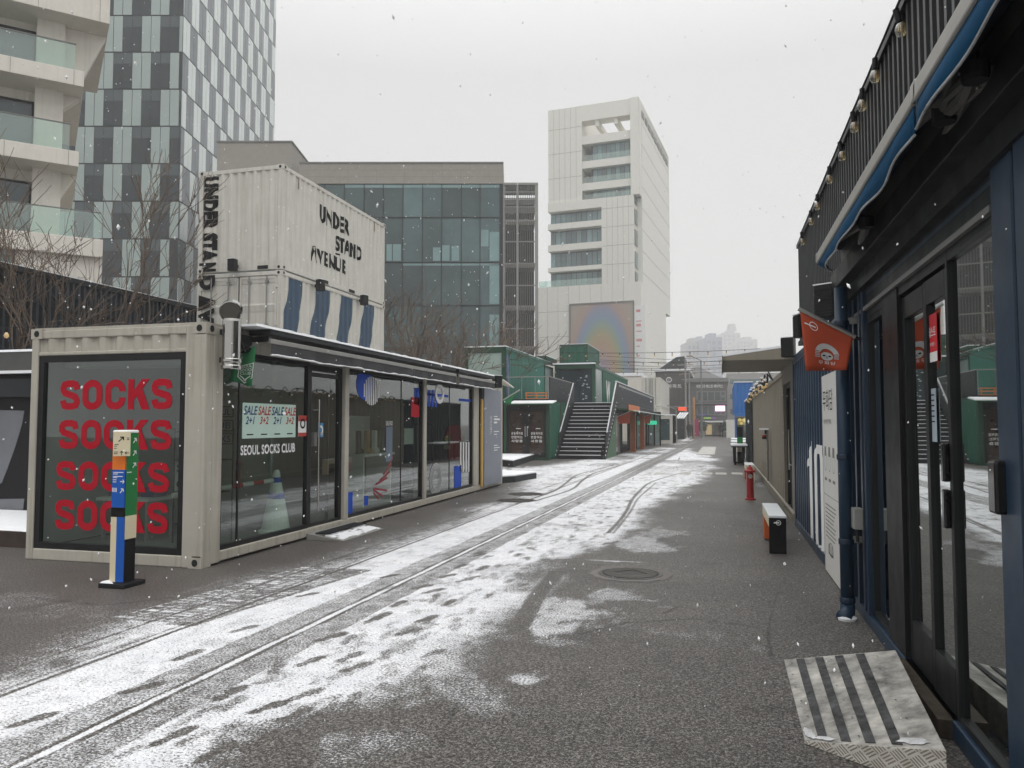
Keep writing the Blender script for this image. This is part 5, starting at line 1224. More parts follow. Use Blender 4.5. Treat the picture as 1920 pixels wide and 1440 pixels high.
def left_container():
    Y = 9.6; t = thing('dark_container', 'black container with a pale wave painted on it, at the left edge', 'container', (-11.2, Y, 0)); F = face_nY(Y, -14)
    MB().box(-14, -8.55, Y, Y + 2.4, .28, 2.38).build('wall', BLACKM, t); MB(F).box(0, 5.45, 2.02, 2.30, 0, .10).build('awning_box', CHAR, t)
    w = MB(F); A_ = lambda x, y: (gY(x, y, Y).x + 14, gY(x, y, Y).z)
    pts = [A_(-120, 800), A_(-60, 770), A_(-2, 769), A_(46, 770), A_(42, 795), A_(30, 835), A_(14, 880), A_(4, 905), A_(-40, 930), A_(-120, 935)]
    w.prism(list(reversed(pts)), .0, .006); w.prism([A_(-120, 975), A_(41, 975), A_(46, 935), A_(-120, 937)], 0, .005); w.build('painted_wave', mat('pale_grey_paint', (.15, .155, .17), .6), t)
    MB().box(-14, -8.5, Y - .12, Y + 2.4, 2.385, 2.43).build('roof_snow', SNOW, t); 
    MB().box(-14, -8.5, Y + 1.0, Y + 1.1, 2.45, 2.85).build('parapet', mat('grey_parapet', (.055, .053, .05), .7), t); MB().box(-14, -8.5, Y + .98, Y + 1.12, 2.852, 2.89).build('snow_cap', SNOW, t)
    d = thing('timber_deck', 'low deck under deep snow at the left edge', 'deck', (-10.5, 8.8, 0)); MB().box(-14, -8.15, 8.05, 9.58, .0, .2).build('deck_boards', mat('dark_deck', (.045, .03, .022), .8, var=.3), d)
    s = MB(); n = 28
    for k in range(n):
        x0, x1 = -14 + 5.83 * k / n, -14 + 5.83 * (k + 1) / n; r = random.Random(k); e = r.uniform(0, .05)
        s.hexa([(x0, 8.07 + e, .2), (x1, 8.07 + e, .2), (x1, 9.57, .2), (x0, 9.57, .2), (x0, 8.12 + e, .25), (x1, 8.12 + e, .25), (x1, 9.57, .27), (x0, 9.57, .27)])
    s.build('snow_layer', SNOW, d)
    b = thing('string_light', 'bulb hanging from a dark socket at the left edge', 'lamp', (-9.5, Y, 2.6)); p = gY(12, 628, Y + .3)
    MB().tube([(p.x, p.y, p.z + .12), (p.x, p.y, p.z + .04)], .018).build('socket', BLACK, b); MB().lathe([(.012, .05), (.035, .01), (.04, -.02), (.022, -.05), (0, -.055)], tuple(p), 12).build('bulb', BULB, b)
    MB().tube([(-13, Y + .3, p.z + .12), (p.x, p.y, p.z + .12), (-8.4, Y + .3, p.z + .10)], .006, 5).build('cable', BLACK, b)
left_container()
def bare_tree(x, y, z0, h, seed, lab, lean=0.0, cat='tree', spread=.5, r0=.09, forks=3, twigs=1.0, levels=5, zg=0, rmin=.0085):
    r = random.Random(seed); t = thing('bare_tree', lab, cat, (x, y, zg), group='leafless winter trees'); tr = MB(); tw = MB(); n = [0]
    queue = []
    def grow(p, d, L_, rad, lv):
        if n[0] > 1300 * twigs: return
        seg = 4 if lv < 3 else 3; pts = [p]; rr = [rad]; q = p; dd = d
        for k in range(seg):
            dd = (dd + Vector((r.gauss(0, .13), r.gauss(0, .13), r.gauss(.05, .08)))).normalized(); q = q + dd * (L_ / seg); pts.append(q); rr.append(rad * (1 - .35 * (k + 1) / seg))
        (tr if lv < 2 else tw).tube([tuple(v) for v in pts], rr, 7 if lv < 2 else 4 if lv < 4 else 3, caps=False); n[0] += 1
        if lv >= levels: return
        k = forks if lv == 0 else r.choice((2, 3, 3)) if lv < 3 else r.choice((2, 3))
        for j in range(k):
            az = r.uniform(0, 2 * math.pi); sp = spread * r.uniform(.5, 1.25); side = dd.orthogonal().normalized(); side.rotate(Matrix.Rotation(az, 3, dd))
            nd = (dd + side * sp).normalized(); f = 1.0 if (j == 0 or lv == 0) else r.uniform(.35, .95); i = min(len(pts) - 1, max(1, round(f * (len(pts) - 1))))
            queue.append((pts[i], nd, L_ * r.uniform(.62, .86), max(rmin, rr[i] * r.uniform(.55, .75)), lv + 1))
    queue.append((Vector((x, y, zg)), Vector((lean, 0, 1)).normalized(), z0, r0, 0))
    while queue: grow(*queue.pop(0))
    tr.build('trunk', BARK, t, smooth=True)
    if tw.v: tw.build('crown', TWIG, t, smooth=True)
T_ = [(180, 14.6, 2.6, 21, 'slender upright bare tree rising in front of the glass tower', .0, .36, .085, 3), (-10, 13.5, 2.3, 24, 'bare tree with a thick pale limb at the left edge', .25, .62, .10, 3),
      (100, 13.2, 2.3, 30, 'bare tree with thin arching branches left of the upright one', -.1, .6, .06, 3), (262, 16.8, 2.5, 33, 'low spreading bare tree beside the container stack', .1, .62, .06, 3), (325, 19.0, 2.8, 35, 'bushy bare tree pressed against the container stack', -.1, .7, .06, 4),
      (215, 16.2, 2.0, 38, 'thin bare tree leaning right behind the shop roof', .3, .55, .045, 3)]
for px, Y, z0, sd, lab, ln, sp, r0, fk in T_:
    p = gY(px, 700, Y); bare_tree(p.x, Y, z0, 5, sd, lab, ln, spread=sp, r0=r0, forks=fk, twigs=.72)
for px, Y, z0, sd, lab, r0 in [(742, 31, 2.6, 41, 'bare tree right behind the corner of the container stack', .06), (768, 29, 2.3, 43, 'brown bare tree in front of the curtain glass', .05), (800, 33, 2.5, 45, 'bare tree in the middle of the row before the curtain glass', .05),
                               (835, 31, 2.2, 47, 'bare tree near the pale shop window', .045), (856, 35, 2.6, 49, 'bare tree nearest the green container', .045)]:
    p = gY(px, 700, Y); bare_tree(p.x, Y, z0 * .98, 5, sd, lab, 0, spread=.58, r0=r0 * 1.3, forks=4, twigs=.75, rmin=.0135)

# ================================================================== MIDDLE: the green container group with its stair
def green_group():
    # ---- front shop: glass double door
    YF = 33.4; FA = lambda x0: face_nY(YF, x0)
    xa, xb = -9.45, -7.30; DK = 2.66
    t = thing('green_shop', 'dark green container shop with brown glass double doors beside the stair', 'shop', ((xa + xb) / 2, YF + 3, 0)); F = FA(xa); w = xb - xa
    m = MB(F); m.box(0, .16, 0, DK, -.2, 0); m.box(w - .16, w, 0, DK, -.2, 0); m.box(.16, w - .16, DK - .22, DK, -.2, -.003); m.box(.16, w - .16, 0, .10, -.2, -.003); m.build('frame', GREEN2, t, bev=.01)
    s = MB(face_pX(xb, YF)); corrugated(s, .2, 6, .05, DK, -.02); s.build('side_wall', GREEN, t)
    bk = MB(); bk.box(xa, xb, YF + 2.5, YF + 2.6, 0, DK); bk.box(xa, xa + .05, YF, YF + 2.5, 0, DK); bk.build('interior_wall', BROWN, t)
    MB().box(xa, xb, YF, YF + 6, DK - .04, DK - .01).build('roof', GREEN2, t)
    d = MB(F); d.bars(.16, w - .16, .10, DK - .22, .13, -.15, -.06, wt=.22); d.box(w / 2 - .12, w / 2 + .12, .2, DK - .4, -.15, -.06); do = d.build('double_door', GREYF if False else CHARF, t)
    for k in (0, 1):
        a0 = .29 if k == 0 else w / 2 + .12; a1 = w / 2 - .12 if k == 0 else w - .29
        MB(F).box(a0, a1, .25, DK - .46, -.115, -.105).build('pane', mat('brown_glass', (.035, .018, .012), .12, var=.5, scale=1.5, spec=.6), do)
        p = MB(F)
        for r_, wd in enumerate(('공동체처럼', '연합하는', '사람들')):
            text(p, wd, a0 + .08, a1 - .06, 1.12 - r_ * .17, 1.24 - r_ * .17, -.10, .01, spacing=1.2)
        p.build('white_lettering', VINYLW, do); MB(F).box(a0 + .3, a0 + .52, 1.38, 1.41, -.102, -.10).build('white_dash', VINYLW, do)
        MB(F).box(w / 2 - .07 + k * .1, w / 2 - .03 + k * .1, 1.05, 1.5, -.06, -.02).build('handle', ALU, do)
    p = MB(F); text(p, '7', w / 2 - .32, w / 2 - .24, DK - .20, DK - .04, .002, .03); p.build('white_numeral', VINYLW, t)
    tt = thing('timber_post', 'orange timber board at the left corner of the green shop', 'post', (xa - .14, YF, 0)); MB().box(xa - .26, xa - .04, YF - .02, YF + .2, 0, 2.4).build('board', WOOD, tt)
    # eave with snow
    e = thing('awning', 'snow covered awning over the brown double doors', 'awning', (xa + .9, YF - .4, 2.5)); z0 = gY(1000, 757, YF - .5).z; xl, xr = gY(958, 757, YF - .5).x, gY(1037, 757, YF - .5).x
    MB().hexa([(xl, YF - .55, z0 - .03), (xr, YF - .55, z0 - .03), (xr + .05, YF, z0 + .06), (xl, YF, z0 + .06), (xl, YF - .55, z0 + .01), (xr, YF - .55, z0 + .01), (xr + .05, YF, z0 + .10), (xl, YF, z0 + .10)]).build('cloth', GREEN3, e)
    MB().hexa([(xl, YF - .56, z0 + .012), (xr, YF - .56, z0 + .012), (xr + .05, YF, z0 + .104), (xl, YF, z0 + .104), (xl, YF - .54, z0 + .07), (xr, YF - .54, z0 + .07), (xr + .05, YF, z0 + .16), (xl, YF, z0 + .16)]).build('snow_layer', SNOW, e)
    # ---- upper left container with a pale window
    xa2, xb2 = gY(871, 700, YF).x, gY(949, 700, YF).x; zt = gY(905, 651, YF).z; y2 = gX(1040, 690, xb2).y
    t = thing('green_container', 'green container with a big pale end window on the upper level', 'container', ((xa2 + xb2) / 2, YF + 3, 2.66)); F = face_nY(YF, xa2); w = xb2 - xa2
    m = MB(F); m.box(0, .17, 2.67, zt, -.2, 0); m.box(w - .22, w, 2.67, zt, -.2, 0); m.box(.17, w - .22, zt - .26, zt, -.2, -.002); m.box(.17, w - .22, 2.67, 2.8, -.2, -.002); m.build('frame', GREEN2, t, bev=.01)
    MB(F).box(.17, w - .22, 2.8, zt - .26, -.08, -.05).build('window', mat('frosted_pane', (.33, .42, .38), .2, var=.06), t)
    s = MB(face_pX(xb2, YF)); Ls = y2 - YF; corrugated(s, .1, Ls - 2.6, 2.7, zt - .05, -.02); s.box(0, Ls, zt - .1, zt, -.15, .01); s.build('side_wall', mat('teal_green_paint', (.03, .15, .11), .45, var=.08, streak=.2), t)
    wn = MB(face_pX(xb2, YF)); wn.bars(Ls - 2.6, Ls - .4, 2.75, zt - .25, .1, -.1, .0); wo = wn.build('window', GREEN2, t); MB(face_pX(xb2, YF)).box(Ls - 2.5, Ls - .5, 2.8, zt - .3, -.06, -.05).build('pane', PANEL_L, wo)
    MB().box(xa2 + .05, xb2 - .05, YF + .05, y2, zt - .04, zt + .0).build('roof', GREEN2, t); MB().box(xa2, xb2, YF - .01, YF + .3, zt + .003, zt + .05).box(xb2 - .2, xb2, YF + .3, y2, zt + .012, zt + .045).build('snow_cap', SNOW, t)
    p = MB(F); bl = MB(face_pX(xb2, YF)); bl.box(.06, .5, 2.9, zt - .35, .0, .02); bl.build('poster_strip', mat('blue_white_print', (.10, .13, .24), .6, var=.9, scale=3), t)
    rl = MB(face_pX(xb2, YF)); rl.box(Ls - .28, Ls - .02, 2.9, zt - .5, .02, .05); rl.build('white_sign', VINYLW, t)
    # string of bulb bracket / roof equipment
    c = thing('roof_unit', 'small green housing on the roof edge of the green container', 'housing', (xb2, y2 - 1.4, zt)); MB().box(xb2 - .3, xb2 + .2, y2 - 3.2, y2 - .2, zt + .05, zt + .22).build('casing', GREEN2, c, bev=.03); MB().box(xb2 - .3, xb2 + .2, y2 - 3.2, y2 - .2, zt + .223, zt + .26).build('snow_cap', SNOW, c)
    # ---- deck
    sx0, sx1 = -7.25, -5.05; YS, YT = 34.6, 38.9; ZT = 2.66; n = 15
    d = thing('upper_deck', 'upper walkway deck between the green containers', 'deck', (-7, 41, 0)); m = MB(); m.box(-9.3, -5.05, YT, 62, ZT - .22, ZT); m.box(-9.3, sx0 - .08, YF, YT, ZT - .005, ZT + .05); m.build('deck_slab', CHAR, d)
    MB().box(-9.25, -5.1, YT + .1, 61, ZT + .003, ZT + .02).build('snow_layer', SNOW, d)
    # wire rail over the front shop with a slatted panel
    rl = thing('railing', 'thin wire railing with a dark sloping panel over the front green shop', 'railing', (xb, YF, ZT)); m = MB(); zr = ZT + 1.05
    m.tube([(xb2, YF + .05, zr), (xb - .02, YF + .05, zr), (xb - .02, YT, zr)], .025, 6)
    for x in np.linspace(xb2 + .1, xb - .05, 4): m.tube([(x, YF + .05, ZT), (x, YF + .05, zr)], .015, 5)
    m.build('rail', ALUP, rl); MB().box(xb - .04, xb, YF + .1, YT - .3, ZT + .05, zr - .02).build('dark_panel', CHAR, rl)
    st = thing('planter_rack', 'orange rack standing on the deck edge above the double doors', 'rack', (xb - .7, YF + .3, ZT)); m = MB()
    for z in (.06, .2, .32): m.box(xb - 1.15, xb - .15, YF + .15, YF + .45, ZT + z, ZT + z + .035)
    for x in (xb - 1.12, xb - .65, xb - .2): m.box(x, x + .04, YF + .16, YF + .2, ZT + .05, ZT + .36)
    m.build('slats', mat('orange_plastic', (.62, .20, .06), .5), st)
    # ---- stair
    s = thing('outdoor_stair', 'wide black outdoor stair with snow lying on its treads', 'stair', ((sx0 + sx1) / 2, (YS + YT) / 2, 0)); rise, run = ZT / n, (YT - YS) / n
    tr = MB()
    for k in range(n): tr.box(sx0 + .06, sx1 - .06, YS + k * run, YS + (k + 1) * run + .04, k * rise, (k + 1) * rise)
    tr.build('steps', mat('black_stair_paint', (.010, .009, .013), .6, spec=.15), s)
    r = random.Random(12); sn = MB()
    for k in range(n):
        z = (k + 1) * rise + .002
        sn.box(sx0 + .10 + r.random() * .1, sx1 - .10 - r.random() * .1, YS + k * run + .01, YS + k * run + .05 + r.random() * .02, z, z + .025)
        x = sx0 + .1
        while x < sx1 - .3:
            wd = r.uniform(.1, .5)
            if r.random() < .35: sn.box(x, x + wd, YS + k * run + .06, YS + k * run + .06 + r.uniform(.03, .16), z, z + .012)
            x += wd + .15
    sn.build('snow_on_treads', SNOW, s)
    for x in (sx0, sx1):
        F = face_pX(x, YS); h = .62
        MB(F).prism([(.35, .10), (YT - YS, ZT - .12), (YT - YS, ZT + 1.0), (1.0, 1.28)], -.04, .04).build('side_panel', CHAR, s)
        MB(F).tube([(.98, 1.30, 0), (YT - YS, ZT + 1.03, 0)], .035, 8).tube([(.98, 1.30, 0), (.82, 1.22, 0)], .03, 6).build('handrail', mat('snowy_rail', (.55, .55, .56), .5), s)
        MB(F).prism([(-.02, 0), (.26, 0), (YT - YS, ZT - .22), (YT - YS, ZT + .02)], -.05, .05).build('stringer', BLACKM, s)
        dn = MB(F)
        for k in range(n): dn.box(k * run + .02, k * run + .15, (k + 1) * rise - .02, (k + 1) * rise + .05, .045 if x == sx1 else -.055, .055 if x == sx1 else -.045)
        dn.build('snow_on_stringer', SNOW, s)
    MB(face_pX(sx1 - .02, YS)).prism([(.3, 0), (YT - YS, 0), (YT - YS, ZT - .25)], -.03, .0).build('side_infill', GREEN3, s)
    # ---- right railing over the lower shops
    rr_ = thing('railing', 'long black sheet railing along the right deck edge with snow under its cap', 'railing', (sx1, YT + 10, ZT)); y_e = 61.5
    MB().box(sx1 - .04, sx1 + .02, YT, y_e, ZT + .02, ZT + 1.08).build('sheet', CHAR, rr_); MB().box(sx1 - .06, sx1 + .04, YT, y_e, ZT + 1.083, ZT + 1.12).build('snow_cap', SNOW, rr_)
    q = MB(); [q.box(sx1 + .022, sx1 + .03, YT + 1 + k * .55, YT + 1.3 + k * .55, ZT + .88, ZT + .98) for k in range(38)]; q.build('perforation', mat('pale_perforation', (.5, .5, .5), .7), rr_)
    # ---- middle container on the deck, small one on its roof
    p0 = gX(1040, 683, 0) if False else None
    YM = 43.0; xm0, xm1 = gY(1040, 690, YM).x, gY(1116, 690, YM).x; zm = gY(1080, 683, YM).z
    c = thing('green_container', 'green container with a dark glazed end at the head of the stair', 'container', ((xm0 + xm1) / 2, YM + 6, ZT)); F = face_nY(YM, xm0); w = xm1 - xm0
    m = MB(F); m.box(0, .14, ZT, zm, -.2, 0); m.box(w - .18, w, ZT, zm, -.2, 0); m.box(.14, w - .18, zm - .25, zm, -.2, -.002); m.build('frame', GREEN2, c)
    g = MB(F); g.bars(.14, w - .18, ZT, zm - .25, .06, -.12, -.02); g.box(w * .58, w * .62, ZT, zm - .25, -.12, -.02); go = g.build('glazed_front', BLACK, c)
    MB(F).box(.2, w - .24, ZT + .06, zm - .31, -.1, -.08).build('pane', PANEL_D, go)
    q = MB(F); rr2 = random.Random(3)
    for k in range(16): a = w * .64 + rr2.random() * w * .2; z = ZT + .3 + rr2.random() * 1.5; q.disc(a, z, -.075, .06, .035, 8)
    q.build('painted_reflection', mat('pale_reflection', (.35, .38, .37), .5), go)  # pale reflections on the glass put in as coloured discs
    s_ = MB(face_pX(xm1, YM)); corrugated(s_, 3.0, 16, ZT, zm - .05, -.02); s_.box(0, 16, zm - .12, zm, -.15, .01); s_.build('side_wall', GREEN, c)
    g = MB(face_pX(xm1, YM)); g.bars(.1, 3.0, ZT + .05, zm - .14, .07, -.1, .0); gw = g.build('window', GREEN2, c); MB(face_pX(xm1, YM)).box(.17, 2.93, ZT + .1, zm - .2, -.06, -.05).build('pane', PANEL_L, gw)
    m = MB(face_pX(xm1, YM)); text(m, 'W', 4.2, 6.0, ZT + .25, zm - .7, .012, .03); m.build('white_lettering', VINYLW, c)
    MB().box(xm0 + .03, xm1 - .03, YM + .03, YM + 16, zm - .05, zm - .01).build('roof', GREEN2, c); MB().box(xm0 - .1, xm1, YM - .15, YM + .2, zm + .003, zm + .07).build('snow_cap', SNOW, c)
    YU = 44.5; xu0, xu1 = gY(1049, 660, YU).x, gY(1102, 660, YU).x; zu = gY(1076, 645.5, YU).z; yu2 = gX(1124, 665, xu1).y
    c = thing('green_container', 'small plain green container on the roof, topmost of the green group', 'container', ((xu0 + xu1) / 2, YU + 3, zm)); box_shell(xu0, xu1, YU, yu2, zm + .09, zu).build('frame', GREEN2, c)
    s_ = MB(face_nY(YU, xu0)); corrugated(s_, .1, xu1 - xu0 - .1, zm + .15, zu - .08, -.02); s_.F = face_pX(xu1, YU); corrugated(s_, .1, yu2 - YU - .1, zm + .15, zu - .08, -.02); s_.build('side_wall', GREEN, c)
    MB().box(xu0, xu1, YU, yu2, zu + .003, zu + .03).build('snow_cap', SNOW, c)
    MB().box(xu0 + .1, xu1 - .1, YU + .1, yu2 - .1, zm - .008, zm + .088).build('roof_skid', BLACKM, c)
    # ---- lower shops under the railing
    l = thing('shop_row', 'row of small green fronted shops under the black railing', 'shop', (-6, 48, 0)); X = -5.12
    m = MB(); m.box(-9, X, YT + .05, 61, 0, .06); m.box(-9, X - 2.6, YT + .05, 61, .06, ZT - .23); m.build('back_wall', BROWN, l)
    F = face_pX(X, YT); g = MB(F)
    for a in (0, 2.9, 6.6, 10.6, 14.5, 18, 22): g.box(a, a + .16, .06, ZT - .24, -.16, 0)
    g.box(.16, 22, ZT - .5, ZT - .24, -.14, -.002); g.build('frame', BLACKM, l)
    for a0, a1 in ((.16, 2.9), (6.76, 10.6), (10.76, 14.5), (14.66, 18)): MB(F).box(a0, a1, .06, ZT - .5, -.08, -.07).build('shop_window', mat('shop_glass', (.06, .085, .085), .07, var=.5, scale=.6, spec=.9), l)
    MB(F).box(3.1, 6.5, .1, ZT - .6, -1.2, -1.1).build('doorway', DKROOM, l)
    for k, (px, lab) in enumerate(((1187, 'orange timber post nearest the stair, under the green canopy'), (1204, 'second orange timber post from the stair, under the green canopy'))):
        p = gX(px, 800, X + .3); o = thing('timber_post', lab, 'post', (X + .3, p.y, 0), group='orange timber posts'); MB().box(X + .16, X + .44, p.y - .15, p.y + .15, 0, ZT - .3).build('post', WOOD, o)
    o = thing('canopy', 'thin green canopy edged with snow over the small shops', 'canopy', (X + .5, YT + 9, 2.3)); z = 2.38
    MB().hexa([(X, YT + .3, z - .02), (X + .95, YT + .3, z - .16), (X + .95, YT + 24, z - .16), (X, YT + 24, z - .02), (X, YT + .3, z + .02), (X + .95, YT + .3, z - .12), (X + .95, YT + 24, z - .12), (X, YT + 24, z + .02)]).build('sheet', GREEN3, o)
    MB().box(X + .9, X + .97, YT + .3, YT + 24, z - .118, z - .09).build('snow_edge', SNOW, o)
    for Y_, sx, lab in ((YT + .9, 1165, 'small orange flag at the corner of the stair'), (YT + 13, 1222, 'small orange flag farther along the shop row')):
        o = thing('shop_flag', lab, 'flag', (X + .3, Y_, 2.2), group='small orange shop flags'); MB().tube([(X, Y_, 1.98), (X + .75, Y_, 2.3)], .02, 6).build('batten', ALU, o); MB().prism([(0, 0), (0, 0.001), (0, 0)], 0, 0) if False else None
        MB(face_nY(Y_, X)).prism([(.05, 2.0), (.07, 1.62), (.62, 1.62), (.72, 2.28)], -.006, .006).build('cloth', OFLAG, o)
    b = thing('hanging_banner', 'orange banner lying along the foot of the railing', 'banner', (X + .2, 46, 2.7)); MB().box(sx1 + .03, sx1 + .06, 44, 50, ZT - .28, ZT + .06).build('cloth', mat('orange_banner_cloth', (.62, .19, .08), .7), b)
    o = thing('glass_shelter', 'glass shelter with a green lit sign at the end of the shop row', 'shelter', (-5, 60, 0)); m = MB()
    xs_ = [gY(px, 800, 58).x for px in (1216, 1227, 1238)]
    for x in xs_: m.box(x - .05, x + .05, 57.95, 58.05, 0, 2.5)
    m.box(xs_[0], xs_[2], 57.9, 58.1, 2.4, 2.5); m.build('frame', BLACK, o); MB().box(xs_[0], xs_[2], 58.0, 58.02, .1, 2.4).build('pane', mat('pale_shelter_glass', (.26, .33, .32), .1, var=.3), o)
    p0, p1 = gY(1214, 796, 57.8), gY(1231, 789, 57.8); MB().box(p0.x, p1.x, 57.75, 57.85, p0.z, p1.z).build('lit_sign', LITG, o)
    # green pennant at the far end of the left shop and a second little awning there
    Fp = face_nY(20.6, 0); q = lambda x, y: (gY(x, y, 20.6).x, gY(x, y, 20.6).z)
    t = thing('shop_flag', 'green shop flag at the far corner of the left shop', 'flag', (-5.5, 20.6, 2.1)); MB(Fp).tube([(*q(944, 750), 0), (*q(975, 731), 0)], .02, 8).build('batten', ALU, t)
    MB(Fp).prism([q(946, 749), q(945, 756), q(958, 757), q(962, 745), q(973, 733)], -.006, .006).build('cloth', GFLAG, t)
    t = thing('awning', 'small beige awning stub past the end of the left shop', 'awning', (-5.4, 20.2, 2.5)); MB().hexa([tuple(gX(x, y, X_)) for x, y, X_ in ((941, 718, -5.5), (941, 722, -5.5), (964, 728, -4.9), (962, 727, -4.9))] + [tuple(gX(x, y, X_)) for x, y, X_ in ((942, 711, -5.5), (944, 711, -5.5), (965, 727, -4.9), (963, 726, -4.9))]).build('cloth', BEIGE, t)
    # low snow covered decks in front
    for pts, h, lab in (([(944, 871), (962, 876), (1011, 859), (944, 858)], .22, 'low platform under snow beside the green double doors'), ([(944, 910), (966, 904), (1006, 897), (944, 893)], .16, 'low platform under snow at the far end of the left shop')):
        P = [gZ(*p) for p in pts]; o = thing('low_platform', lab, 'platform', tuple(sum(P, Vector()) / 4)); P[0].x -= .6; P[3].x -= .6
        up = Vector((0, 0, h)); e = Vector((0, 0, .05)); P = [Vector((p.x, p.y, 0)) for p in P]
        MB().hexa([tuple(p) for p in P] + [tuple(p + up) for p in P]).build('edge', CHAR, o); MB().hexa([tuple(p + up * 1.01) for p in P] + [tuple(p + up + e) for p in P]).build('snow_layer', SNOW, o, bev=.02)
green_group()

# ================================================================== FAR END OF THE STREET
def far_street():
    def slab(x0, x1, yt, D, dep=14, yb=None):
        p, q = gY(x0, yt, D), gY(x1, yt, D); return p.x, q.x, p.z
    # beige stacked containers behind the railing
    Y = 66; x0, x1, zt = slab(1202, 1238, 708, Y); _, _, zm = slab(1202, 1238, 762, Y)
    for z0, z1, lab in ((zm, zt, 'pale container with end doors, upper one beyond the railing'), (.05, zm - .03, 'pale container, lower one beyond the railing')):
        t = thing('shipping_container', lab, 'container', ((x0 + x1) / 2, Y, z0), group='pale containers beyond the railing'); box_shell(x0, x1, Y, Y + 12, z0, z1).build('frame', BEIGE2, t)
        s = MB(face_pX(x1, Y)); corrugated(s, .1, 11.9, z0 + .1, z1 - .1, -.02); s.build('side_wall', BEIGE2, t)
        F = face_nY(Y, x0); w = x1 - x0; m = MB(F)
        for k in (0, 1): m.box(.1 + k * (w - .2) / 2 + .02, .1 + (k + 1) * (w - .2) / 2 - .02, z0 + .12, z1 - .1, -.1, -.03)
        m.build('container_door', BEIGE2, t); r = MB(F); [r.tube([(w * f, z0 + .1, 0), (w * f, z1 - .1, 0)], .03, 5) for f in (.25, .42, .5, .58, .75)]; r.build('lock_rod', ALUP, t)
    # pale building base with wide parapet at left of them
    x0, x1, zt = slab(1130, 1203, 706, 72); t = thing('low_building', 'low pale building behind the green shop row', 'building', (x0, 72, 0)); MB().box(x0, x1, 72, 84, 0, zt).build('wall', PALE, t); MB().box(x0, x1, 71.9, 84, zt + .003, zt + .3).build('snow_cap', SNOW, t)
    # glass booth
    Y = 64; x0, x1, zt = slab(1232, 1262, 779, Y); t = thing('glass_booth', 'small beige booth with a large window beyond the shop row', 'kiosk', ((x0 + x1) / 2, Y, 0)); F = face_nY(Y, x0); w = x1 - x0
    MB(F).bars(0, w, 0, zt, .28, -4, 0).build('frame', BEIGE2, t); MB(F).box(.28, w - .28, .28, zt - .28, -.3, -.2).build('window', mat('teal_shop_glass', (.035, .075, .075), .08, var=.4), t); MB().box(x1 - .05, x1, Y, Y + 4, 0, zt).build('side_wall', BEIGE2, t)
    MB().box(x0, x1, Y - .05, Y + 4, zt + .003, zt + .10).build('snow_cap', SNOW, t)
    # dark brick building with white lettering
    Y = 112; x0, x1, zt = slab(1229, 1291, 697, Y)
    t = thing('dark_building', 'large dark building with white Korean lettering and a round mark', 'building', ((x0 + x1) / 2, Y, 0)); F = face_nY(Y, x0); w = x1 - x0; Z = lambda y: gY(1260, y, Y).z; A_ = lambda x: gY(x, 730, Y).x - x0
    MB(F).box(0, w, 0, zt, -18, 0).build('wall', mat('dark_brown_brick', (.075, .062, .058), .8, var=.2, scale=.6), t); MB(F).box(-.2, w + .2, zt + .01, zt + .35, -18, .2).build('roof_snow', SNOW, t)
    m = MB(F); text(m, '이아파트', A_(1243), A_(1278), Z(728), Z(720), .02, .012, spacing=1.15); m.disc(A_(1254.5), Z(712), .02, .40, .40, 20, .7); m.box(A_(1254.1), A_(1255), Z(716.5), Z(707.5), .02, .03); m.build('white_lettering', VINYLW, t)
    MB(F).prism([(0, zt + .4), (w * .85, zt + .4), (w * .85, zt + 2.4), (w * .6, zt + 2.3)], -12, -3).build('roof_shed', CHAR, t)
    # grey two storey building facing down the street
    Y = 104; x0, x1, zt = slab(1290, 1363, 713, Y); t = thing('grey_building', 'grey two storey building with tall windows closing the street', 'building', ((x0 + x1) / 2, Y, 0)); F = face_nY(Y, x0); w = x1 - x0; Z = lambda y: gY(1330, y, Y).z; A_ = lambda x: gY(x, 760, Y).x - x0
    MB(F).box(0, w, 0, zt, -15, -.1).build('wall', mat('dark_grey_render', (.105, .10, .10), .7, var=.1), t); MB(F).box(-.2, w + .2, zt - .25, zt + .25, -15, .15).build('coping', GREYF, t)
    m = MB(F); text(m, '대한민국 패스트 메이커스', A_(1306), A_(1356), Z(727.5), Z(721), .02, .012); m.build('white_lettering', VINYLW, t)
    wn = MB(F); rows = [(733, 753), (761, 779)]; colsx = [1308, 1317, 1327, 1340, 1352, 1360]
    for y0, y1 in rows:
        f = MB(F); f.bars(A_(1306), A_(1361), Z(y1), Z(y0), .15, -.09, .06); [f.box(A_(x) - .07, A_(x) + .07, Z(y1), Z(y0), -.09, .05) for x in colsx[1:-1]]; f.box(A_(1352), A_(1360), Z((y0 + y1) / 2), Z((y0 + y1) / 2) + .12, -.09, .05)
        fo = f.build('window', GREYF, t); MB(F).box(A_(1306), A_(1361), Z(y1), Z(y0), -.09, -.03).build('pane', mat('grey_green_glass', (.075, .095, .095), .1, var=.4, scale=.3), fo)
    MB(F).box(A_(1300), A_(1363), Z(757), Z(755), 0, .5).build('ledge', GREYF, t)
    # shop fronts at street level
    MB(F).box(A_(1310), A_(1366), Z(792), Z(789), 0, 2.2).build('canopy', WHITE, t); MB(F).box(A_(1312), A_(1364), .2, Z(793), -.09, -.02).build('shop_front', mat('shop_front_mix', (.36, .33, .29), .5, var=.6, scale=.8), t)  # glow of the lit shops put into a paler front colour
    MB(F).box(A_(1323), A_(1334), Z(815), Z(796), -.02, .03).build('lit_window', mat('warm_interior_glow', (.72, .56, .30), .5, emit=.35), t)
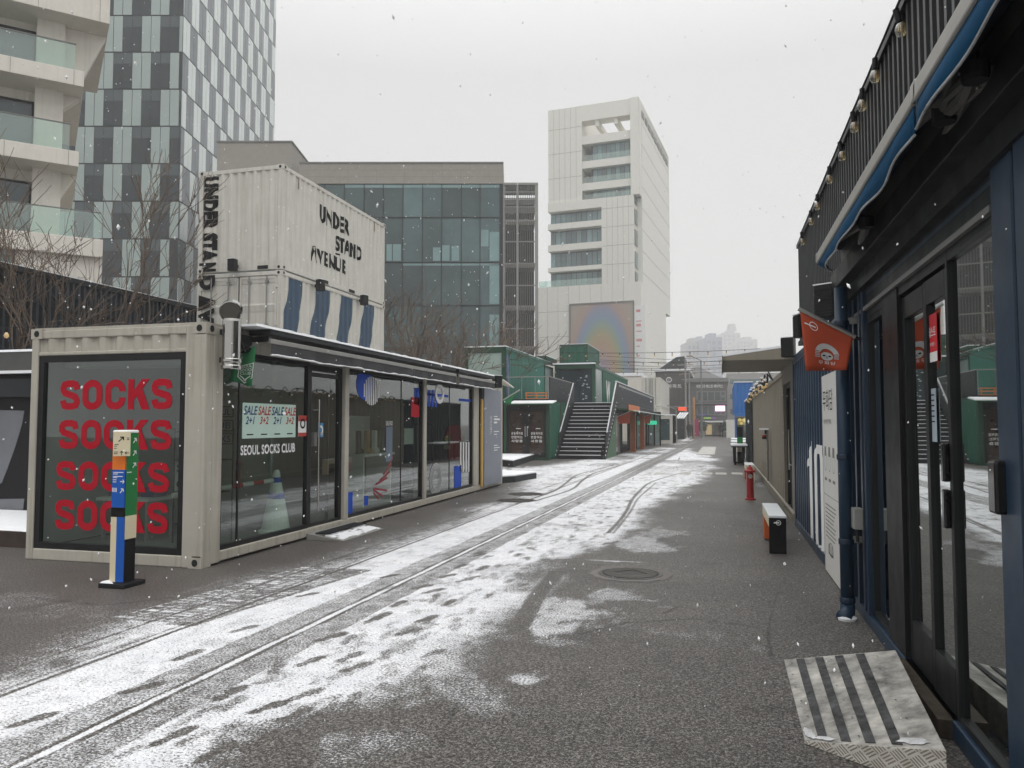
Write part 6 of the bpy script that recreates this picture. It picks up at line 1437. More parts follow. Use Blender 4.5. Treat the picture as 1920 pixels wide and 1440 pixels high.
    for x0_, x1_, y0, y1, mt_, lab in ((1341, 1359, 761, 771, LITP, 'bright pink lit screen on the grey building'), (1319, 1333, 782, 786, mat('lime_sign', (.28, .45, .10), .5), 'lime green sign above the street level shops'),
                                       (1310, 1324, 776, 780, mat('violet_sign', (.10, .09, .26), .5), 'violet sign above the lime green one'), (1333, 1342, 781, 787, mat('purple_sign', (.14, .09, .22), .5), 'purple sign right of the lime green one')):
        s = thing('shop_sign', lab, 'sign', tuple(F(A_(x0_), Z(y1), .1))); MB(F).box(A_(x0_), A_(x1_), Z(y1), Z(y0), .1, .4).build('panel', mt_, s)
    # small roofed house and rear blocks
    x0, x1, zt = slab(1362, 1408, 700, 118); t = thing('grey_building', 'pale striped building behind the blue container', 'building', (x0, 118, 0)); MB().box(x0, x1 + 20, 118, 130, 0, zt).build('wall', mat('pale_grey_render', (.34, .33, .32), .8), t)
    m = MB(face_nY(118, x0)); [m.box(.5, x1 - x0 + 18, zt - 1.6 - k * 2.2, zt - .9 - k * 2.2, 0, .06) for k in range(3)]; m.build('window_band', TGLASS, t)
    x0, x1, zt = slab(1296, 1362, 690, 135); t = thing('grey_building', 'pale block with a sloping roof rising behind the tall windows', 'building', (x0, 135, 0)); F = face_nY(135, x0); w = x1 - x0; MB(F).prism([(0, 0), (w, 0), (w, zt - 2.2), (w * .2, zt + .2), (0, zt)], -10, 0).build('wall', HAZYB2, t)
    # poles, lamps, signal
    for px, yt, yb, D, r, mt_, lab in ((1286.5, 677, 822, 92, .13, CONC, 'concrete utility pole before the dark building'), (1293.5, 694, 820, 96, .10, ALUP, 'pale steel pole right of the concrete one'), (1316, 676, 823, 90, .11, GREYF, 'grey lamp pole before the tall windows'),
                                       (1268.5, 768, 823, 75, .07, ALUP, 'thin grey pole at the left kerb near the people')):
        p = gY(px, yb, D); zt = gY(px, yt, D).z; t = thing('utility_pole', lab, 'pole', (p.x, D, 0)); MB().lathe([(r, 0), (r * .75, zt), (0, zt)], (p.x, D, 0), 10).build('shaft', mt_, t)
        if 'lamp' in lab or 'thin' in lab: MB().tube([(p.x, D, zt), (p.x - 1.0, D, zt + .5)], .05, 6).build('lamp_arm', mt_, t); MB().box(p.x - 1.6, p.x - .9, D - .1, D + .1, zt + .45, zt + .58).build('lamp_head', mt_, t)
        if 'concrete' in lab:
            for k, z in enumerate((.5, 1.2)): MB().box(p.x - .9, p.x + .9, D - .06, D + .06, zt - z, zt - z + .1).build('cross_arm', mt_, t)
    D = 88; p = gY(1302, 822, D); t = thing('signal_mast', 'orange signal mast with an arm carrying a red lit sign', 'traffic signal', (p.x, D, 0)); zt = gY(1302, 745, D).z; za = gY(1302, 763, D).z; xl = gY(1262, 763, D).x
    MB().lathe([(.14, 0), (.12, zt), (0, zt)], (p.x, D, 0), 10).build('mast', mat('orange_mast_paint', (.52, .24, .06), .5), t); MB().tube([(p.x, D, za), (xl, D, za)], .06, 6).build('arm', GREYF, t)
    a, b = gY(1272, 770, D), gY(1287, 763.5, D); MB().box(a.x, b.x, D - .2, D, a.z, b.z).build('lit_sign', LITR, t)
    # string of telephone wires
    t = thing('overhead_wire', 'thin overhead wires crossing above the grey building', 'cable', (-4, 92, 9)); m = MB()
    for k in range(4): m.tube([(-14, 92 + k, 9.8 - k * .4), (-6, 92 + k, 9.2 - k * .4), (4, 92 + k, 9.5 - k * .4)], .025, 4)
    m.build('wire', BLACK, t)
    # stalls with striped roof left of the people
    t = thing('market_stall', 'dark stall with a striped snowy roof left of the walkers', 'stall', (-7, 84, 0)); x0, x1, zt = slab(1270, 1283, 786, 84); MB().box(x0, x1, 84, 87, 0, zt).build('body', CHAR, t)
    for k in range(4): MB().hexa([(x0 - .2 + k * .25, 83.5, zt + .05), (x0 - .05 + k * .25, 83.5, zt + .05), (x0 + .3 + k * .25, 87, zt + .7), (x0 + .15 + k * .25, 87, zt + .7), (x0 - .2 + k * .25, 83.5, zt + .12), (x0 - .05 + k * .25, 83.5, zt + .12), (x0 + .3 + k * .25, 87, zt + .77), (x0 + .15 + k * .25, 87, zt + .77)]).build('roof_stripe', SNOW, t)
    t = thing('feather_banner', 'red and pink upright banner beside the orange mast', 'banner', (0, 89, 0)); p = gY(1306.5, 820, 87); MB().box(p.x - .22, p.x + .22, 87, 87.06, .3, gY(1306, 786, 87).z).build('cloth', mat('crimson_cloth', (.36, .03, .10), .7), t); MB().tube([(p.x - .26, 87, 0), (p.x - .26, 87, gY(1306, 784, 87).z)], .03, 6).build('pole', ALU, t)
    # planters
    for px, lab in ((1317, 'round shrub in a pot left of the shop fronts'), (1362, 'dark shrub in a pot at the right of the shop fronts')):
        p = gY(px, 820, 98); t = thing('potted_shrub', lab, 'plant', (p.x, 98, 0)); MB().lathe([(.3, 0), (.42, .6), (.36, .62), (0, .6)], (p.x, 98, 0), 14).build('pot', CONC, t)
        l = MB(); r = random.Random(px)
        for k in range(420):
            th, ph = r.uniform(0, 6.28), math.acos(r.uniform(-1, 1)); R_ = .62 * r.uniform(.55, 1.05); c = Vector((p.x + R_ * math.sin(ph) * math.cos(th), 98 + R_ * math.sin(ph) * math.sin(th), 1.35 + 1.1 * R_ * math.cos(ph))); u = Vector((r.gauss(0, 1), r.gauss(0, 1), r.gauss(0, 1))).normalized() * .10; v = u.orthogonal().normalized() * .06
            l.poly([tuple(c - u), tuple(c + v), tuple(c + u), tuple(c - v)])
        l.build('foliage', mat('dark_leaf', (.03, .05, .03), .7, var=.3), t)
    # people
    def person(px, Y, h, lab, coat, trousers, rz=0, bag=False, stride=.18):
        p = gY(px, 822, Y); o_ = Vector((p.x, Y, 0)); s = h / 1.72
        V = [(0, 0, .92), (0, 0, 1.15), (0, .01, 1.38), (0, .01, 1.50), (0, -.01, 1.60), (0, -.02, 1.68), (-.10, 0, .88), (-.11, -stride, .48), (-.11, -stride * 1.2 + .05, .09), (-.12, -stride * 1.2 - .12, .035), (.10, 0, .88), (.11, stride * .4, .48), (.11, stride * 1.5, .10), (.12, stride * 1.5 - .13, .035), (-.20, .01, 1.40), (-.26, .07, 1.12), (-.25, -.05, .90), (-.25, -.08, .80), (.20, .01, 1.40), (.26, -.05, 1.12), (.25, -.10, .90), (.25, -.13, .80)]
        Rd = [.17, .18, .17, .065, .105, .09, .115, .075, .05, .042, .115, .075, .05, .042, .085, .065, .05, .04, .085, .065, .05, .04]
        E = [(0, 1), (1, 2), (2, 3), (3, 4), (4, 5), (0, 6), (6, 7), (7, 8), (8, 9), (0, 10), (10, 11), (11, 12), (12, 13), (2, 14), (14, 15), (15, 16), (16, 17), (2, 18), (18, 19), (19, 20), (20, 21)]
        t = thing('person', lab, 'person', tuple(o_), rz, local=True)
        me = bpy.data.meshes.new('body'); me.from_pydata([(x * s, y * s, z * s) for x, y, z in V], E, []); b = bpy.data.objects.new('body', me); COL.objects.link(b); b.parent = t
        me.materials.append(coat); b.modifiers.new('skin', 'SKIN'); lay = me.skin_vertices[0].data
        for k, r in enumerate(Rd): lay[k].radius = (r * s, r * s * (.75 if k < 3 else 1)); lay[k].use_root = (k == 0)
        sb = b.modifiers.new('smooth', 'SUBSURF'); sb.levels = 1; sb.render_levels = 2
        MB().lathe([(.24 * s, .62 * s), (.215 * s, .95 * s), (.21 * s, 1.25 * s), (.17 * s, 1.46 * s), (.07 * s, 1.50 * s)], (0, 0, 0), 12).build('coat', coat, t, smooth=True)
        MB().lathe([(.02, 1.60 * s), (.10 * s, 1.58 * s), (.118 * s, 1.66 * s), (.09 * s, 1.75 * s), (0, 1.77 * s)], (0, .01, 0), 12).build('hair', BLACKM, t, smooth=True)
        MB().lathe([(.0, 1.53 * s), (.07 * s, 1.56 * s), (.088 * s, 1.63 * s), (.07 * s, 1.70 * s), (0, 1.72 * s)], (0, -.03, 0), 12).build('face', mat('skin', (.42, .26, .19), .6), t, smooth=True)
    bc = mat('black_coat', (.016, .016, .018), .85); 
    person(1292.5, 90, 1.76, 'walker in a black coat, left of the pair by the orange mast', bc, bc, .2); person(1301, 93, 1.62, 'shorter walker in dark clothes, right of the pair by the orange mast', bc, bc, -.1)
    person(1352.5, 94, 1.74, 'lone walker in a long dark coat before the white canopy', bc, bc, 3.0)
far_street()
# ---- festoon cables across the street
def festoon(Y, xl, zl, xr, zr, sag, lab, n=13, s=1.0):
    t = thing('festoon_cable', lab, 'string light', (xl, Y, zl), group='bulb cables across the street')
    P = [(xl + (xr - xl) * k / 24, Y, zl + (zr - zl) * k / 24 - sag * (1 - (2 * k / 24 - 1) ** 2)) for k in range(25)]
    MB().tube(P, .011, 5).build('cable', BLACK, t)
    for k in range(n):
        f = (k + .5) / n; x = xl + (xr - xl) * f; z = zl + (zr - zl) * f - sag * (1 - (2 * f - 1) ** 2)
        MB().tube([(x, Y, z), (x, Y, z - .10)], .022, 6).build('socket', BLACK, t); MB().lathe([(.014, z - .10), (.034, z - .14), (.028, z - .18), (0, z - .19)], (x, Y, 0), 8).build('bulb', BULB, t)
for Y, y0, y1, lab in ((36, 661, 654, 'highest bulb cable across the street'), (43, 678, 675, 'second highest bulb cable across the street'), (52, 690, 688, 'third bulb cable across the street, counted from above'), (60, 697, 698, 'lowest bulb cable across the street')):
    a, b = gY(1052 if Y < 40 else 1110 if Y < 50 else 1130, y0, Y), gY(1485, y1 - 4, Y); festoon(Y, a.x, a.z, b.x, b.z, .12, lab)
for px, py, lab in ((985, 926.5, 'far iron manhole cover at the edge of the snow by the left shop'), (968, 938.5, 'nearer iron manhole cover by the far end of the left shop'), (1182, 1076, 'large round iron manhole cover on bare asphalt')):
    p = gZ(px, py); R_ = .33 if px == 1182 else .40; t = thing('manhole_cover', lab, 'manhole cover', (p.x, p.y, 0)); iron = mat('dark_iron', (.055, .052, .05), .55, .4, var=.2)
    MB().lathe([(R_ * 1.02, .0), (R_ * 1.02, .008), (R_ * .93, .009), (R_ * .93, .004), (0, .004)], (p.x, p.y, 0), 40).build('ring', mat('iron_rim', (.10, .095, .09), .5, .4), t)
    m = MB(); MBF = m
    m.lathe([(R_ * .91, .004), (R_ * .91, .007), (0, .007)], (p.x, p.y, 0), 40); o = m.build('plate', iron, t)
    g = MB(); r = R_ * .86
    for k in range(15):
        d = -r + 2 * r * (k + .5) / 15; h = math.sqrt(r * r - d * d)
        for c0, c1 in (((-h, -.13), (.13, h)) if abs(d) < .13 else ((-h, h),)):
            if c1 - c0 < .03: continue
            C, S_ = math.cos(.7), math.sin(.7); q = [(c0, d - .012), (c1, d - .012), (c1, d + .012), (c0, d + .012)]; q = [(p.x + a * C - b * S_, p.y + a * S_ + b * C) for a, b in q]
            g.hexa([(a, b, .007) for a, b in q] + [(a, b, .013) for a, b in q])
    g.build('rib', mat('worn_iron', (.13, .12, .11), .45, .6), t)
    if px == 1182:
        cc = MB(); cc.F = WORLD; n = 40; i = cc.addv([(p.x + R_ * 1.03 * math.cos(6.2832 * k / n), p.y + R_ * 1.03 * math.sin(6.2832 * k / n), .005) for k in range(n)] + [(p.x + (R_ + .11 + .02 * math.sin(k * 2.1)) * math.cos(6.2832 * k / n), p.y + (R_ + .11 + .02 * math.cos(k * 1.7)) * math.sin(6.2832 * k / n), .004) for k in range(n)])
        for k in range(n): cc.face((i + k, i + n + k, i + n + (k + 1) % n, i + (k + 1) % n))
        cc.build('concrete_collar', mat('worn_concrete_collar', (.15, .14, .13), .8, var=.2, scale=6), t)

# ================================================================== RIGHT: navy shop with the blue awning, beige container beyond
XR_ = 1.12
FN = face_nX(XR_, 13.0)                     # a runs towards the camera from the far corner
aN = lambda y: 13.0 - y
HN = 2.66
def FNb(x, y, X=XR_): p = gX(x, y, X); return aN(p.y), p.z
def navy():
    t = thing('navy_shop', 'navy container shop with black glazed doors and a large white number on its wall', 'shop', (XR_ + 1.2, 7, 0))
    L_ = 13.0 - 1.0
    m = MB(FN); m.box(0, .14, 0, HN, -.16, 0); m.box(aN(7.88), aN(7.70), 0, HN, -.16, -.002); m.box(aN(3.64), aN(3.40), 0, HN + .1, -.16, .0); m.box(aN(3.34), aN(2.9), 0, HN + .1, -.16, .012); m.box(aN(1.1), aN(1.0), 0, HN, -.16, 0)
    m.box(.14, aN(7.88), 0, .12, -.16, -.002); m.box(.14, aN(7.88), HN - .12, HN, -.16, -.002); m.box(aN(7.70), aN(1.0), 0, .10, -.18, .004)
    m.box(aN(7.70), aN(6.62), .10, HN, -.12, -.03) 
    m.build('frame', NAVY, t, bev=.008)
    # box section ribs between pipe and glazing
    m = MB(FN)
    for y in (7.62, 7.40, 7.12, 6.85, 6.70): m.box(aN(y), aN(y) + .07, .10, HN, -.03, .012)
    m.build('wall_rib', NAVY_D, t, bev=.006)
    s = MB(FN); corrugated(s, .14, aN(7.88), .12, HN - .12, -.012, .27, .034); sw = s.build('side_wall', NAVY, t)
    MB().box(XR_ + .02, XR_ + 2.4, 1.0, 13.0, HN - .03, HN - .005).build('roof', NAVY_D, t)
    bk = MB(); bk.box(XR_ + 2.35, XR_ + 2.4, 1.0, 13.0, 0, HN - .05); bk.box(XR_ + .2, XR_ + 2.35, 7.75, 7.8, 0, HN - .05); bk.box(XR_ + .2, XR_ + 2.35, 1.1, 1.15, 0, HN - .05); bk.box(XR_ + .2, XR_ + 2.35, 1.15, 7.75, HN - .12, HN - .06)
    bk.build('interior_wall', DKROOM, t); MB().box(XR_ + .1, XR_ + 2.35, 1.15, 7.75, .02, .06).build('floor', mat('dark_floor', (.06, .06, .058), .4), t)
    MB().box(XR_ + .003, XR_ + 2.4, 12.98, 13.0, 0, HN).build('end_wall', NAVY, t)
    # large white 10
    z0, z1 = .06, 1.38; m = MB(FN); a0, a1 = aN(11.15), aN(9.42)
    wq = a1 - a0
    one = [(a0, z1 - .32), (a0 + wq * .30, z1), (a0 + wq * .36, z1), (a0 + wq * .36, z0 + .04), (a0 + wq * .16, z0 + .04), (a0 + wq * .16, z1 - .30), (a0, z1 - .38)]
    bm_f = [tuple(range(len(one)))]; on_corr(m, one, [(0, 1, 5, 6), (1, 2, 3, 4, 5)], -.012, .27, .034)
    o0, o1 = a0 + wq * .50, a1; zo0, zo1 = z0 - .02, z1 - .03; tk = wq * .155
    oo = [(o0 + .12, zo1), (o1 - .12, zo1), (o1, zo1 - .14), (o1, zo0 + .14), (o1 - .12, zo0), (o0 + .12, zo0), (o0, zo0 + .14), (o0, zo1 - .14)]
    ii = [(o0 + tk + .05, zo1 - .11), (o1 - tk - .05, zo1 - .11), (o1 - tk, zo1 - .18), (o1 - tk, zo0 + .18), (o1 - tk - .05, zo0 + .11), (o0 + tk + .05, zo0 + .11), (o0 + tk, zo0 + .18), (o0 + tk, zo1 - .18)]
    on_corr(m, oo + ii, [(k, (k + 1) % 8, 8 + (k + 1) % 8, 8 + k) for k in range(8)], -.012, .27, .034); m.build('white_numeral', VINYLW, sw)
    # ---- glazing
    dk = CHARF
    def glaze(a0, a1, b0, b1, w, name, c=-.06, wt=None, wb=None):
        m = MB(FN); m.bars(a0, a1, b0, b1, w, c - .05, c, wb=wb, wt=wt); o = m.build(name, dk, t, bev=.004); MB(FN).poly([(a0 + w, b0 + (wb or w), c - .025), (a1 - w, b0 + (wb or w), c - .025), (a1 - w, b1 - (wt or w), c - .025), (a0 + w, b1 - (wt or w), c - .025)]).build('pane', GLASS_DK, o); return o
    E_ = lambda px: FNb(px, 900, XR_ + .035)[0]
    glaze(aN(6.66), E_(1668), .10, 2.44, .045, 'window', c=-.025)
    MB(FN).box(E_(1668), E_(1697), .10, 2.50, -.10, -.012).build('post', BLACK, t)
    d = glaze(E_(1698), E_(1742), .06, 2.42, .055, 'door', c=-.04, wb=.30, wt=.14)
    d2 = glaze(E_(1742.5), E_(1788), .06, 2.42, .05, 'door', c=-.03, wb=.28, wt=.14)
    glaze(E_(1789), aN(3.64), .10, 2.50, .035, 'window', c=-.02)
    MB(FN).box(aN(6.66), aN(3.64), 2.44, HN + .02, -.16, -.022).build('transom', dk, t); MB(FN).box(aN(7.7), aN(3.64), 2.50, 2.53, -.03, .006).build('transom_trim', GREYF, t)
    MB(FN).box(E_(1698), E_(1788), .005, .10, -.16, .07).build('threshold', mat('rusty_threshold', (.075, .06, .045), .55, .5, var=.5, scale=9), t)
    h = MB(FN)
    for z0, z1 in ((1.30, 1.50), (1.06, 1.26)): h.box(E_(1780.5), E_(1785.5), z0, z1, -.029, .006)
    h.build('handle', mat('glossy_black', (.012, .012, .012), .12), d2, bev=.008)
    MB(FN).box(aN(3.655), aN(3.56), 1.23, 1.45, -.035, .04).build('handle_plate', mat('glossy_black', (.012, .012, .012), .12), t, bev=.012)
    # service bits on the wall
    # low fascia box over the glazing that carries the awning
    MB(FN).box(aN(7.55), aN(1.2), 2.80, 2.96, -.1, .12).build('fascia_box', BLACK, t, bev=.006); MB(FN).box(aN(7.55), aN(1.2), 2.68, 2.80, -.1, .03).build('fascia_panel', CHARF, t)
    return t
navyt = navy()
# things on the navy shop
t = thing('info_panel', 'tall white information panel between the white number and the navy pipe', 'sign', tuple(FN(aN(8.5), .0, .02))); pa0, pa1 = aN(9.08), aN(7.98)
MB(FN).box(pa0, pa1, .02, 2.12, .004, .03).build('panel', mat('off_white_panel', (.66, .65, .62), .5, var=.03), t)
m = MB(FN); text(m, '무화담', pa0 + .08, pa0 + .82, 1.74, 1.96, .032, -.005); text(m, '가장 따뜻한 목화솜', pa0 + .10, pa0 + .70, 1.60, 1.65, .032); m.build('dark_print', BLKP, t)
m = MB(FN); r = random.Random(6)
for k in range(3):
    a = pa0 + .14 + k * .30; m.box(a, a + .12, 1.26, 1.36, .030, .032); m.disc(a + .06, 1.22, .032, .10, .12, 16, .93); m.box(a - .02, a + .14, 1.00, 1.03, .030, .032)
m.box(pa0, pa1, .845, .850, .030, .032)
for k in range(9): m.box(pa0 + .12, pa0 + .12 + .8 * r.uniform(.7, 1), .74 - k * .042, .752 - k * .042, .030, .0315)
m.build('grey_print', mat('grey_print', (.22, .21, .2), .7), t)
m = MB(FN); cx = pa0 + .5; 
for k in range(4): m.box(cx - .2 + .09 * k, cx - .13 + .09 * k, .24, .25, .03, .032); m.box(cx - .2 + .09 * k, cx - .19 + .09 * k, .25, .34 + .02 * (k % 2), .03, .032)
m.disc(cx, .30, .032, .16, .07, 20, .9); m.build('dark_print', BLKP, t)
def pipe():
    x, y = XR_ - .12, 7.20; y = 6.95
    t = thing('drain_pipe', 'navy painted rain pipe standing beside the white panel', 'pipe', (x, y, 0)); MB().tube([(x, y, .06), (x, y, 2.75)], .054, 20).build('pipe', NAVY, t, smooth=True)
    for z in (.12, .6, 1.3, 2.42): MB().lathe([(.058, z), (.062, z + .01), (.062, z + .04), (.058, z + .05)], (x, y, 0), 20).build('collar', NAVY_D, t)
    MB().tube([(x, y, .10), (x - .01, y - .03, .04), (x - .05, y - .12, .03)], .06, 16).build('foot_bend', NAVY, t, smooth=True)
    MB().lathe([(.0, .0), (.075, .0), (.08, .02), (.05, .04), (0, .045)], (x - .02, y - .07, 0), 14).build('snow_patch', SNOW, t)
    for z in (.62, 2.44): MB().box(x, XR_, y - .02, y + .02, z, z + .05).build('bracket', ALU, t)
pipe()
t = thing('junction_box', 'small grey junction box on the navy wall near the pipe', 'junction box', tuple(FN(aN(6.76), .9, .06))); p = gX(1604, 968, XR_ - .06)
MB(FN).box(aN(p.y) - .06, aN(p.y) + .08, p.z - .10, p.z + .07, .012, .085).build('box', mat('grey_plastic', (.26, .26, .25), .5), t, bev=.008); MB(FN).tube([(aN(p.y), p.z - .10, .05), (aN(p.y) + .02, p.z - .2, .05), (aN(p.y) + .05, p.z - .22, .03)], .014, 8).build('conduit', BLACK, t)
# red notice on the door
def notice(lab, y0, y1, z0, z1, c, col, art):
    a_, b_ = (FNb(1741, 620, XR_ + .05)[0], FNb(1758, 620, XR_ + .05)[0]) if 'red' in lab else (FNb(1745, 740, XR_ + .05)[0], FNb(1756, 740, XR_ + .05)[0]); y0, y1 = 13.0 - a_, 13.0 - b_; c = -.045
    t = thing('notice', lab, 'notice', tuple(FN(aN(y0), z0, c))); MB(FN).box(aN(y0), aN(y1), z0, z1, c - .003, c).build('sheet', col, t)
    for mt_, fn in art: m = MB(FN); fn(m, aN(y0), aN(y1), z0, z1, c + .001); m.build('print', mt_, t)
notice('red notice with white Korean lettering at the top of the glass door', 4.78, 4.58, 1.95, 2.22, -.085, mat('red_paper', (.55, .02, .03), .5), [(VINYLW, lambda m, a0, a1, b0, b1, c: (text(m, '테스트', a0 + .02, a1 - .02, b0 + .14, b0 + .20, c, .01), text(m, '운영중', a0 + .05, a1 - .05, b0 + .09, b0 + .11, c), m.box(a0, a1, b0, b0 + .055, c - .001, c)))])
notice('pale blue notice half hidden behind the door frame', 4.72, 4.60, 1.50, 1.80, -.11, mat('pale_blue_paper', (.38, .45, .50), .6), [(BLKP, lambda m, a0, a1, b0, b1, c: [m.box(a0 + .015, a1 - .03, b1 - .04 - k * .03, b1 - .032 - k * .03, c - .001, c) for k in range(6)])])
# ---- orange shop flag
Fo = face_nY(6.72, 0); qo = lambda x, y: (gY(x, y, 6.72).x, gY(x, y, 6.72).z)
def orange_art(o, W_, F):
    P = circ(.52, .70, .26, .26, .60, 25, 155, 20)
    for k in range(5):
        q = .60 + k * .03; 
        P += [[(.27, q), (.37, q), (.37, q + .014), (.27, q + .014)], [(.67, q), (.77, q), (.77, q + .014), (.67, q + .014)]]
    clothart(o, W_, F, mat('grey_white_print', (.50, .50, .50), .6), 'emblem', P + circ(.52, .70, .13, .085, 0, 0, 360, 20))
    clothart(o, lambda s, q: (lambda a, b, c: (a, b, c + .002))(*W_(s, q)), F, BLKP, 'emblem_face', circ(.46, .69, .035, .018) + circ(.58, .69, .035, .018) + circ(.52, .71, .016, .012) + [[(.49, .735), (.55, .735), (.55, .741), (.49, .741)]])
    clothart(o, W_, F, VINYLW, 'lettering', textpolys('무', .34, .44, .80, .87) + textpolys('화', .47, .58, .80, .87) + textpolys('담', .61, .71, .80, .87))
    clothart(o, W_, F, VINYLW, 'emblem', circ(.26, .19, .08, .075, .84) + [[(.09, .185), (.30, .185), (.30, .205), (.09, .205)]])
pennant('orange red shop flag with a pale arch emblem on a slanted batten', OFLAG, Fo, qo(1497, 579), qo(1604, 632), qo(1508, 696), qo(1589, 694), orange_art)
# ---- speakers on the right
speaker(gY(1553, 566, 7.6) , RAD(-35), 'dark ribbed speaker above the orange flag'); speaker(gY(1478, 652, 12.6), RAD(-20), 'dark speaker at the far corner of the navy shop'); speaker(gY(1504, 612, 10.8), RAD(-70), 'dark speaker half hidden behind the orange flag')
# ---- blue awnings
def blue_awning(y0, y1, lab, xb, zb, seed):
    """folding arm awning: cassette at the wall, front bar with a hanging valance; y1 is the far end"""
    t = thing('awning', lab, 'awning', (xb, (y0 + y1) / 2, zb), group='blue folding arm awnings'); r = random.Random(seed)
    MB().box(XR_ - .10, XR_ + .05, y0, y1, 2.965, 3.10).build('cassette', mat('arm_paint', (.095, .092, .085), .45), t, bev=.01)
    MB().hexa([(xb - .03, y0, zb - .045), (xb + .03, y0, zb - .045), (xb + .03, y1, zb - .045), (xb - .03, y1, zb - .045), (xb - .03, y0, zb + .036), (xb + .03, y0, zb + .036), (xb + .03, y1, zb + .036), (xb - .03, y1, zb + .036)]).build('front_bar', mat('awning_bar_paint', (.34, .33, .30), .45, var=.05), t, bev=.01)
    for y in (y0, y1): MB().box(xb - .03, xb + .03, y - .035, y + .012, zb - .04, zb + .045).build('bar_cap', ALU, t, bev=.008)
    n = int((y1 - y0) * 14); m = MB()
    amp = lambda k: .010 * math.sin(k * .55 + seed) + .012 * math.sin(k * .17)
    ends = lambda k: .10 * math.exp(-((n - k) / 4.0) ** 2) if seed == 2 else 0
    P = []
    for k in range(n + 1):
        y = y0 + .01 + (y1 - y0 - .02) * k / n
        zl = zb - .175 + .008 * math.sin(k * .4) + .06 * math.exp(-(n - k) / 5.0) * (seed == 2)
        P.append([(xb - .012, y, zb - .046), (xb - .018 + amp(k) * .5, y, (zb + zl) / 2), (xb - .02 + amp(k) + ends(k), y, zl)])
    i = m.addv([p for q in P for p in q])
    for k in range(n):
        for j in (0, 1): m.face((i + 3 * k + j, i + 3 * k + j + 1, i + 3 * k + 3 + j + 1, i + 3 * k + 3 + j))
    v = m.build('valance', BLUEFAB, t, smooth=True); sd = v.modifiers.new('thickness', 'SOLIDIFY'); sd.thickness = .004
    h = MB(); h.tube([(x - .004, y, z) for _, _, (x, y, z) in P], .0065, 6); h.build('snowy_hem', mat('snowy_hem_cloth', (.42, .43, .44), .8, var=.3, scale=20), t)
    # canopy cloth back to the cassette, and a dark flap of loose cloth below it
    c = MB(); c.hexa([(xb, y0, zb + .03), (xb, y1, zb + .03), (XR_ - .02, y1, 3.11), (XR_ - .02, y0, 3.11), (xb, y0, zb + .036), (xb, y1, zb + .036), (XR_ - .02, y1, 3.116), (XR_ - .02, y0, 3.116)]); c.build('canopy_cloth', BLUEFABD, t)
    sn = MB(); sn.hexa([(xb - .012, y0, zb + .0365), (xb - .012, y1, zb + .0365), (xb + .1, y1, zb + .05), (xb + .1, y0, zb + .05), (xb - .006, y0, zb + .05), (xb - .006, y1, zb + .05), (xb + .1, y1, zb + .065), (xb + .1, y0, zb + .065)]); sn.build('snow_edge', SNOW, t)
    for y in ((y0 + .45, y1 - .75) if seed == 2 else (y1 - .55,)):
        a = MB(); sh = (XR_ - .06, y, 2.93); el = (XR_ - .18, y + (.55 if seed == 1 else -.9), 2.92); hd = (xb + .02, y + .1, zb - .02)
        am = mat('arm_paint', (.095, .092, .085), .45); a.tube([sh, el], .032, 8).build('arm', am, t, smooth=False); a = MB(); a.tube([el, hd], .024, 8); a.build('arm', am, t); a = MB(); a.tube([sh, (sh[0], sh[1] - .25, sh[2] + .03)], .02, 6); a.build('spring_cable', ALUP, t)
        j = MB(); j.lathe([(.0, 2.88), (.045, 2.88), (.05, 2.90), (.05, 2.95), (0, 2.96)], (el[0], el[1], 0), 14); j.build('joint', BLACKM, t); j = MB(); j.lathe([(.0, 2.88), (.05, 2.88), (.055, 2.90), (.055, 2.96), (0, 2.97)], (sh[0], sh[1], 0), 14); j.build('joint', BLACKM, t)
    return t
blue_awning(3.62, 7.05, 'far blue awning with a grey front bar above the navy shop', .85, 3.03, 2); blue_awning(1.15, 3.58, 'near blue awning cut off by the top right corner', .85, 3.03, 1)
t = thing('awning_crank', 'steel crank hook hanging under the near blue awning', 'hook', (XR_ - .1, 2.9, 2.8)); p = gX(1835, 110, XR_ - .14); m = MB()
m.tube([(p.x, p.y, p.z + .03), (p.x - .006, p.y + .006, p.z - .01), (p.x + .004, p.y + .012, p.z - .03), (p.x, p.y + .02, p.z - .055)], .006, 8); m.tube([(p.x + .022 * math.cos(k * .52), p.y + .022, p.z - .08 + .026 * math.sin(k * .52)) for k in range(13)], .005, 8); m.build('hook', CHROME, t)
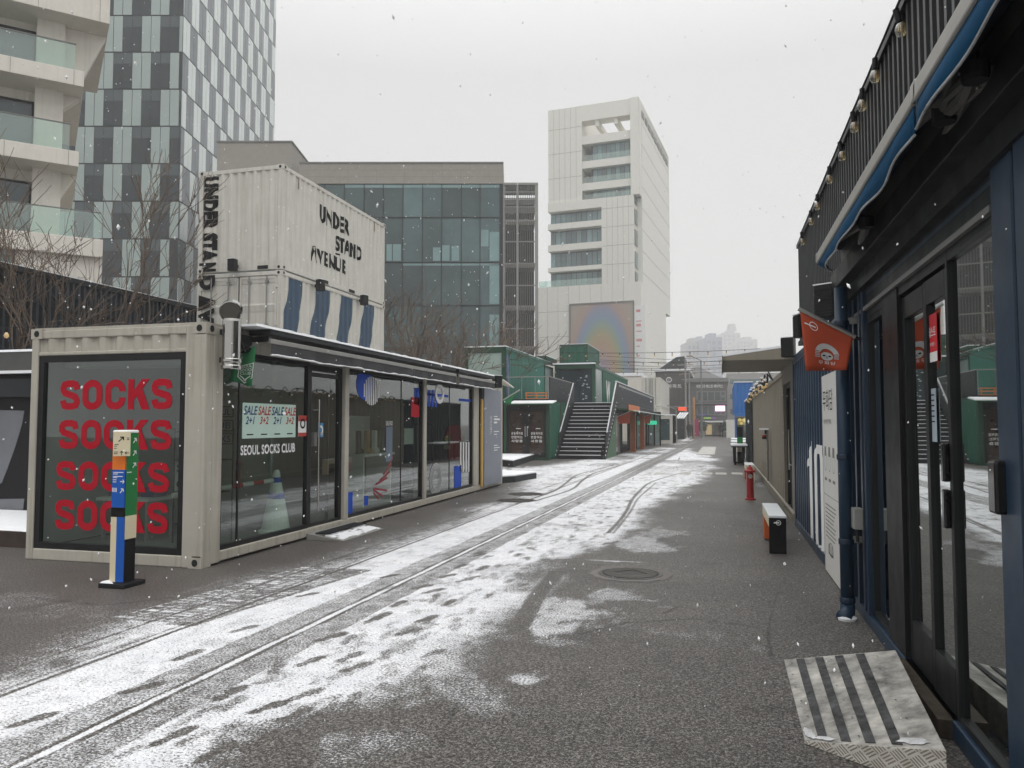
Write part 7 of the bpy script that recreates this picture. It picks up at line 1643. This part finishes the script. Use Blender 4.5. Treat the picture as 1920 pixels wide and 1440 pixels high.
# ---- louvred parapet on the roof and its bulbs
def parapet():
    y1 = 11.7; y0 = 1.0; z0, z1 = 2.72, 4.17
    t = thing('louvred_parapet', 'tall black parapet of upright fins on the roof of the navy shop', 'parapet', (XR_, 6, z0)); L_ = y1 - y0; F = face_nX(XR_, y1)
    MB(F).box(0, L_, z0, z1, -.12, -.06).build('backing', mat('parapet_backing', (.030, .031, .034), .6), t); MB(F).box(0, L_, z1 - .04, z1 + .01, -.14, .02).build('top_rail', CHARF, t); MB(F).box(0, L_, z0, z0 + .06, -.14, .02).build('bottom_rail', CHARF, t)
    n = 82
    for k in range(n): a = L_ * (k + .5) / n; MB(F).box(a - .022, a + .022, z0 + .06, z1 - .04, -.06, .0).build('fin', mat('black_fin', (.048, .049, .052), .45, var=.2), t)
    MB().box(XR_ + .06, XR_ + .12, y1 - .04, y1, z0, z1).build('end_post', CHARF, t)
    s = thing('string_light', 'string of clear filament bulbs along the top of the black parapet', 'string light', (XR_ - .08, 6, z1)); X = XR_ - .045
    pts = [(1680, 42), (1641, 126), (1617, 190), (1599, 248), (1575, 305), (1555, 333), (1533, 393), (1520, 422), (1503, 461)]; ys = [gX(x, y, X).y for x, y in pts] + [3.6, 4.3]
    ys = sorted(ys); P = []
    for k, y in enumerate(ys): P.append((X, y, z1 - .03)); 
    full = []
    for a, b in zip(P, P[1:]): full += [a, (X, (a[1] + b[1]) / 2, z1 - .035)]
    full.append(P[-1]); MB().tube([(X, 1.0, z1 - .02)] + full, .008, 6).build('cable', BLACK, s)
    for k, y in enumerate(ys):
        r = random.Random(k); z = z1 - .04; lx = r.uniform(-.01, .02)
        MB().tube([(X, y, z + .01), (X + lx, y, z - .07)], .019, 10).build('socket', BLACK, s)
        MB().lathe([(.0, z - .165), (.02, z - .16), (.032, z - .14), (.034, z - .12), (.026, z - .09), (.014, z - .07), (0, z - .07)], (X + lx * 1.4, y, 0), 14).build('bulb', glass_bulb, s, smooth=True)
        MB().tube([(X + lx - .008, y, z - .08), (X + lx - .006, y, z - .13), (X + lx + .006, y, z - .13), (X + lx + .008, y, z - .08)], .0035, 5).build('filament', BULB, s)
glass_bulb = glass_mat('bulb_glass', (.96, .86, .66), .14, 2.5)
parapet()
# ---- near ramp of tread plate
def near_ramp():
    h = .19; A, B, C, D = Vector((.39, 4.19, 0)), Vector((.925, 3.77, 0)), Vector((1.04, 5.34, 0)), Vector((.395, 5.58, 0))      # low near, high near, high far, low far
    up = Vector((0, 0, h)); lo = Vector((0, 0, .012))
    t = thing('door_ramp', 'aluminium tread plate ramp with dark grip strips at the navy shop door', 'ramp', tuple((A + B + C + D) / 4))
    wm = mat('worn_ramp_plate', (.37, .355, .325), .48, .25, var=.75, scale=6.5, bump=.4, bscale=30)
    MB().hexa([tuple(p + Vector((0, 0, .002))) for p in (A, B, C, D)] + [tuple(A + lo), tuple(B + up), tuple(C + up), tuple(D + lo)]).build('plate', wm, t, bev=.003)
    nrm = Vector((-(A - B).y, (A - B).x, 0)).normalized() * .004
    if nrm.y > 0: nrm = -nrm
    z2 = Vector((0, 0, .002)); MB().hexa([tuple(A + z2 + nrm * .1), tuple(A + z2 + nrm), tuple(B + z2 + nrm), tuple(B + z2 + nrm * .1), tuple(A + lo + nrm * .1), tuple(A + lo + nrm), tuple(B + up + nrm), tuple(B + up + nrm * .1)]).build('side_plate', DIAM, t)
    P = lambda s_, q, dz=0: (A + lo).lerp(B + up, s_).lerp((D + lo).lerp(C + up, s_), q) + Vector((0, 0, .0015 + dz))
    g = mat('grip_tape', (.060, .060, .063), .8, var=.95, scale=11, bump=.3, bscale=200)
    for s0 in (.115, .29, .47, .655):
        s1 = s0 + .075; MB().hexa([tuple(P(*k)) for k in ((s0, .02), (s1, .02), (s1, .98), (s0, .98))] + [tuple(P(*k, .003)) for k in ((s0, .02), (s1, .02), (s1, .98), (s0, .98))]).build('grip_strip', g, t)
    sc = MB()
    for q in np.linspace(.07, .93, 6):
        for s_ in (.06, .42, .82): p = P(s_ + .02 * math.sin(q * 30), q, .002); sc.disc(p.x, p.y, p.z, .006, .006, 8)
    sc.build('screw', BLACK, t, kind='stuff')
    ts = mat('thin_snow', (.58, .58, .59), .7, var=.3, scale=20); r = random.Random(4)
    for cs, cq, rs, rq in ((.05, .07, .05, .06), (.16, .03, .10, .018), (.80, .05, .12, .03)):
        n = 18; Q = []; sn = MB()
        for k in range(n): th = 6.2832 * k / n; f = r.uniform(.6, 1.1); Q.append(tuple(P(cs + rs * f * math.cos(th), cq + rq * f * math.sin(th), .0035)))
        i = sn.addv(Q + [tuple(P(cs, cq, .009))])
        for k in range(n): sn.face((i + k, i + (k + 1) % n, i + n))
        sn.build('snow_patch', ts, t)
near_ramp()
# ---- beige container beyond, with canopy, door and totem
def beige_unit():
    y0, y1 = 13.03, 29.0; F = face_nX(XR_ + .02, y1); L_ = y1 - y0; a = lambda y: y1 - y; H_ = 2.60
    t = thing('taupe_container', 'long taupe container wall on the right beyond the navy shop', 'container', (XR_ + 1.2, 21, 0))
    s = MB(F); corrugated(s, .1, a(15.25), .16, H_ - .1, -.02, .42, .022); s.build('side_wall', TAUPE, t)
    m = MB(F); m.box(0, .1, 0, H_, -.15, 0); m.box(a(15.25), a(15.1), 0, H_, -.15, 0); m.box(a(13.6), L_, 0, H_, -.15, 0); m.box(.1, a(15.25), 0, .16, -.15, .012); m.box(.1, a(15.25), H_ - .1, H_, -.15, .002); m.box(a(15.1), a(13.6), 2.32, H_, -.15, 0); m.box(a(15.1), a(13.6), 0, .06, -.15, .02); m.build('frame', TAUPE, t)
    MB().box(XR_ + .1, XR_ + 2.4, y0, y1, H_ - .03, H_ - .003).box(XR_ + .03, XR_ + 2.4, y1 - .02, y1, 0, H_).build('roof', TAUPE, t)
    d = MB(F); d.bars(a(15.1), a(13.6), .06, 2.32, .07, -.12, -.05); d.box(a(14.4), a(14.34), .1, 2.3, -.12, -.05); do = d.build('door', BLACK, t); MB(F).box(a(15.03), a(13.67), .1, 2.28, -.10, -.09).build('pane', PANEL_D, do)
    MB(F).tube([(a(14.3), .8, -.02), (a(14.3), 1.5, -.02)], .015, 6).tube([(a(14.3), .9, -.02), (a(13.8), .9, -.02)], .012, 6).build('handle', ALU, do)
    g = MB(F); g.box(.1, L_, .165, .19, .0, .04); g.build('base_trim', BEIGE, t)
    c = thing('entrance_canopy', 'taupe box canopy jutting over the street from the taupe container', 'canopy', (.6, 14, 2.6))
    MB().hexa([(.055, 12.55, 2.60), (XR_ + .02, 12.55, 2.60), (XR_ + .02, 15.5, 2.60), (.055, 15.5, 2.60), (.055, 12.55, 2.66), (XR_ + .02, 12.55, 2.80), (XR_ + .02, 15.5, 2.80), (.055, 15.5, 2.66)]).build('canopy_box', TAUPE, c)
    MB().box(.045, .06, 12.5, 15.5, 2.56, 2.67).build('edge_trim', mat('brown_trim', (.10, .085, .065), .6), c)
    MB().hexa([(.055, 12.55, 2.663), (XR_, 12.55, 2.803), (XR_, 15.5, 2.803), (.055, 15.5, 2.663), (.055, 12.55, 2.70), (XR_, 12.55, 2.84), (XR_, 15.5, 2.84), (.055, 15.5, 2.70)]).build('snow_layer', SNOW, c)
    # totem sign
    p = gX(1441, 812, XR_); s = thing('wall_totem', 'narrow dark wall sign with a red knob and a snow cap on the taupe wall', 'sign', (XR_ - .05, p.y, .2)); y = p.y
    MB().box(XR_ - .05, XR_ - .004, y - .14, y + .14, .25, 1.46).build('panel', mat('brown_grey_sign', (.16, .145, .12), .6), s); MB().box(XR_ - .2, XR_ - .004, y - .16, y + .16, 1.46, 1.50).build('snow_cap', SNOW, s); MB().lathe([(.0, -.02), (.05, -.02), (.05, .02), (0, .03)], (XR_ - .1, y, 1.32), 12).build('knob', REDP, s)
    m = MB(face_nX(XR_ - .052, y)); [text(m, ch, -.05, .05, 1.08 - k * .14, 1.18 - k * .14, .001, .01) for k, ch in enumerate('언더스탠드')]; m.build('lettering', VINYLW, s)
    MB().box(XR_ - .09, XR_ - .05, y - .09, y + .09, 1.36, 1.46).box(XR_ - .15, XR_ - .03, y - .05, y + .05, 1.24, 1.30).build('hood', BLACK, s)
    # bunched bulb string on the roof edge
    s = thing('string_light', 'tangled string of bulbs with snow along the taupe roof edge', 'string light', (XR_, 24, 2.6)); r = random.Random(2); P = []; bl = []
    for k in range(60): yy = 16.5 + 12.6 * k / 59; P.append((XR_ - .05 - r.uniform(0, .12), yy, H_ + .05 + r.uniform(-.16, .05)))
    MB().tube(P, .014, 5).build('cable', BLACK, s)
    for k in range(3, 58, 2):
        p_ = P[k]; MB().tube([p_, (p_[0] - .02, p_[1], p_[2] - .09)], .022, 6).build('socket', BLACK, s); MB().lathe([(.0, -.05), (.035, -.03), (.035, 0), (.015, .03), (0, .03)], (p_[0] - .02, p_[1], p_[2] - .11), 8).build('bulb', BULB, s)
    m = MB(); 
    for k in range(2, 58, 3): p_ = P[k]; m.box(p_[0] - .06, p_[0] + .06, p_[1] - .1, p_[1] + .1, p_[2] + .02, p_[2] + .05)
    m.build('snow_patch', SNOW, s)
    # dark unit after it
    t = thing('charcoal_container', 'charcoal container at the end of the taupe wall', 'container', (XR_ + 1, 33, 0)); s_ = MB(face_nX(XR_ - .02, 36)); corrugated(s_, 0, 6.9, 0, 2.5, 0, .3); s_.box(6.8, 6.95, 0, 2.55, -2.3, 0); s_.box(0, 6.95, 2.5, 2.58, -2.3, .01); s_.build('wall', CHAR, t)
    MB().box(XR_ - .06, XR_ + 2.3, 29.1, 36, 2.583, 2.64).build('snow_layer', SNOW, t)
beige_unit()
# ---- blue stacked container far right
def blue_unit():
    Y = 76; p, q = gY(1377, 760, Y), gY(1412, 760, Y); zt = gY(1390, 717, Y).z; zb = gY(1390, 776, Y).z; x0, x1 = p.x, q.x
    t = thing('blue_container', 'bright blue container raised above a lit room, past the taupe wall', 'container', ((x0 + x1) / 2, Y, zb)); box_shell(x0, x1, Y, Y + 12, zb, zt).build('frame', BLUEC, t); s = MB(face_nY(Y, x0)); corrugated(s, .1, x1 - x0 - .1, zb + .1, zt - .1, -.02, .33); s.F = face_nX(x0, Y + 12); corrugated(s, .1, 11.9, zb + .1, zt - .1, -.02, .33); s.build('side_wall', BLUEC, t)
    MB().box(x0, x1, Y - .05, Y + 12, zt + .003, zt + .08).build('snow_cap', SNOW, t)
    b = thing('lit_room', 'glazed room with warm lamps under the blue container', 'shop', ((x0 + x1) / 2, Y, 0)); m = MB()
    for x in (x0, x1 - .14): m.box(x, x + .14, Y, Y + .14, 0, zb - .01)
    m.box(x0 + .14, x1 - .14, Y, Y + .14, zb - .2, zb - .01); m.build('frame', BLUEC, b); MB().box(x0 + .1, x1, Y + 3, Y + 3.1, 0, zb - .02).build('back_wall', BROWN, b); MB().box(x0 + .14, x1 - .14, Y + .06, Y + .07, .2, zb - .2).build('pane', GLASS, b)
    l = MB()
    for px, py, r in ((1387, 787, .16), (1396, 788, .2), (1390, 794, .14), (1400, 786, .14)): p_ = gY(px, py, Y + 2); l.lathe([(0, p_.z - r), (r, p_.z - r * .4), (r, p_.z + r * .4), (0, p_.z + r)], (p_.x, Y + 2, 0), 10)
    l.build('lamp', LIT, b)
    MB().box(x0 + .3, x1 - .3, Y + 2.0, Y + 2.3, 1.5, 2.1).build('lit_shelf', mat('warm_shelf_glow', (.9, .50, .18), .5, emit=.35, var=.4, scale=2), b)
blue_unit()
# ---- street furniture on the right
def bench(x0, x1, y0, y1, h, lab, end, leg2, top=SNOW):
    t = thing('street_bench', lab, 'bench', ((x0 + x1) / 2, (y0 + y1) / 2, 0)); MB().box(x0, x1, y0, y0 + .05, 0, h - .02).build('end_panel', end, t, bev=.004); MB().box(x0, x1, y0 + .05, y1, h - .14, h - .02).build('seat', CREAM, t, bev=.004)
    MB().box(x0, x1, y1 - .42, y1 - .05, 0.02, h - .14).build('leg', leg2, t, bev=.004)
    MB().box(x0 - .004, x1 + .004, y0 - .004, y1 + .003, h - .019, h + .012).build('snow_layer', mat('thin_bench_snow', (.66, .68, .69), .6, var=.06), t, bev=.006); return t
p0, p1 = gZ(1443, 1038), gZ(1474, 1037); h = gY(1443, 968, p0.y).z
bt = bench(p0.x, p1.x, p0.y, p0.y + 1.55, h, 'bench with a black end panel and orange leg, nearest on the right', BLKP, mat('burnt_orange_paint', (.48, .10, .02), .45))
m = MB(face_nY(p0.y, p0.x)); w = p1.x - p0.x; m.disc(w * .55, h * .83, .004, .030, .030, 24, .78); m.box(w * .28, w * .60, h * .83 - .007, h * .83 + .007, .001, .004); m.build('emblem', VINYLW, bt)
q0, q1 = gZ(1399, 905), gZ(1415, 905); bench(q0.x, q1.x, q0.y, q0.y + 1.5, .47, 'cream bench behind the red hydrant', CREAM, REDP)
def hydrant():
    p = gZ(1407, 937); x, y = p.x, p.y; t = thing('fire_hydrant', 'narrow red fire hydrant standing between the two benches', 'hydrant', (x, y, 0)); H_ = gY(1407, 872, y).z
    MB().lathe([(.11, 0), (.11, .03), (.075, .04), (.075, H_ * .80), (.0, H_ * .80)], (x, y, 0), 20).build('body', REDP, t); MB().lathe([(.075, H_ * .80), (.10, H_ * .81), (.10, H_ * .84), (.07, H_ * .87), (.05, H_ * .94), (.025, H_ * .96), (.025, H_), (0, H_)], (x, y, 0), 20).build('bonnet', REDP, t)
    for sx in (-1, 1): MB().tube([(x + sx * .06, y, H_ * .82), (x + sx * .115, y, H_ * .82)], .022, 10).build('lug', REDP, t)
    MB().tube([(x, y - .06, H_ * .68), (x, y - .115, H_ * .68)], .045, 16).build('outlet_cap', ALU, t)
hydrant()
def small_post(px, py, ytop, cols, lab):
    p = gZ(px, py); z = gY(px, ytop, p.y).z; t = thing('direction_post', lab, 'signpost', (p.x, p.y, 0)); w = .11; n = len(cols)
    MB().box(p.x - .16, p.x + .16, p.y - .16, p.y + .16, 0, .05).build('base_plate', BLACKM, t)
    for k, c in enumerate(cols): MB().box(p.x - w, p.x + w, p.y - w, p.y + w, .05 + (z - .05) * k / n, .05 + (z - .05) * (k + 1) / n - .002).build('colour_panel', c, t)
small_post(1388, 868, 801, [BLKP, BLKP, CREAM, GRNP, GRNP, BLKP, BLKP], 'black, cream and green direction post beside the snowy tables'); small_post(1260, 826, 800, [BLKP, CREAM, CREAM, BLKP], 'black and cream direction post by the small booth')
for k, (py, lab) in enumerate(((858, 'long white table nearest the green banded post'), (846, 'long white table in the middle of the three'), (836, 'long white table farthest down the street'))):
    p = gZ(1376, py + 14); y = p.y; z = .74; x0, x1 = gY(1371.5, py, y).x, gY(1402, py, y).x
    t = thing('picnic_table', lab, 'table', ((x0 + x1) / 2, y, 0), group='snowy tables on the right'); MB().box(x0, x1, y, y + 2.4, z - .05, z).build('table_top', CHAR, t); MB().box(x0, x1, y, y + 2.4, z + .002, z + .06).build('snow_layer', SNOW, t)
    for xx in (x0 + .1, x1 - .2):
        for yy in (y + .2, y + 2.1): MB().box(xx, xx + .08, yy, yy + .08, 0, z - .05).build('leg', BLACKM, t)
# dark base for the far right kerb: next building behind the charcoal container
t = thing('white_shop', 'white sided shop at the right kerb before the grey building', 'shop', (2, 92, 0)); p, q = gY(1362, 790, 93), gY(1373, 790, 93); MB().box(p.x, q.x + 8, 93, 103, 0, gY(1366, 787, 93).z).build('wall', WCLAD, t)

# ================================================================== falling snow and the misty air
def falling_snow():
    m = MB(); r = random.Random(17); N_ = 4800
    for k in range(N_):
        d = 1.3 + 26 * r.random() ** .8; a = YAW + r.uniform(-.62, .62); z = EYE + d * math.tan(r.uniform(-.36, .56))
        if z < .05: continue
        p = Vector((-math.sin(a) * d, math.cos(a) * d, z))
        if p.x > .9 or (p.x < -5.4 and p.y < 20 and p.z < 2.8): continue
        s = r.choice((.002, .0028, .0038, .005)) * (.7 if d < 3 else 1.0 + d * .03); u = Vector((r.gauss(0, .4), r.gauss(0, .4), 1)).normalized(); v = u.orthogonal().normalized(); w = u.cross(v); e = r.uniform(1, 2.2)
        i = m.addv([tuple(p + u * s * e), tuple(p - u * s * e), tuple(p + v * s), tuple(p - v * s), tuple(p + w * s), tuple(p - w * s)])
        for q in ((0, 2, 4), (0, 4, 3), (0, 3, 5), (0, 5, 2), (1, 4, 2), (1, 3, 4), (1, 5, 3), (1, 2, 5)): m.face([i + x for x in q])
    m.build('falling_snow', mat('snowflake', (.88, .88, .89), .7, var=.02), None, 'small white snowflakes drifting down over the whole street', 'snow', kind='stuff')
falling_snow()
def haze():
    m = MB(); m.box(-900, 900, -40, 1350, -1.0, 165); hm = bpy.data.materials.new('misty_air'); hm.use_nodes = True; t = hm.node_tree; t.nodes.clear()
    o = t.nodes.new('ShaderNodeOutputMaterial'); v = t.nodes.new('ShaderNodeVolumePrincipled'); v.inputs['Color'].default_value = (1, 1, 1, 1); v.inputs['Density'].default_value = .0013; v.inputs['Anisotropy'].default_value = .0
    t.links.new(v.outputs[0], o.inputs['Volume']); ob = m.build('haze', hm, kind='stuff')
haze()
